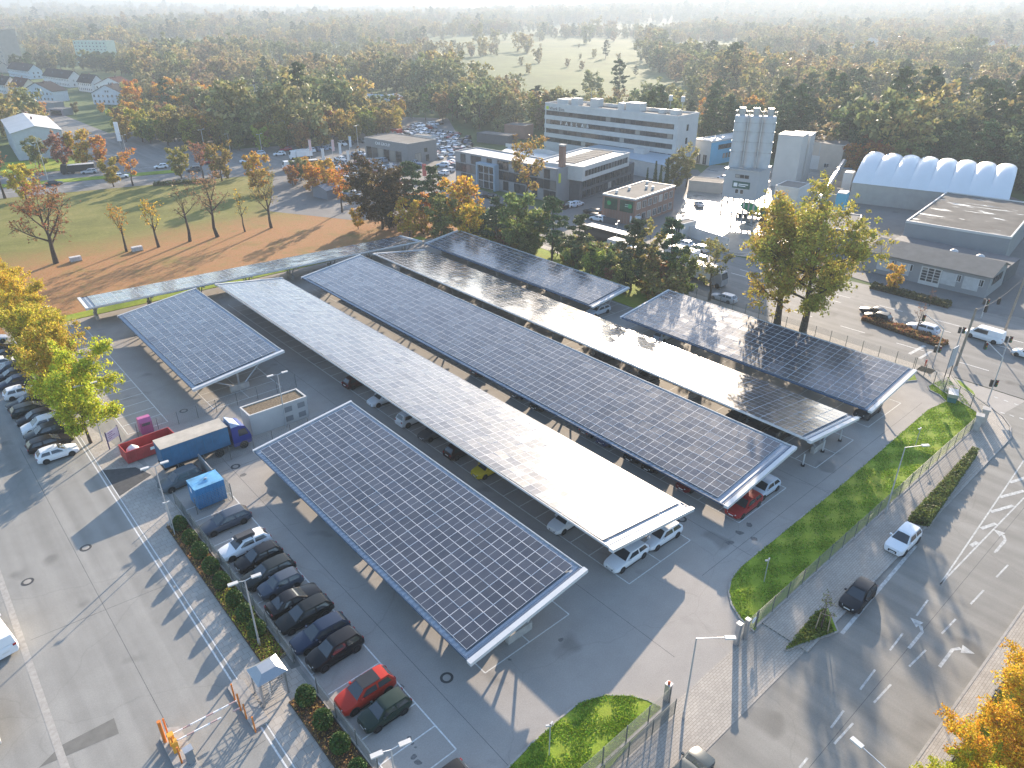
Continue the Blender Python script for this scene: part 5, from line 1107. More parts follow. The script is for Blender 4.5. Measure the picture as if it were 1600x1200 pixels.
# -- portable cabins by the car rows
for px, py, w, lab in ((648,222,8,'white site cabin beside the packed car rows'), (600,212,7,'red and white stall behind the dealership hall')):
    p = at(px, py); t, W, D = flat_block('site_cabin', lab, (p.x, p.y), (p.x+2.2, p.y-w), 3, 2.8, M_WWALL if 'red' not in lab else pm('red_stall', (0.4,0.05,0.04)), M_ROOFG, 0.05, 'cabin')
    for k in range(3): window(t, 0.7+k*2.3, -0.02, 1.0, 1.4, 1.1)
# -- concrete plant
ang = math.atan2(-0.97, 0.24); t = thing('concrete_plant', 'pale concrete mixing plant on steel legs carrying three tall silos', 'plant', (154.5, 98.6, 0), ang)
W, D = 8.2, 8.6
for x in (0.2, 2.9, 5.6, W-0.2):
    for y in (0.2, D/2, D-0.2): MB().box(x-0.16, y-0.16, 0, x+0.16, y+0.16, 5.4).build('leg', M_GALV, t)
hs = MB().box(0, 0, 5.4, W, D, 12.0).build('mixer_house', pm('plant_cladding', (0.37,0.38,0.39), 0.5, var=0.06, scale=0.5), t)
MB().box(-0.15, -0.15, 12.0, W+0.15, D+0.15, 12.25).build('platform', M_GALV, t)
for k in range(3): window(hs, 2.6+k*1.15, -0.02, 10.3, 1.0, 0.8, 'front', M_WFD, bars=0)
for k in range(2): window(hs, 3.0+k*1.2, -0.02, 6.6, 0.9, 1.1, 'front', M_WFR, bars=0)
sg = MB().box(2.2, -0.10, 7.9, 6.4, -0.01, 9.5).build('sign_board', pm('plant_sign_green', (0.03,0.09,0.07), 0.5, var=0.05), t)
MB().box(2.5, -0.13, 8.25, 3.4, -0.10, 9.15).build('sign_emblem', M_LETW, sg)
for k in range(2): MB().box(3.7, -0.13, 8.8-k*0.4, 6.0-k*0.6, -0.10, 9.0-k*0.4).build('sign_line', M_LETW, sg)
vr = Vector((0.52, -0.855)); ca, sa = math.cos(-ang), math.sin(-ang); vl = Vector((vr.x*ca-vr.y*sa, vr.x*sa+vr.y*ca)); cx_, cy_ = W/2, D/2
M_SILO = pm('silo_paint', (0.47,0.48,0.49), 0.45, var=0.06, scale=0.6)
for k in (-1, 0, 1):
    x, y = cx_+vl.x*3.15*k, cy_+vl.y*3.15*k
    s = MB().lathe([(1.52, 12.26), (1.52, 18.0), (1.52, 23.6), (1.3, 23.9), (0.0, 24.1)], 24, 0, Matrix.Translation((x, y, 0))).build('silo', M_SILO, t, smooth=True, sharp=30)
    for z in (15.8, 18.1, 20.4, 22.4): MB().lathe([(1.53, z-0.07), (1.60, z-0.07), (1.60, z+0.07), (1.53, z+0.07)], 24, 0, Matrix.Translation((x, y, 0))).build('silo_ring', M_GALV, s)
    MB().tube((x, y, 24.0), (x, y, 25.6), 0.75, 0.75, 14).build('silo_filter', M_GALV, s)
    rl = MB()
    for i in range(12):
        a0, a1 = 2*math.pi*i/12, 2*math.pi*(i+1)/12; P = lambda a, z: (x+1.5*math.cos(a), y+1.5*math.sin(a), z)
        rl.tube(P(a0, 23.8), P(a0, 24.9), 0.03, 0.03, 4); rl.tube(P(a0, 24.9), P(a1, 24.9), 0.03, 0.03, 4)
    rl.build('railing', M_GALV, s)
for k in (-0.5, 0.5):
    x, y = cx_+vl.x*3.15*k+vl.y*1.5, cy_+vl.y*3.15*k-vl.x*1.5; MB().tube((x, y, 12.2), (x, y, 24.3), 0.12, 0.12, 8).build('filling_pipe', M_ROOFW, t)
# -- tall white blocks behind it
for px, py, w, d, h, lab in ((1222,293,6.5,7,14.5,'tall plain white tower block behind the silos, the higher left one'), (1238,285,5.5,8,13.5,'tall plain white tower block behind the silos, the right one')):
    p = at(px, py); flat_block('white_tower', lab, (p.x-1, p.y+w/2), (p.x+0.8, p.y-w/2), d, h, pm('tower_cladding', (0.50,0.49,0.465), 0.6, var=0.05, scale=0.4), M_ROOFW, 0.1)
p = at(1222, 330); flat_block('plant_annexe', 'small white annexe with windows under the silos', (p.x, p.y+3), (p.x+1, p.y-3), 8, 6, M_WWALL, M_ROOFG, 0.1)
# -- beige hall, blue hall, garages
t, W, D = flat_block('beige_hall', 'beige windowless hall with a pale roof at the pine wood', (229.2,119.5), (230.4,106), 15, 8.2, M_BEIGE, M_ROOFG, 0.15)
window(t, 3.2, -0.02, 0.1, 3.4, 4.2, 'front', M_WFR, bars=0, mat=M_ROOFW, name='roller_door'); window(t, 8.4, -0.02, 1.0, 1.6, 1.4); MB().box(W*0.45, -0.03, 0, W*0.45+0.25, 0, 8).build('downpipe', M_GALV, t)
h = 7.5; t, W, D = flat_block('blue_hall', 'hall with bright blue side wall and a white roof beside the office block', atxy(1086,218,h), atxy(1112,222,h), 26, h, pm('bright_blue_wall', (0.12,0.42,0.62), 0.6, var=0.06, scale=0.3), M_ROOFW, 0.3, edge=M_ROOFW)
MB().box(-0.03, -0.06, 0, W+0.03, -0.004, h).build('white_front', M_WWALL, t); window(t, 1.5, -0.08, 0.1, 1.6, 3.2); window(t, 4.0, -0.08, 0.1, 1.6, 3.2)
for k in range(5): window(t, W+0.02, 7+k*1.6, 1.6, 1.2, 1.6, 'right', M_WFD)
for k in range(8): window(t, W+0.02, 4.0+k*1.75, 4.7, 1.7, 1.5, 'right', M_WFD, bars=0)
p = at(1084, 300); flat_block('garage_row', 'low flat roofed garage row at the edge of the bright yard', (p.x, p.y+2), (p.x+3.6, p.y-6.5), 6, 2.9, M_BEIGE, M_ROOFG, 0.1, 'garage')
p0, p1 = atxy(1065,366), atxy(1135,390); t, W, D = flat_block('long_wall', 'long low white boundary wall before the bright yard', p0, p1, 0.4, 2.4, M_WWALL, M_WWALL, 0.02, 'wall')
p0, p1 = atxy(1052,368), atxy(1066,372); t, W, D = flat_block('gatehouse', 'small white gatehouse at the end of the low white wall', p0, p1, 4.5, 3.2, M_WWALL, M_ROOFG, 0.1, 'gatehouse'); window(t, 0.5, -0.02, 0.2, max(0.8, W*0.5), 2.1)
# -- white ribbed membrane hall
FLt, FRt = Vector(atxy(1332,285,5.2)), Vector(atxy(1577,312,5.2)); p, W, ang = frame(FLt, FRt); t = thing('membrane_hall', 'hall with a white ribbed vaulted membrane roof before the pine wood', 'hall', (p.x, p.y, 0), ang)
D = 28.0; MB().box(0, 0, 0, W, D, 5.15).build('wall', pm('hall_concrete', (0.36,0.345,0.325), 0.8, var=0.08, scale=0.5), t)
nb_, sub = 8, 8; M_MEM = pm('white_membrane', (0.66,0.67,0.68), 0.35, var=0.03, scale=0.3)
for b_i in range(nb_):
    m = MB(); nv = 15
    for i in range(sub+1):
        fx = i/sub; x = W*(b_i+fx)/nb_; bul = 0.95*math.sin(math.pi*fx)**0.6
        for j in range(nv):
            s = j/(nv-1); y = -0.3+(D+0.6)*s; z = 5.2+5.0*math.sin(math.pi*s)**0.95+bul*math.sin(math.pi*s)**0.5
            m.v.append((x, y, z))
    for i in range(sub):
        for j in range(nv-1): a = i*nv+j; m.f.append((a, a+nv, a+nv+1, a+1)); m.m.append(0)
    m.build('membrane_bay', M_MEM, t, smooth=True, sharp=60)
for x in (-0.02, W+0.02):
    m = MB(); m.poly([(x, -0.3+(D+0.6)*j/14, 5.2+5.0*math.sin(math.pi*j/14)**0.95-0.02) for j in range(15)]); m.build('gable', M_MEM, t)
# -- flat hall with puddles on its roof
m_pud, nt_, b_ = _new('puddled_roof'); o_ = _obj(nt_)
f_ = _noise(nt_, _map(nt_, o_, (0.10, 0.42, 1)), 1.0, 4, 0.5, 0.7)
nt_.links.new(_ramp(nt_, _noise(nt_, o_, 0.3, 5), [(0.3, (0.10,0.096,0.09)), (0.7, (0.155,0.148,0.138))]), b_.inputs['Base Color'])
nt_.links.new(_ramp(nt_, f_, [(0.0, (0.95,)*3), (0.60, (0.9,)*3), (0.64, (0.05,)*3)]), b_.inputs['Roughness']); nt_.links.new(_ramp(nt_, f_, [(0.0, (0.06,)*3), (0.60, (0.06,)*3), (0.64, (0.5,)*3)]), b_.inputs['Specular IOR Level'])
h = 5.6; FLf, FRf = Vector(atxy(1416,346,h)), Vector(atxy(1580,372,h)); Df = (Vector(atxy(1586,315,h))-FRf).length
t, W, D = flat_block('puddled_hall', 'large flat roofed grey hall with shining puddles on its roof', FLf, FRf, min(Df, 36), h, M_GWALL, m_pud, 0.22, 'hall', edge=M_ROOFW)
# -- workshop in front
FLs, FRs = Vector(atxy(1357,392,4.0)), Vector(atxy(1549,433,4.0)); p, W, ang = frame(FLs, FRs); t = thing('workshop', 'long low grey workshop with a big glazed gate facing the main road', 'workshop', (p.x, p.y, 0), ang); D = 10.0
MB().box(0, 0, 0, W, D, 3.9).build('wall', M_GWALL, t)
for x in (0.0, W): MB().poly([(x, 0, 3.9), (x, D, 3.9), (x, D*0.62, 5.2)]).build('gable', M_GWALL, t)
for s in ([(-0.4, -0.5, 3.82), (W+0.4, -0.5, 3.82), (W+0.4, D*0.62, 5.25), (-0.4, D*0.62, 5.25)], [(W+0.4, D+0.4, 3.8), (-0.4, D+0.4, 3.8), (-0.4, D*0.62, 5.25), (W+0.4, D*0.62, 5.25)]):
    MB().add([(x, y, z+0.02) for x, y, z in s]+[(x, y, z+0.2) for x, y, z in s], [(3,2,1,0), (4,5,6,7)]+[(i, (i+1) % 4, (i+1) % 4+4, i+4) for i in range(4)]).build('roof', pm('felt_roof', (0.17,0.163,0.15), 0.9, var=0.12, scale=0.6), t)
gx = W*0.47; g = MB().box(gx, -0.08, 0.02, gx+3.6, -0.01, 3.4).build('gate', M_ROOFW, t)
for r_ in range(5):
    for k in range(3): MB().box(gx+0.25+k*1.1, -0.11, 0.75+r_*0.52, gx+1.15+k*1.1, -0.08, 1.15+r_*0.52).build('gate_pane', M_WIN, g)
for k, x in enumerate((W*0.20, W*0.36, W*0.75, W*0.92)): window(t, x, -0.02, 1.9, 0.9, 1.3)
for k, x in enumerate((W*0.10, W*0.26, W*0.64, W*0.81)): MB().box(x, -0.05, 0.9, x+2.6, -0.01, 3.2).build('wall_panel', pm('pale_wall_panel', (0.45,0.46,0.46), 0.6), t)
for k in range(4): window(t, W+0.02, 2.0+k*1.5, 1.9, 1.2, 1.5, 'right', M_WFD, bars=0)
MB().box(-0.6, D+0.5, 0, W, D+9, 3.2).build('rear_annexe', M_DWALL, t)
for k in range(3): MB().box(W*(0.12+0.3*k), 0.6, 4.28+0.001*k, W*(0.12+0.3*k)+0.12, D*0.62, 5.42).build('roof_seam', M_GALV, t) if False else None
for x, y in ((W*0.52, D+4), (W*0.74, D+4)): MB().lathe([(0.8, 3.2), (0.75, 3.55), (0.4, 3.8), (0, 3.9)], 12, 0, Matrix.Translation((x, y, 0))).build('roof_dome', M_ROOFW, t, smooth=True)
h = 4.2; FLm, FRm = Vector(atxy(1250,352,h)), Vector(atxy(1342,362,h)); t, W, D = flat_block('yard_office', 'flat roofed low building behind the big roadside trees', FLm, FRm, 15, h, M_GWALL, M_ROOFG, 0.15)
for k in range(4): window(t, 1+k*2.3, -0.02, 1.0, 1.4, 1.4)
# plant yard: bunkers, conveyor, containers
for k in range(5):
    p = at(1262+k*7, 312-k*10); o = thing('bunker_wall', 'concrete bunker wall between gravel heaps beside the conveyor', 'wall', (p.x, p.y, 0), R(-75), 'gravel bunker walls'); MB().box(0, 0, 0, 8, 0.5, 2.2).build('slab', M_BEIGE, o)
    q = MB(); n = 10
    q.add([(4+3.0*math.cos(2*math.pi*i/n), 3+2.0*math.sin(2*math.pi*i/n), 0.02) for i in range(n)]+[(4, 3, 1.5)], [(i, (i+1) % n, n) for i in range(n)]); q.build('gravel_heap', pm('gravel_brown', (0.26,0.19,0.13), 0.95, var=0.3, scale=2), o)
a, b = at(1262, 345), at(1314, 278); o = thing('conveyor', 'long grey conveyor gallery rising past the gravel bunkers', 'conveyor', (a.x, a.y, 0)); d = b-a
MB().tube((0, 0, 1.2), (d.x, d.y, 5.0), 0.7, 0.7, 6).build('gallery', M_GALV, o)
for k in range(5): f = (k+0.5)/5; MB().tube((d.x*f, d.y*f, 0), (d.x*f, d.y*f, 0.9+3.8*f), 0.12, 0.12, 5).build('leg', M_GALV, o)
for px, py, c, w, hh, lab in ((1302,330,(0.10,0.42,0.55),2.4,4.5,'blue and white mixer container tower near the conveyor'), (1312,302,(0.6,0.62,0.62),2.4,5.5,'white container standing upright beside the conveyor')):
    p = at(px, py); o = thing('yard_container', lab, 'container', (p.x, p.y, 0), R(-75)); q = MB().box(0, 0, 0, w, 3.5, hh).build('box', M_TINTW, o); q.color = (*c, 1); MB().box(0.1, 0.1, hh, w-0.1, 3.4, hh+0.3).build('lid', M_ROOFW, o)
a, b = Vector(atxy(1352,316)), Vector(atxy(1425,318)); o = thing('orange_boom', 'long orange machine boom lying before the ribbed hall', 'boom', (a.x, a.y, 0), math.atan2((b-a).y, (b-a).x)); bl = (b-a).length
m_or = pm('orange_machine', (0.55,0.10,0.03), 0.5)
for z in (0.5, 1.3): MB().box(0, 0, z, bl, 0.15, z+0.15).build('chord', m_or, o)
for k in range(12): MB().tube((bl*k/12, 0.07, 0.55), (bl*(k+1)/12, 0.07, 1.35), 0.06, 0.06, 4).build('lattice', m_or, o)
# -- warehouse at the left
FLh, FRh = Vector(atxy(17,208,9)), Vector(atxy(95,202,9)); W0 = (FRh-FLh).length; d_ = (FRh-FLh).normalized()
gable_house('pale metal warehouse with a white roof beside the boulevard', FLh, FRh, 42, 8.8, 10.6, (0.52,0.545,0.57), M_ROOFW, 'y', False, 'warehouse', name='warehouse')
# -- terraced houses
HW = (0.66,0.66,0.65); HB = (0.50,0.60,0.68); HC = (0.66,0.60,0.50)
for FLp, FRp, D, wall, rm, ax, lab in (
    ((70,131),(110,137),9,HW,M_TILE,'x','white house with a dark roof in the middle of the terrace, balcony in its gable'), ((15,119),(48,124),9,HB,M_TILE,'x','pale blue gabled house at the rear left of the terrace'), ((124,142),(146,145),8,HW,M_TILE,'x','white house with a dark roof left of the double gabled house'), ((147,163),(196,164),10,(0.60,0.63,0.68),M_TILE,'y','large pale gabled house at the right end of the terrace'), ((152,148),(200,150),9,HW,M_TILEB,'y','white house with solar panels behind the large pale gabled one'), ((40,158),(86,160),10,(0.52,0.58,0.64),M_TILE,'y','grey blue gabled house with two rows of windows at the front left'), ((20,148),(40,152),8,HC,M_TILEB,'x','cream house with a dark red roof at the left'), ((-12,144),(12,148),8,HW,M_TILE,'x','white house with a dark roof at the left picture edge'), ((-12,112),(14,114),8,HW,M_TILE,'y','small white gable at the left edge behind the terrace'),
    ((222,132),(242,135),8,HW,M_TILE,'x','dark roofed house among trees right of the terrace'), ((243,137),(268,139),8,(0.5,0.45,0.42),M_TILER,'x','red roofed house among trees right of the terrace'), ((282,139),(298,140),8,HW,M_TILER,'y','small white house with a red roof among the trees'), ((382,145),(408,147),9,HW,M_TILE,'x','white house with a dark roof alone at the wood edge'), ((300,130),(325,131),8,HW,M_TILER,'y','white gabled house with a red roof edge behind the trees')):
    gable_house(lab, atxy(*FLp), atxy(*FRp), D, 5.6, 9.8, wall, rm, ax)
for FLp, FRp, D, h, lab in (((56,172),(86,174),6,4.0,'grey flat roofed low building below the terrace'), ((78,180),(100,181),6,3.0,'low garage with an open front below the terrace'), ((33,188),(50,189),8,3.6,'red and yellow kiosk with a white roof behind the warehouse')):
    t, W, D = flat_block('low_building', lab, atxy(*FLp), atxy(*FRp), D, h, pm('red_stall', (0.4,0.05,0.04)) if 'red' in lab else M_GWALL, M_ROOFW if 'red' in lab else M_ROOFG, 0.1)
    if 'open front' in lab: window(t, 1, -0.02, 0.1, W-2, 2.3, 'front', M_WFD, bars=0)
# -- flats and far halls
def slab_block(label, FLp, FRp, D, h, col, nf, nc, roof=None):
    p, W, ang = frame(atxy(*FLp), atxy(*FRp)); t, W, D = flat_block('apartment_block', label, atxy(*FLp), atxy(*FRp), D, h, M_BEIGE if col is None else pm('wall_'+label[:12].replace(' ', '_'), col, 0.85), roof or M_ROOFG, 0.3)
    for f in range(nf):
        for k in range(nc): window(t, W*(k+0.5)/nc-0.7, -0.02, h-2.4-f*2.8, 1.4, 1.3)
slab_block('beige six storey block of flats at the left edge', (-14,112), (14,114), 14, 31, None, 9, 5)
slab_block('pale green block of flats among the trees', (122,98), (172,99), 12, 19, (0.42,0.54,0.46), 3, 9)
slab_block('second beige tower of flats right behind the first', (18,113), (38,110), 10, 29, (0.5,0.42,0.34), 8, 3)
for FLp, FRp, D, e, r_, lab in (((540,168),(600,172),12,4.2,6.5,'long low barn with a blue grey roof at the wood edge'), ((602,172),(634,166),12,4.0,6.0,'side wing of the blue grey roofed barn'), ((1490,140),(1560,142),14,5,7,'long white hall with a pale roof far right among trees')):
    gable_house(lab, atxy(*FLp), atxy(*FRp), D, e, r_, (0.55,0.55,0.55), M_ROOFB, 'x', False, 'barn', name='barn')
for FLp, FRp, D, h, lab in (((1165,104),(1215,106),24,6,'white flat factory hall far off right of the meadow, left part'), ((1218,106),(1278,108),26,7,'white flat factory hall far off right of the meadow, right part'), ((1190,118),(1225,119),14,4,'small flat building before the far factory hall')):
    t, W, D = flat_block('factory_hall', lab, atxy(*FLp), atxy(*FRp), D, h, M_WWALL, M_ROOFW, 0.2)
    for k in range(8): window(t, W*(k+0.2)/8, -0.02, 1.5, W/12, 2.0, 'front', M_WFD, bars=0)
rr_ = random.Random(3)
for k in range(34):
    px = rr_.uniform(1240, 1600); py = rr_.uniform(52, 104); p = at(px, py); w = rr_.uniform(9, 20); a = rr_.uniform(-0.6, 0.6)-HEAD
    gable_house('gabled house in the far hazy suburb at the right', (p.x, p.y), (p.x+w*math.cos(a), p.y+w*math.sin(a)), rr_.uniform(9, 12), rr_.uniform(5, 9), rr_.uniform(9.5, 14), (0.6,0.58,0.55), rr_.choice((M_TILE, M_TILER, M_ROOFB)), rr_.choice('xy'), False).__setitem__('group', 'houses of the far suburb')
p = at(745, 222); flat_block('grey_shed', 'low grey shed at the wood edge right of the packed car rows', (p.x, p.y), (p.x+4, p.y-14), 6, 3.4, M_DWALL, M_ROOFG, 0.1, 'shed')
p = at(788, 215); flat_block('brick_shed', 'small dark brick building in the trees behind the car rows', (p.x, p.y), (p.x+3, p.y-9), 7, 5, M_BRK, M_ROOFG, 0.1, 'shed')
# ================================================================ FENCES, LAMPS, SIGNS, SMALL THINGS
M_WIRE = pm('fence_wire', (0.17,0.185,0.175), 0.6, metal=0.2, var=0.08); M_POST = pm('fence_post', (0.14,0.15,0.145), 0.6, metal=0.2, var=0.1)
FENM = {}
def fence_panel(L, h, gap):
    key = (round(L, 2), h, gap)
    if key not in FENM:
        m = MB(); n = int(L/gap); w = 0.006
        for i in range(n+1):
            x = i*L/n; m.add([(x-w, 0, 0.06), (x+w, 0, 0.06), (x, 0.012, 0.06), (x-w, 0, h), (x+w, 0, h), (x, 0.012, h)], [(0,1,4,3), (1,2,5,4), (2,0,3,5)])
        k = int(h/0.2)
        for i in range(k+1):
            z = 0.06+(h-0.06)*i/k; m.add([(0, -0.012, z-w), (0, -0.012, z+w), (0, 0.012, z), (L, -0.012, z-w), (L, -0.012, z+w), (L, 0.012, z)], [(0,1,4,3), (1,2,5,4), (2,0,3,5)])
        FENM[key] = m.mesh('mesh_panel', M_WIRE)
    return FENM[key]
POSTM = {}
def fence(label, pts, h=1.9, step=2.5, gap=0.10, base=False, group=None, post_r=0.032):
    o = thing('mesh_fence', label, 'fence', (pts[0][0], pts[0][1], 0), 0, group); z0 = Vector((pts[0][0], pts[0][1]))
    if h not in POSTM: POSTM[h] = MB().box(-post_r, -post_r, 0, post_r, post_r, h+0.12).mesh('post', M_POST)
    for a, b in zip(pts, pts[1:]):
        a, b = Vector(a[:2])-z0, Vector(b[:2])-z0; L = (b-a).length; n = max(1, round(L/step)); d = (b-a)/n; ang = math.atan2(d.y, d.x)
        me = fence_panel(d.length, h, gap)
        for i in range(n):
            p = a+d*i; put('mesh_panel', me, o, (p.x, p.y, 0.05), ang); put('post', POSTM[h], o, (p.x, p.y, 0.0), ang)
        if base: put('base_kerb', MB().box(0, -0.10, -0.02, L, 0.10, 0.16).mesh('base_kerb', M_KERB), o, (a.x, a.y, 0), ang)
    p = Vector(pts[-1][:2])-z0; put('post', POSTM[h], o, (p.x, p.y, 0))
    return o
fence('long wire mesh fence along the grass verge of the side road', [(44.2, 19.42), (96.6, 19.42), (98.2, 21.7), (100.2, 25.7), (104.2, 31.2)], 1.9, base=True)
fence('wire mesh fence along the main road behind the right carport', [(104.2, 31.4), (104.2, 74)], 1.9)
fence('wire mesh fence between the clipped conifers and the front car row', [(13.45, 29), (13.45, 37.6)], 1.7, base=True)
fence('wire mesh fence behind the planted strip from the turnstile to the blue container', [(13.45, 41.6), (13.45, 68.6)], 1.7, base=True)
fence('wire mesh fence in front of the blue truck and the white transformer house', [(15.6, 73.3), (24, 73.2), (35.5, 73.0)], 1.7, gap=0.2)
fence('wire mesh fence on the shaded aisle behind the red skip', [(14.7, 85.4), (24.2, 85.2), (35.1, 85.0)], 1.7, gap=0.2)
fence('sliding mesh gate standing open beside the lower grass corner', [(20.5, 19.55), (32.7, 19.55)], 1.8, gap=0.12, base=True)
fence('second mesh gate leaf parallel to the sliding gate at the entrance', [(22.0, 18.75), (32.3, 18.75)], 1.6, gap=0.05)
# solid low fence across the side road
o = thing('panel_fence', 'low grey panelled fence behind the opposite pavement', 'fence', (36, 3.8, 0))
for k in range(13):
    MB().box(k*2.5+0.05, -0.03, 0.15, k*2.5+2.45, 0.03, 1.25).build('fence_board', pm('grey_fence_board', (0.22,0.235,0.245), 0.7), o)
    MB().box(k*2.5-0.06, -0.06, 0, k*2.5+0.06, 0.06, 1.4).build('post', M_POST, o)
# entrance gate posts
for x, y, w, h, lab in ((41.4, 19.5, 0.35, 2.3, 'steel gate post box at the entrance, nearest the lot'), (42.5, 19.4, 0.3, 2.1, 'second steel gate post box at the entrance'), (32.9, 19.9, 0.4, 1.7, 'stone gate pillar with an orange warning lamp')):
    o = thing('gate_post', lab, 'post', (x, y, 0)); MB().box(-w/2, -w/2, 0, w/2, w/2, h).build('pillar', M_GALV, o); MB().box(-w/2-0.04, -w/2-0.04, h, w/2+0.04, w/2+0.04, h+0.08).build('cap', M_GALV, o)
    if 'orange' in lab: MB().lathe([(0.10, 1.78), (0.11, 1.95), (0.05, 2.02), (0, 2.03)], 10).build('warning_lamp', pm('orange_lamp', (0.7,0.12,0.02), 0.4, var=0), o)
o = fence('short grey mesh gate leaf with a round sign at the entrance', [(41.6, 19.42), (44.0, 19.42)], 1.9, gap=0.1)
MB().lathe([(0.3, 0), (0.3, 0.02), (0, 0.02)], 16, 0, Matrix.Translation((1.9, -0.05, 1.4)) @ Matrix.Rotation(math.pi/2, 4, 'X')).build('round_sign', M_LETW, o)

# ---- lamps
def lamp_head(m, M, l=0.75): m.box(0, -0.16, -0.05, l, 0.16, 0.06, 0, M); m.box(0.08, -0.13, -0.065, l-0.05, 0.13, -0.05, 1, M)
M_LENS = pm('lamp_lens', (0.7,0.7,0.68), 0.3, var=0); M_POLE = pm('lamp_pole', (0.52,0.53,0.54), 0.45, metal=0.5, var=0.06)
def lamp(x, y, h, label, heads=((0, 0.9),), r=0.08):
    o = thing('street_lamp', label, 'lamp', (x, y, 0)); MB().tube((0, 0, 0), (0, 0, h), r, r*0.6, 10).build('pole', M_POLE, o, smooth=True); MB().tube((0, 0, 0), (0, 0, 0.8), r*1.3, r*1.3, 10).build('pole_base', M_POLE, o)
    for a, arm in heads:
        d = Vector((math.cos(a), math.sin(a), 0)); MB().tube((0, 0, h-0.02), d*arm+Vector((0, 0, h+0.1)), 0.035, 0.03, 6).build('arm', M_POLE, o)
        m = MB(); lamp_head(m, Matrix.Translation(d*arm+Vector((0, 0, h+0.1))) @ Matrix.Rotation(a, 4, 'Z')); m.build('lamp_head', [M_ROOFW, M_LENS], o)
    return o
lamp(12.1, 45.0, 7.0, 'tall double headed lamp rising from the conifer strip in the front', ((R(170), 0.5), (R(-10), 0.5)))
lamp(12.8, 25.5, 7.0, 'double headed lamp at the bottom edge, seen from above', ((R(165), 0.5), (R(-15), 0.5)))
lamp(11.8, 64.8, 7.6, 'double headed lamp at the near end of the blue truck', ((R(175), 0.5), (R(-5), 0.5)))
lamp(11.2, 87.5, 7.5, 'double headed lamp before the row of plane trees', ((R(175), 0.5), (R(-5), 0.5)))
lamp(29.3, 76.0, 7.2, 'double headed lamp behind the white transformer house', ((R(175), 0.5), (R(-5), 0.5)))
lamp(12.5, 118, 7.5, 'double headed lamp half hidden in the plane trees', ((R(175), 0.5), (R(-5), 0.5)))
lamp(*atxy(1067.6, 1122), 8.1, 'single arm street lamp at the brick entrance', ((R(-42), 1.9),))
lamp(*atxy(1383, 803), 8.1, 'single arm street lamp at the fence by the street verge', ((R(-35), 1.7),))
_a, _b = at(1402, 1214, 8), at(1348, 1168, 8); lamp(_a.x, _a.y, 7.9, 'street lamp at the bottom right, only its long arm showing', ((math.atan2(_b.y-_a.y, _b.x-_a.x), (_b-_a).length),))
for px, py, h, lab in ((1193.5,910,2.6,'thin camera pole on the tip of the street verge'), (1430,697,2.4,'thin camera pole on the upper part of the street verge'), (858,1181,3.2,'thin camera pole in the lower grass corner'), (274,837,4.0,'slim camera pole at the end of the conifer strip')):
    p = at(px, py); o = thing('camera_pole', lab, 'pole', (p.x, p.y, 0)); MB().tube((0, 0, 0), (0, 0, h), 0.05, 0.04, 8).build('pole', M_POLE, o)
    for a in (0.3, 2.6): MB().box(-0.05, -0.06, -0.06, 0.32, 0.06, 0.06, 0, Matrix.Translation((0, 0, h)) @ Matrix.Rotation(a, 4, 'Z')).build('camera_housing', M_ROOFW, o)
for k, (px, py, h) in enumerate(((75,281,11), (322,245,9), (360,236,6), (410,242,7), (450,228,9), (200,250,8), (560,232,8), (120,262,9), (960,418,9))):
    p = at(px, py); lamp(p.x, p.y, h, ('tall street lamp on the boulevard median at the left', 'street lamp at the wood edge behind the junction', 'short street lamp left of the two traffic arms', 'street lamp right of the broad golden tree', 'street lamp at the wood edge by the red car', 'street lamp at the near corner of the junction', 'street lamp behind the dealership flags', 'street lamp beside the golden green trees', 'lamp post before the black coach')[k], ((R(30), 0.8), (R(210), 0.8)), 0.11)

# ---- the blue lorry
M_TARP = pm('blue_tarpaulin', (0.035,0.13,0.24), 0.55, var=0.2, scale=0.8); M_BCAB = pm('cab_blue', (0.015,0.035,0.21), 0.3, var=0.05)
t = thing('tarpaulin_lorry', 'blue tarpaulin lorry with a pale dirty roof parked beside the red skip', 'lorry', (14.5, 74.5, 0))
bx_ = MB(); bx_.box(0, 0, 1.15, 7.4, 2.5, 3.55); bx_.build('cargo_box', M_TARP, t)
MB().box(-0.03, -0.03, 3.552, 7.43, 2.53, 3.60).build('cargo_roof', pm('dirty_tarpaulin_roof', (0.44,0.40,0.34), 0.8, var=0.2, scale=0.7), t)
for k in range(9): MB().box(0.1+k*0.89, -0.03, 1.2, 0.16+k*0.89, -0.002, 3.5).build('tarpaulin_strap', pm('strap_blue', (0.05,0.17,0.30)), t)
MB().box(-0.05, 0.2, 0.75, 9.6, 2.3, 1.14).build('chassis', M_TRIM, t)
c = MB(); prof = [(7.75, 0.55), (9.85, 0.55), (9.95, 1.4), (9.80, 1.9), (9.35, 2.9), (9.0, 3.05), (7.75, 3.05)]; n = len(prof)
c.add([(x, 0.08, z) for x, z in prof]+[(x, 2.42, z) for x, z in prof], [tuple(range(n))[::1], tuple(range(2*n-1, n-1, -1))]+[((i+1) % n, i, i+n, (i+1) % n+n) for i in range(n)]); c.build('cab', M_BCAB, t)
MB().poly([(9.83, 0.25, 1.92), (9.83, 2.25, 1.92), (9.40, 2.15, 2.84), (9.40, 0.35, 2.84)]).build('windscreen', M_GLASS, t)
MB().poly([(8.5, 0.07, 1.75), (9.65, 0.07, 1.75), (9.35, 0.07, 2.65), (8.5, 0.07, 2.65)]).build('side_window', M_GLASS, t)
MB().add([(7.8, 0.2, 3.06), (8.9, 0.2, 3.06), (7.8, 2.3, 3.06), (8.9, 2.3, 3.06), (7.8, 0.35, 3.75), (7.8, 2.15, 3.75)], [(0,1,4), (2,5,3), (1,3,5,4), (0,4,5,2)]).build('wind_deflector', pm('deflector_blue', (0.30,0.38,0.55), 0.3), t)
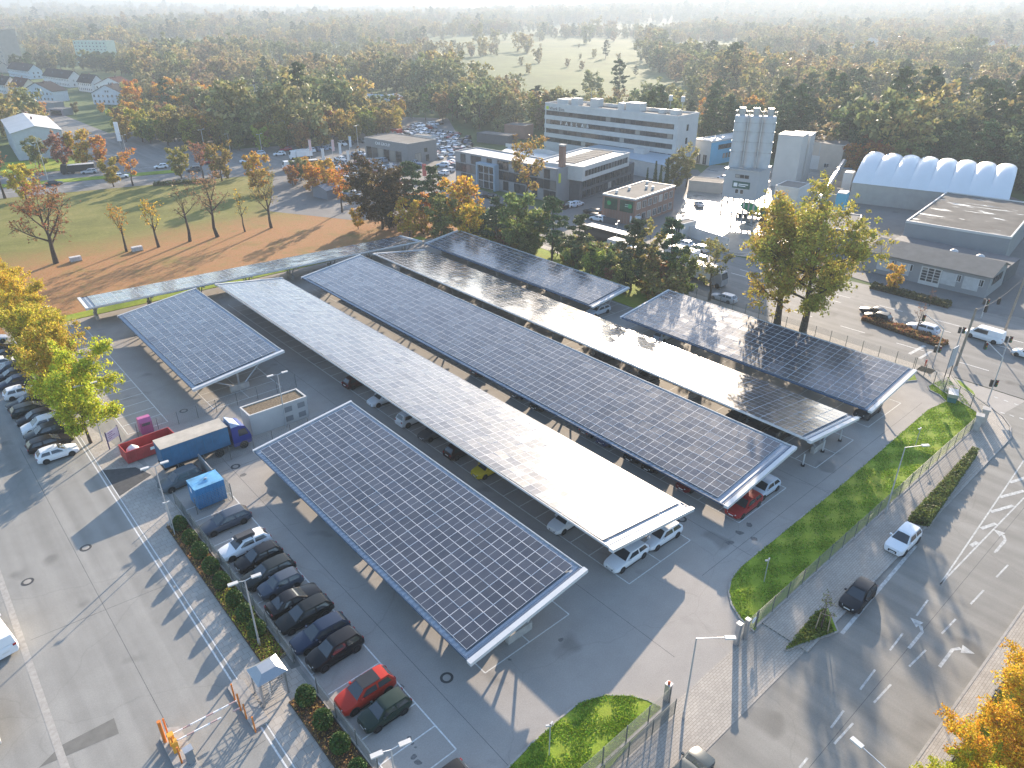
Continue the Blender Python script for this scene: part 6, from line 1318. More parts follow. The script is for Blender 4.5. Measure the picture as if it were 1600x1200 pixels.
for wx in (1.6, 6.0, 8.9):
    for y, s in ((0.15, -1), (2.35, 1)): w = put('wheel', MB().lathe([(0.001, -0.15), (0.36, -0.15), (0.49, -0.12), (0.50, 0.12), (0.36, 0.15), (0.30, 0.08), (0.001, 0.08)], 18).mesh('wheel', M_TYRE, True), t, (wx, y, 0.5)); w.rotation_euler = (R(-90)*s, 0, 0)
# ---- red skip with white bag, clothes bin, sign
t = thing('red_skip', 'long open red roll off skip behind the blue lorry', 'skip', (12.0, 79.9, 0), R(3)); M_RED = pm('skip_red', (0.40,0.045,0.045), 0.55, var=0.2, scale=1.0)
MB().box(0.1, 0.1, 0.12, 5.6, 2.3, 0.22).build('floor', M_RED, t)
for nm, q in (('side_wall', (0, 0, 5.7, 0.1)), ('side_wall', (0, 2.3, 5.7, 2.4)), ('end_wall', (0, 0.1, 0.1, 2.3)), ('end_wall', (5.6, 0.1, 5.7, 2.3))): MB().box(q[0], q[1], 0.12, q[2], q[3], 1.6).build(nm, M_RED, t)
for k in range(8): MB().box(0.35+k*0.7, -0.07, 0.2, 0.45+k*0.7, -0.002, 1.5).build('rib', M_RED, t)
MB().box(2.6, -0.09, 0.85, 3.3, -0.075, 1.2).build('label', M_LETW, t)
t = thing('bulk_bag', 'white bulk bag lying in the red skip', 'bag', (13.0, 81.0, 0.23)); MB().lathe([(0.0, 0.0), (0.62, 0.02), (0.75, 0.5), (0.68, 1.0), (0.35, 1.3), (0.1, 1.5), (0, 1.52)], 16).build('bag', pm('white_woven_bag', (0.72,0.71,0.69), 0.85, var=0.1, scale=4), t, smooth=True)
t = thing('clothes_bin', 'pink clothes bin standing in the bays behind the red skip', 'bin', (15.2, 85.6, 0)); m_pk = pm('pink_bin', (0.42,0.10,0.26), 0.5, var=0.08)
MB().add([(x, y, z) for z, s in ((0, 1), (1.5, 1), (2.0, 0.55)) for x, y in ((0, (1-s)*0.65), (1.4, (1-s)*0.65), (1.4, 1.3-(1-s)*0.65), (0, 1.3-(1-s)*0.65))], [(i, (i+1) % 4, (i+1) % 4+4, i+4) for i in range(4)]+[(i+4, (i+1) % 4+4, (i+1) % 4+8, i+8) for i in range(4)]+[(8, 9, 10, 11)]).build('body', m_pk, t); MB().box(0.25, -0.03, 1.1, 1.15, -0.002, 1.45).build('flap', M_DWALL, t)
t = thing('notice_board', 'white notice board on two dark posts at the end of the tree row', 'sign', (11.3, 84.8, 0), R(31))
for x in (0, 1.75): MB().box(x-0.05, -0.05, 0, x+0.05, 0.05, 2.3).build('post', pm('sign_post_violet', (0.08,0.06,0.14), 0.5), t)
bd = MB().box(0.05, -0.07, 0.95, 1.70, -0.03, 2.2).build('board', pm('notice_board_white', (0.62,0.58,0.60), 0.5, var=0.04), t)
for k, (x0, x1) in enumerate(((0.25, 1.0), (0.3, 0.85), (0.2, 1.2), (0.25, 0.7))): MB().box(x0, -0.085, 1.95-k*0.24, x1, -0.071, 2.02-k*0.24).build('text_line', pm('violet_print', (0.25,0.12,0.25), 0.6, var=0), bd)
# ---- white transformer house, blue container
t = thing('transformer_house', 'small white transformer house with a gravel roof beside the blue lorry', 'building', (25.2, 76.4, 0))
MB().box(0, 0, 0, 7.4, 2.75, 2.75).build('wall', M_WWALL, t); ro = MB().box(0.15, 0.15, 2.752, 7.25, 2.6, 2.80).build('roof', pm('roof_gravel', (0.16,0.125,0.085), 0.95, var=0.5, scale=7), t)
q = MB()
for a in ((-0.05, -0.05, 7.45, 0.15), (-0.05, 2.6, 7.45, 2.8), (-0.05, 0.15, 0.15, 2.6), (7.25, 0.15, 7.45, 2.6)): q.box(a[0], a[1], 2.6, a[2], a[3], 2.92)
q.build('parapet', M_WWALL, ro)
for x in (4.4, 6.1):
    for z in (0.35, 1.65): MB().box(x, -0.04, z, x+0.95, -0.002, z+0.7).build('louvre', M_GWALL, t)
t = thing('blue_container', 'bright blue site container beside the grey off road car', 'container', (14.95, 66.1, 0)); m_bc = pm('container_blue', (0.03,0.20,0.42), 0.5, var=0.12)
MB().box(0, 0, 0.12, 3.0, 2.35, 2.5).build('body', m_bc, t); MB().box(-0.03, -0.03, 2.5, 3.03, 2.38, 2.56).build('roof', pm('container_roof_blue', (0.10,0.30,0.50), 0.5, var=0.35, scale=0.9), t)
for k in range(7): MB().box(0.3+k*0.38, -0.05, 0.25, 0.48+k*0.38, -0.002, 2.4).build('rib', m_bc, t)
MB().box(-0.02, 1.2, 1.5, -0.002, 1.7, 2.1).build('label', M_LETW, t); MB().lathe([(0.16, 2.56), (0.16, 2.68), (0, 2.7)], 10, 0, Matrix.Translation((1.6, 1.3, 0))).build('roof_vent', M_GALV, t)
fence('short mesh fence standing round the blue container', [(14.6, 65.6), (18.3, 65.6), (18.3, 69.2)], 2.0, gap=0.2)
o = thing('screen_wall', 'narrow grey screen wall behind the grey off road car', 'wall', (18.0, 69.4, 0), R(90)); MB().box(0, -0.06, 0, 4.4, 0.06, 1.9).build('panel', M_GWALL, o); MB().box(-0.06, -0.09, 0, 0.06, 0.09, 2.1).build('post', M_POST, o)
# ---- turnstile booth and barriers
t = thing('turnstile_booth', 'steel turnstile booth with a hipped roof at the gate of the service yard', 'turnstile', (9.9, 39.2, 0))
for x in (0.05, 1.95):
    for y in (0.05, 1.75): MB().box(x-0.06, y-0.06, 0, x+0.06, y+0.06, 2.35).build('post', M_GALV, t)
for a, b in (((0.05, 0.05), (1.95, 0.05)), ((0.05, 1.75), (1.95, 1.75)), ((0.05, 0.05), (0.05, 1.75))):
    for k in range(9): MB().box(min(a[0], b[0])-0.015, min(a[1], b[1])-0.015, 0.15+k*0.24, max(a[0], b[0])+0.015, max(a[1], b[1])+0.015, 0.18+k*0.24).build('rail', M_GALV, t)
MB().tube((1.0, 0.9, 0), (1.0, 0.9, 2.35), 0.07, 0.07, 8).build('rotor', M_GALV, t)
for k in range(3):
    a = k*2.094
    for z in (0.3, 0.6, 0.9, 1.2, 1.5, 1.8): MB().tube((1.0, 0.9, z), (1.0+0.75*math.cos(a), 0.9+0.75*math.sin(a), z), 0.02, 0.02, 5).build('rotor_arm', M_GALV, t)
MB().add([(-0.15, -0.15, 2.4), (2.15, -0.15, 2.4), (2.15, 1.95, 2.4), (-0.15, 1.95, 2.4), (0.45, 0.4, 2.85), (1.55, 0.4, 2.85), (1.55, 1.4, 2.85), (0.45, 1.4, 2.85)], [(0,1,5,4), (1,2,6,5), (2,3,7,6), (3,0,4,7), (4,5,6,7), (3,2,1,0)]).build('roof', pm('booth_roof_metal', (0.36,0.38,0.40), 0.4, metal=0.6, var=0.05), t)
fence('small mesh gate beside the turnstile booth', [(12.1, 40.9), (13.4, 41.5)], 1.9, gap=0.1)
m_org = pm('signal_orange', (0.62,0.19,0.03), 0.5, var=0.08)
def island(u0, w0, u1, w1, lab):
    o = sheet('traffic_island', [(u0, w0), (u1, w0), (u1, w1), ((u0+u1)/2, w1+0.5), (u0, w1)], 0.13, M_KERB, thick=0.15); return struct(o)
island(3.2, 33.5, 4.6, 41.6, ''); island(8.5, 37.8, 9.7, 42.6, '')
for k, (px, py, h, w) in enumerate(((259,1161,2.1,0.12), (263,1149,1.6,0.06), (275,1176,1.5,0.06), (285,1194,1.6,0.06), (368,1096,1.7,0.06), (377,1112,1.7,0.07), (386,1125,1.5,0.06), (400,1146,1.6,0.06))):
    p = at(px, py); o = thing('orange_bollard', ('thick orange barrier post on the left island', 'thin orange post behind the thick one on the left island', 'thin orange post beside the left barrier motor', 'orange post nearest the bottom edge on the left island', 'orange post farthest up on the right island', 'double orange post holding the barrier tip on the right island', 'third orange post on the right island', 'orange post at the near end of the right island')[k], 'bollard', (p.x, p.y, 0.13)); MB().tube((0, 0, 0), (0, 0, h), w, w, 8).build('post', m_org, o); MB().tube((0, 0, h), (0, 0, h+0.04), w*1.2, w*1.2, 8).build('cap', m_org, o)
for px0, py0, px1, py1, lab in ((272,1163,373,1110,'white barrier boom across the yard gate, the upper one'), (278,1174,350,1136,'shorter white barrier boom across the yard gate, the lower one')):
    a, b = Vector(atxy(px0, py0)), Vector(atxy(px1, py1)); d = b-a; o = thing('barrier', lab, 'barrier', (a.x, a.y, 0.13), math.atan2(d.y, d.x)); MB().box(-0.25, -0.2, 0, 0.15, 0.2, 1.0).build('motor_housing', pm('barrier_yellow', (0.7,0.36,0.04), 0.5), o); MB().box(0.15, -0.035, 0.85, d.length, 0.035, 0.95).build('boom', M_LETW, o)
    for k in range(3): MB().box(0.8+k*1.6, -0.038, 0.845, 1.3+k*1.6, 0.038, 0.955).build('red_band', pm('faded_red_band', (0.5,0.35,0.33), 0.5), o)
p = at(300, 1192); o = thing('control_column', 'grey keypad column on the left traffic island at the bottom edge', 'column', (p.x, p.y, 0.13)); MB().box(-0.25, -0.2, 0, 0.25, 0.2, 1.3).build('body', M_GWALL, o); MB().box(-0.3, -0.28, 1.3, 0.3, 0.28, 1.38).build('hood', M_GALV, o)
p = at(2, 1140); o = thing('flatbed_trailer', 'white trailer with a rail frame cut by the left picture edge', 'trailer', (p.x-3.2, p.y-2, 0)); MB().box(0, 0, 0.7, 3.1, 5.5, 1.0).build('bed', M_ROOFW, o)
for k in range(5): MB().tube((3.0, 0.3+k*1.2, 1.0), (3.0, 0.3+k*1.2, 1.7), 0.04, 0.04, 6).build('stake', M_ROOFW, o)
MB().box(2.96, 0.2, 1.66, 3.04, 5.2, 1.74).build('rail', M_ROOFW, o)
for y in (1.2, 4.2): w = MB().tube((2.6, y, 0.4), (3.0, y, 0.4), 0.4, 0.4, 14).build('wheel', M_TYRE, o)

# ---- planting: clipped conifers, ground cover, hedges
def blob(seed, r, h, n, size, sq=1.0, pointy=1.0):
    rng = np.random.default_rng(seed); z = rng.uniform(0, 1, n); rad = r*np.sin(np.pi*np.clip(z*0.92+0.06, 0, 1))**(0.6*pointy)*rng.uniform(0.72, 1.06, n)*(1.15-0.35*z*pointy); a = rng.uniform(0, 6.283, n)
    return rot_quads(np.stack([rad*np.cos(a), rad*np.sin(a), z*h+0.03], 1), size, rng)
CON = [quads_mesh('crown', blob(s, 0.78, 1.75, 1600, 0.13), M_NEEDLE) for s in (1, 2, 3)]
CTR = MB().tube((0, 0, 0), (0, 0, 1.4), 0.05, 0.02, 6).mesh('trunk', M_BARK)
PLc = [(278,830), (294,852), (312,872), (329,896), (347,918), (368,945), (383,970), (406,992), (481,1098), (509,1134), (537,1170), (567,1205)]
nmz = ['first', 'second', 'third', 'fourth', 'fifth', 'sixth', 'seventh', 'eighth']
for k, px in enumerate(PLc):
    p = at(*px); lab = f'clipped round conifer, {nmz[k]} from the truck end of the long planted strip' if k < 8 else f'clipped round conifer, {nmz[k-8]} from the turnstile in the lower planted strip'
    o = thing('clipped_conifer', lab, 'shrub', (12.45, p.y, 0.1), random.uniform(0, 6), 'clipped conifers along the fence'); s = random.uniform(0.78, 1.0); o.scale = (s, s, s)
    put('trunk', CTR, o); put('crown', CON[k % 3], o, color=(0.06, 0.11, 0.025))
def cover(name, label, poly, n, hgt, size, cols, seed=1, z=0.1, cat='ground cover', kind='stuff', bumps=0.5):
    rng = np.random.default_rng(seed); xs = [p[0] for p in poly]; ys = [p[1] for p in poly]; P = []
    while len(P) < n:
        x, y = rng.uniform(min(xs), max(xs)), rng.uniform(min(ys), max(ys))
        if inside(poly, x, y): P.append((x, y, z+hgt*rng.uniform(0.05, 1)*(1-bumps+bumps*(0.5+0.5*math.sin(x*2.1+seed)*math.sin(y*1.7+seed)))))
    o = put(name, quads_mesh(name, rot_quads(np.array(P), size, rng), M_LEAF), color=cols); o['label'] = label; o['category'] = cat
    if kind: o['kind'] = kind
    return o
M_SOIL = pm('planter_soil', (0.10,0.07,0.045), 0.95, var=0.3, scale=2)
for nm, w0, w1, sd in (('a', 42.6, 65.6, 3), ('b', 22, 38.4, 4)):
    struct(sheet('planting_bed', [(11.45, w0), (13.3, w0), (13.3, w1), (11.45, w1)], 0.08, M_SOIL, thick=0.1))
    cover('ground_cover', 'brownish ground cover between the clipped conifers', [(11.5, w0), (13.25, w0), (13.25, w1), (11.5, w1)], int((w1-w0)*130), 0.26, 0.12, (0.38, 0.23, 0.09), sd)
    cover('ground_cover', 'green ground cover between the clipped conifers', [(11.5, w0), (13.25, w0), (13.25, w0+(w1-w0)*0.45), (11.5, w0+(w1-w0)*0.45)], int((w1-w0)*90), 0.36, 0.12, (0.30, 0.33, 0.05), sd+10)
hp = pxpoly((1416,818),(1450,826),(1527,712),(1516,708)); struct(sheet('hedge_bed', hp, 0.12, M_SOIL, thick=0.14)); kerb_line(hp+[hp[0]], SIDE, 0.14, 0.15, 3.0)
cover('street_hedge', 'low green hedge island on the side road beside the white car', hp, 9000, 1.0, 0.17, (0.13, 0.16, 0.045), 6, cat='hedge', kind=None, bumps=0.15)
tp = pxpoly((1226,1018),(1309,988),(1294,950),(1280,953),(1262,972)); struct(sheet('grass_corner', tp, 0.135, M_VERGE, thick=0.15)); kerb_line(tp+[tp[0]], SIDE, 0.14, 0.14, 1.5)
cover('corner_shrubs', 'low green shrubs filling the grass corner round the staked tree', [(x*0.92+0.08*tp[0][0], y*0.92+0.08*tp[0][1]) for x, y in tp], 1500, 0.45, 0.15, (0.15, 0.19, 0.04), 12, z=0.13)
p = at(1283, 985); o = tree('bare2', (p.x, p.y), 'young bare street tree between wooden stakes on the grass corner', 4.2, GREEN, None, 'street_sapling'); 
o = thing('tree_stakes', 'wooden stake tripod round the young street tree', 'stakes', (p.x, p.y, 0.1))
for a in (0.4, 2.5, 4.6): MB().tube((0.55*math.cos(a), 0.55*math.sin(a), 0), (0.45*math.cos(a), 0.45*math.sin(a), 2.0), 0.05, 0.045, 6).build('stake', pm('stake_wood', (0.36,0.28,0.19), 0.85), o)
for a, b in ((0.4, 2.5), (2.5, 4.6), (4.6, 0.4)): MB().tube((0.46*math.cos(a), 0.46*math.sin(a), 1.9), (0.46*math.cos(b), 0.46*math.sin(b), 1.9), 0.035, 0.035, 5).build('stake_rail', pm('stake_wood', (0.36,0.28,0.19)), o)
for line, wdt, n, hgt, cols, lab, sd in ((((1352,498),(1475,541)), 2.6, 4200, 0.8, (0.26,0.14,0.06), 'rusty planted median hedge on the main road', 8), (((1362,449),(1484,480)), 2.0, 4500, 1.0, (0.13,0.12,0.05), 'low hedge between the workshop forecourt and the main road', 9), (((240,290),(330,284)), 2.0, 1500, 1.2, (0.12,0.13,0.04), 'low bushes on the lawn edge below the junction', 10)):
    a, b = Vector(atxy(*line[0])), Vector(atxy(*line[1])); nn = Vector((-(b-a).y, (b-a).x)).normalized()*wdt/2; q = ccw([tuple(a-nn), tuple(b-nn), tuple(b+nn), tuple(a+nn)])
    struct(sheet('planting_bed', q, 0.12, M_SOIL, thick=0.12)); cover('planted_hedge', lab, q, n, hgt, 0.3, cols, sd, cat='hedge', kind=None)
# grass tufts on the near verges
def tufts(name, label, poly, n, seed):
    rng = np.random.default_rng(seed); xs = [p[0] for p in poly]; ys = [p[1] for p in poly]; P = []
    while len(P) < n:
        x, y = rng.uniform(min(xs), max(xs)), rng.uniform(min(ys), max(ys))
        if inside(poly, x, y) and math.sin(x*1.3+seed)*math.sin(y*1.9)+rng.uniform(-0.8, 0.9) > 0: P.append((x, y, 0.13))
    P = np.array(P); o = put(name, quads_mesh(name, rot_quads(P, 0.10, rng, -0.5), M_LEAF), color=(0.24, 0.36, 0.035)); o['label'] = label; o['category'] = 'grass'; o['kind'] = 'stuff'
tufts('grass', 'bright green grass on the street verge behind the fence', [tuple(p) for p in rv]+[(96.5, 20.0), (45, 20.0)], 26000, 1)
tufts('grass', 'bright green grass in the lower grass corner', isl+[atxy(900, 1240), atxy(780, 1240)], 9000, 2)
# low bushes that close the strip behind the carports
for k in range(46):
    w = 71+k*1.35; u = 96+random.uniform(0, 7.5)
    if 98 < w < 104 and u < 98: continue
    tn = random.choice([OLIVE, GREEN, YGREEN, DULL, BROWN, DGREEN, (0.3,0.22,0.04)])
    tree(random.choice(['mid0', 'mid2', 'shrub', 'mid1']), (u, w), f'{tname(tn)} bush in the strip between the rear carports and the main road', random.uniform(3.2, 6.0), tn, 'bushes in the strip along the main road', 'strip_bush', spread=1.25)
for k in range(16):
    w = 134+k*5.2; tn = random.choice([GOLD, YELLOW, ORANGE, OLIVE, BROWN]); tree(random.choice(['mid0', 'mid1', 'mid3']), (99+random.uniform(-3, 4), w), f'{tname(tn)} bush along the main road edge of the park', random.uniform(4, 7.5), tn, 'bushes along the park edge', 'park_bush', spread=1.2)

# ---- poles, signals, billboard at the right junction
M_WOODP = pm('weathered_pole', (0.27,0.23,0.19), 0.85, var=0.15); M_SIG = pm('signal_black', (0.02,0.02,0.022), 0.5, var=0)
def signal(m_par, x, y, z, a=0.0):
    o = MB().box(-0.16, -0.14, -0.5, 0.16, 0.14, 0.5, 0, Matrix.Translation((x, y, z)) @ Matrix.Rotation(a, 4, 'Z')).build('signal_head', M_SIG, m_par)
    for k, c in enumerate(((0.35,0.02,0.02), (0.35,0.2,0.02), (0.02,0.2,0.08))): MB().lathe([(0.10, 0.0), (0.10, 0.05), (0, 0.06)], 10, 0, Matrix.Translation((x, y, z+0.3-0.3*k)) @ Matrix.Rotation(a, 4, 'Z') @ Matrix.Translation((0, -0.14, 0)) @ Matrix.Rotation(math.pi/2, 4, 'X')).build('lens', pm('lens%d' % k, c, 0.2, var=0), o)
tops = []
for px, py, h, lab in ((1492,578,9.5,'tall leaning timber pole beside the billboard at the junction'), (1566,528,10,'tall timber pole behind the white delivery van')):
    p = at(px, py); o = thing('timber_pole', lab, 'pole', (p.x, p.y, 0)); MB().tube((0, 0, 0), (0.1, -0.2, h), 0.20, 0.14, 10).build('shaft', M_WOODP, o); MB().tube((0, 0, 0), (0, 0, 0.6), 0.26, 0.24, 10).build('footing', M_CPL, o); tops.append((p, h))
a = Vector((tops[1][0].x, tops[1][0].y, tops[1][1]-0.3)); b = Vector((tops[0][0].x, tops[0][0].y, tops[0][1]-0.4)); o = thing('span_wire', 'sagging signal wire between the two timber poles', 'wire', a); m = MB(); prev = Vector((0, 0, 0))
for k in range(1, 11): f = k/10; q = (b-a)*f+Vector((0, 0, -0.8*math.sin(math.pi*f))); m.tube(prev, q, 0.03, 0.03, 4); prev = q
m.build('wire', M_SIG, o); q = (b-a)*0.45; signal(o, q.x, q.y, q.z-1.3, R(60)); signal(o, q.x*1.6, q.y*1.6, q.z*1.0-1.3, R(60))
for px, py, h, arm, a, lab in ((1457,573,6.0,3.5,R(70),'traffic signal mast with a curved arm over the main road'), (1543,628,6.5,3.0,R(60),'traffic signal mast at the street corner by the curved fence'), (1494,545,3.4,0,0,'short traffic signal on the end of the planted median'), (1566,560,3.4,0,0,'short traffic signal on the paved island at the right'), (1533,497,3.2,0,0,'short traffic signal before the workshop yard entrance')):
    p = at(px, py); o = thing('traffic_signal', lab, 'traffic light', (p.x, p.y, 0)); MB().tube((0, 0, 0), (0, 0, h), 0.09, 0.07, 8).build('mast', M_POLE, o)
    if arm: d = Vector((math.cos(a), math.sin(a), 0))*arm; MB().tube((0, 0, h), d+Vector((0, 0, h+0.9)), 0.06, 0.05, 6).build('arm', M_POLE, o); signal(o, d.x, d.y, h+0.3, R(-30))
    signal(o, 0.2, -0.2, 2.8 if h > 4 else h-0.3, R(-30)); signal(o, -0.2, 0.25, 2.8 if h > 4 else h-0.3, R(120))
a, b = at(1473, 598), at(1482, 592); o = thing('billboard', 'tall blank grey billboard on two posts at the junction corner', 'billboard', (a.x, a.y, 0), math.atan2(b.y-a.y, b.x-a.x)); L = (b-a).length
for x in (0, L): MB().tube((x, 0, 0), (x, 0, 5.2), 0.06, 0.06, 8).build('post', M_SIG, o)
MB().box(-0.05, -0.06, 2.2, L+0.05, 0.06, 5.2).build('board', pm('billboard_back', (0.36,0.39,0.42), 0.5, var=0.05), o)
p = at(1486, 626); o = thing('utility_box', 'teal and grey utility box on the tip of the street verge', 'box', (p.x, p.y, 0.1), R(20)); MB().box(-0.9, -0.5, 0, 0.9, 0.5, 0.75).build('body', pm('teal_box', (0.05,0.17,0.15), 0.6), o); MB().box(-1.0, -0.6, 0.75, 1.0, 0.6, 1.25).build('lid', M_GALV, o)
p = at(1445, 573); o = thing('hydrant', 'small red marker post on the grass behind the right carport', 'post', (p.x, p.y, 0.1)); MB().tube((0, 0, 0), (0, 0, 0.9), 0.12, 0.12, 8).build('body', pm('red_marker', (0.5,0.06,0.03), 0.5), o); MB().tube((0, 0, 0.9), (0, 0, 1.0), 0.15, 0.1, 8).build('cap', pm('red_marker', (0.5,0.06,0.03)), o)
for px, py, lab in ((1524,672,'left concrete pier under the signal mast'), (1534,662,'right concrete pier under the signal mast')):
    p = at(px, py); o = thing('concrete_pier', lab, 'pier', (p.x, p.y, 0.1), R(15)); MB().box(-0.4, -0.35, 0, 0.4, 0.35, 1.9).build('shaft', M_CPL, o); MB().box(-0.5, -0.45, 1.9, 0.5, 0.45, 2.1).build('cap', M_CPL, o)
# bollards at the front end of the fourth carport
for k, (px, py) in enumerate(((1254,728), (1285,706), (1312,689))):
    p = at(px, py); o = thing('guard_post', f'white slanted guard post, {nmz[k]} from the left at the front of the fourth carport', 'post', (p.x, p.y, 0)); MB().tube((0, 0, 0), (0.15, 0.1, 1.5), 0.09, 0.09, 8).build('post', M_ROOFW, o); MB().tube((0, 0, 0), (0, 0, 0.2), 0.22, 0.22, 10).build('foot', M_TRIM, o)
# ---- park: pallets of stones, shed
for k, px in enumerate(((119,408), (215,392))):
    p = at(*px); o = thing('stone_pallet', ('pale stone pallet under the large rusty tree', 'pale stone pallet between the two small yellow lawn trees')[k], 'pallet', (p.x, p.y, 0)); MB().box(-1.1, -0.6, 0, 1.1, 0.6, 0.15).build('pallet', pm('stake_wood', (0.36,0.28,0.19)), o)
    for i in range(4):
        for j in range(2): MB().box(-1.05+i*0.53, -0.55, 0.16+j*0.42, -0.56+i*0.53, 0.5, 0.56+j*0.42).build('stone', pm('pale_stone', (0.55,0.53,0.52), 0.8), o)
gable_house('old grey garden shed with a curved grey roof at the lawn corner', atxy(490,308), atxy(512,312), 5, 2.4, 3.4, (0.22,0.22,0.24), pm('shed_roof', (0.2,0.2,0.22), 0.7), 'y', False, 'shed', name='garden_shed')
# ---- coach, lorries
def box_lorry(name, label, p, ang, L, h, col, cabcol, cat='lorry', wins=False):
    o = thing(name, label, cat, (p[0], p[1], 0.02), ang); q = MB().box(0, -1.25, 0.95 if not wins else 0.4, L, 1.25, h).build('body', M_TINTW if not wins else M_CAR, o); q.color = (*col, 1)
    MB().box(0.1, -1.2, h+0.003, L-0.1, 1.2, h+0.10).build('roof', M_ROOFW, o)
    if wins:
        for s in (-1, 1): MB().box(0.5, s*1.255-0.012, 1.7, L-0.8, s*1.255+0.012, 2.8).build('window_strip', M_GLASS, o)
        MB().box(L, -1.15, 1.2, L+0.04, 1.15, 3.0).build('windscreen', M_GLASS, o)
    else:
        c = MB().add([(L+0.15, -1.2, 0.5), (L+2.1, -1.2, 0.5), (L+2.1, 1.2, 0.5), (L+0.15, 1.2, 0.5), (L+0.15, -1.2, 2.9), (L+1.7, -1.15, 2.9), (L+1.7, 1.15, 2.9), (L+0.15, 1.2, 2.9), (L+2.1, -1.2, 1.6), (L+2.1, 1.2, 1.6)], [(0,1,8,5,4), (1,2,9,8), (8,9,6,5), (2,3,7,6,9), (3,0,4,7), (4,5,6,7)]).build('cab', M_CAR, o); c.color = (*cabcol, 1)
        MB().poly([(L+2.09, -1.0, 1.68), (L+2.09, 1.0, 1.68), (L+1.76, 0.95, 2.75), (L+1.76, -0.95, 2.75)]).build('windscreen', M_GLASS, o)
        MB().box(0, -1.0, 0.6, L+0.2, 1.0, 0.94).build('chassis', M_TRIM, o)
    for wx in (1.4, L-1.2, L+1.3 if not wins else L-2.6):
        for s in (-1, 1): w = MB().tube((wx, s*1.0, 0.48), (wx, s*1.27, 0.48), 0.48, 0.48, 16).build('wheel', M_TYRE, o)
    return o
box_lorry('coach', 'long black coach with a white roof on the main road', (116.8, 107.5), R(-88), 13.2, 3.5, (0.014,0.014,0.017), WHITE, 'coach', True)
box_lorry('white_lorry', 'white lorry right behind the black coach', (113.2, 97.5), R(-88), 5.5, 3.2, WHITE, WHITE)
box_lorry('white_lorry', 'white lorry among the roadside pines on the main road', (117.5, 86), R(-88), 7.0, 3.6, (0.72,0.70,0.68), WHITE)
box_lorry('white_lorry', 'pale lorry left of the big roadside trees on the main road', (112.5, 77), R(-88), 6.0, 3.4, (0.7,0.7,0.7), (0.3,0.3,0.32))
p = at(497, 262); box_lorry('car_transporter', 'white car transporter lorry before the dealership flags', (p.x, p.y), BL+math.pi, 9, 2.6, (0.12,0.10,0.09), WHITE)
p = at(488, 247); box_lorry('box_van', 'white box van on the boulevard left of the dealership', (p.x, p.y), BL+math.pi, 5.5, 3.0, WHITE, WHITE)
p = at(150, 268); box_lorry('dark_lorry', 'dark crane lorry on the far lanes of the boulevard', (p.x, p.y), BL+math.pi, 7.5, 2.6, (0.03,0.035,0.035), (0.03,0.035,0.04))
# green mixer truck under the plant
p = at(1150, 338); o = thing('mixer_truck', 'mixer lorry with a bright green drum under the concrete plant', 'lorry', (p.x, p.y, 0.03), R(-60)); MB().box(0, -1.1, 0.6, 7.5, 1.1, 1.1).build('chassis', M_TRIM, o)
MB().lathe([(0.5, 0), (1.15, 1.0), (1.25, 2.2), (0.9, 3.6), (0.5, 4.4)], 16, 0, Matrix.Translation((5.0, 0, 1.9)) @ Matrix.Rotation(R(-75), 4, 'Y')).build('drum', pm('drum_green', (0.02,0.33,0.14), 0.45), o, smooth=True)
MB().box(5.6, -1.15, 0.7, 7.5, 1.15, 2.9).build('cab', M_BCAB if False else pm('cab_green', (0.05,0.3,0.16), 0.4), o); MB().box(7.5, -1.0, 1.8, 7.53, 1.0, 2.7).build('windscreen', M_GLASS, o)
for wx in (1.0, 2.3, 6.5):
    for s in (-1, 1): MB().tube((wx, s*0.85, 0.5), (wx, s*1.15, 0.5), 0.5, 0.5, 14).build('wheel', M_TYRE, o)
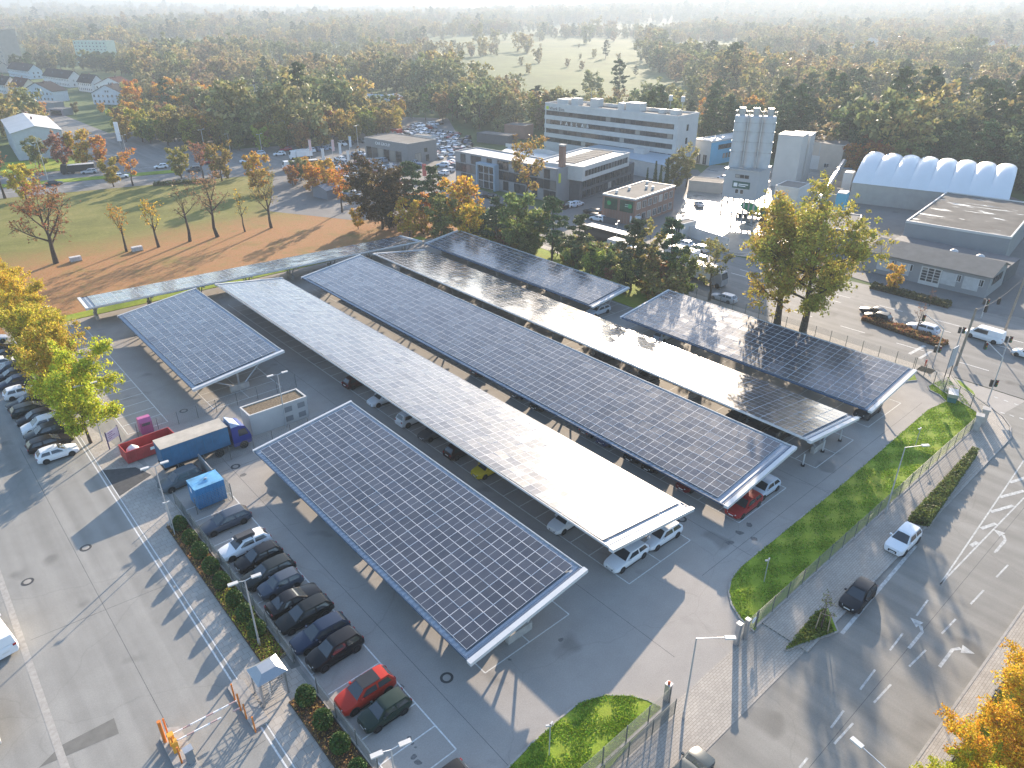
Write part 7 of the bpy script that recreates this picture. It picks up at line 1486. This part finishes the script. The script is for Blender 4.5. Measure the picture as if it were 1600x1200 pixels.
# ---- flags and pylon signs
for k, (px, py, h) in enumerate(((506,272,8), (522,262,9), (533,268,9), (545,276,8), (577,292,8), (594,298,8), (612,298,8), (486,256,8), (548,250,8))):
    p = at(px, py); o = thing('flag_pole', f'white banner flag, {(nmz+["ninth"])[k]} of the flags before the dealership', 'flag', (p.x, p.y, 0)); MB().tube((0, 0, 0), (0, 0, h), 0.08, 0.05, 6).build('pole', M_ROOFW, o)
    m = MB(); pts = [(0.06+0.9*(i/3), 0.10*math.sin(i*2+k), z) for z in (h-0.3, h-2.0, h-3.8) for i in range(4)]; m.add(pts, [(j*4+i, j*4+i+1, j*4+i+5, j*4+i+4) for j in range(2) for i in range(3)])
    fl = m.build('flag_cloth', M_TINTW, o); fl.color = ((0.7,0.7,0.7,1), (0.72,0.5,0.5,1), (0.65,0.68,0.72,1))[k % 3]
for px, py, h, w, col, lab in ((190,233,9.5,1.6,(0.75,0.75,0.76),'tall white tilted pylon sign at the junction'), (57,262,6,1.2,(0.6,0.6,0.65),'narrow advertising pylon before the olive bush'), (204,206,5,1.5,(0.7,0.7,0.72),'white sign board before the far hedge'), (664,283,5,1.2,(0.5,0.12,0.1),'red topped pylon sign right of the dealership hall'), (992,352,2.2,2.6,(0.6,0.64,0.68),'pale notice panel at the corner of the brick office')):
    p = at(px, py); o = thing('pylon_sign', lab, 'sign', (p.x, p.y, 0), R(-50)); MB().box(-0.08, -0.08, 0, 0.08, 0.08, h*0.4).build('post', M_GALV, o); q = MB().box(-w/2, -0.12, h*0.3, w/2, 0.12, h).build('panel', M_TINTW, o); q.color = (*col, 1)
# ================================================================ HAZE
hm = bpy.data.materials.new('haze'); hm.use_nodes = True; hn = hm.node_tree
hn.nodes.remove(hn.nodes['Principled BSDF'])
pv = hn.nodes.new('ShaderNodeVolumePrincipled'); pv.inputs['Color'].default_value = (0.41, 0.48, 0.56, 1); pv.inputs['Density'].default_value = 0.00044; pv.inputs['Anisotropy'].default_value = 0.25
hn.links.new(pv.outputs[0], hn.nodes['Material Output'].inputs['Volume'])
hz = MB().box(-12500, -12500, -7, 12500, 12500, 122).build('haze', hm); struct(hz, 'stuff'); hz['label'] = 'pale autumn haze hanging over the whole landscape'; hz['category'] = 'haze'
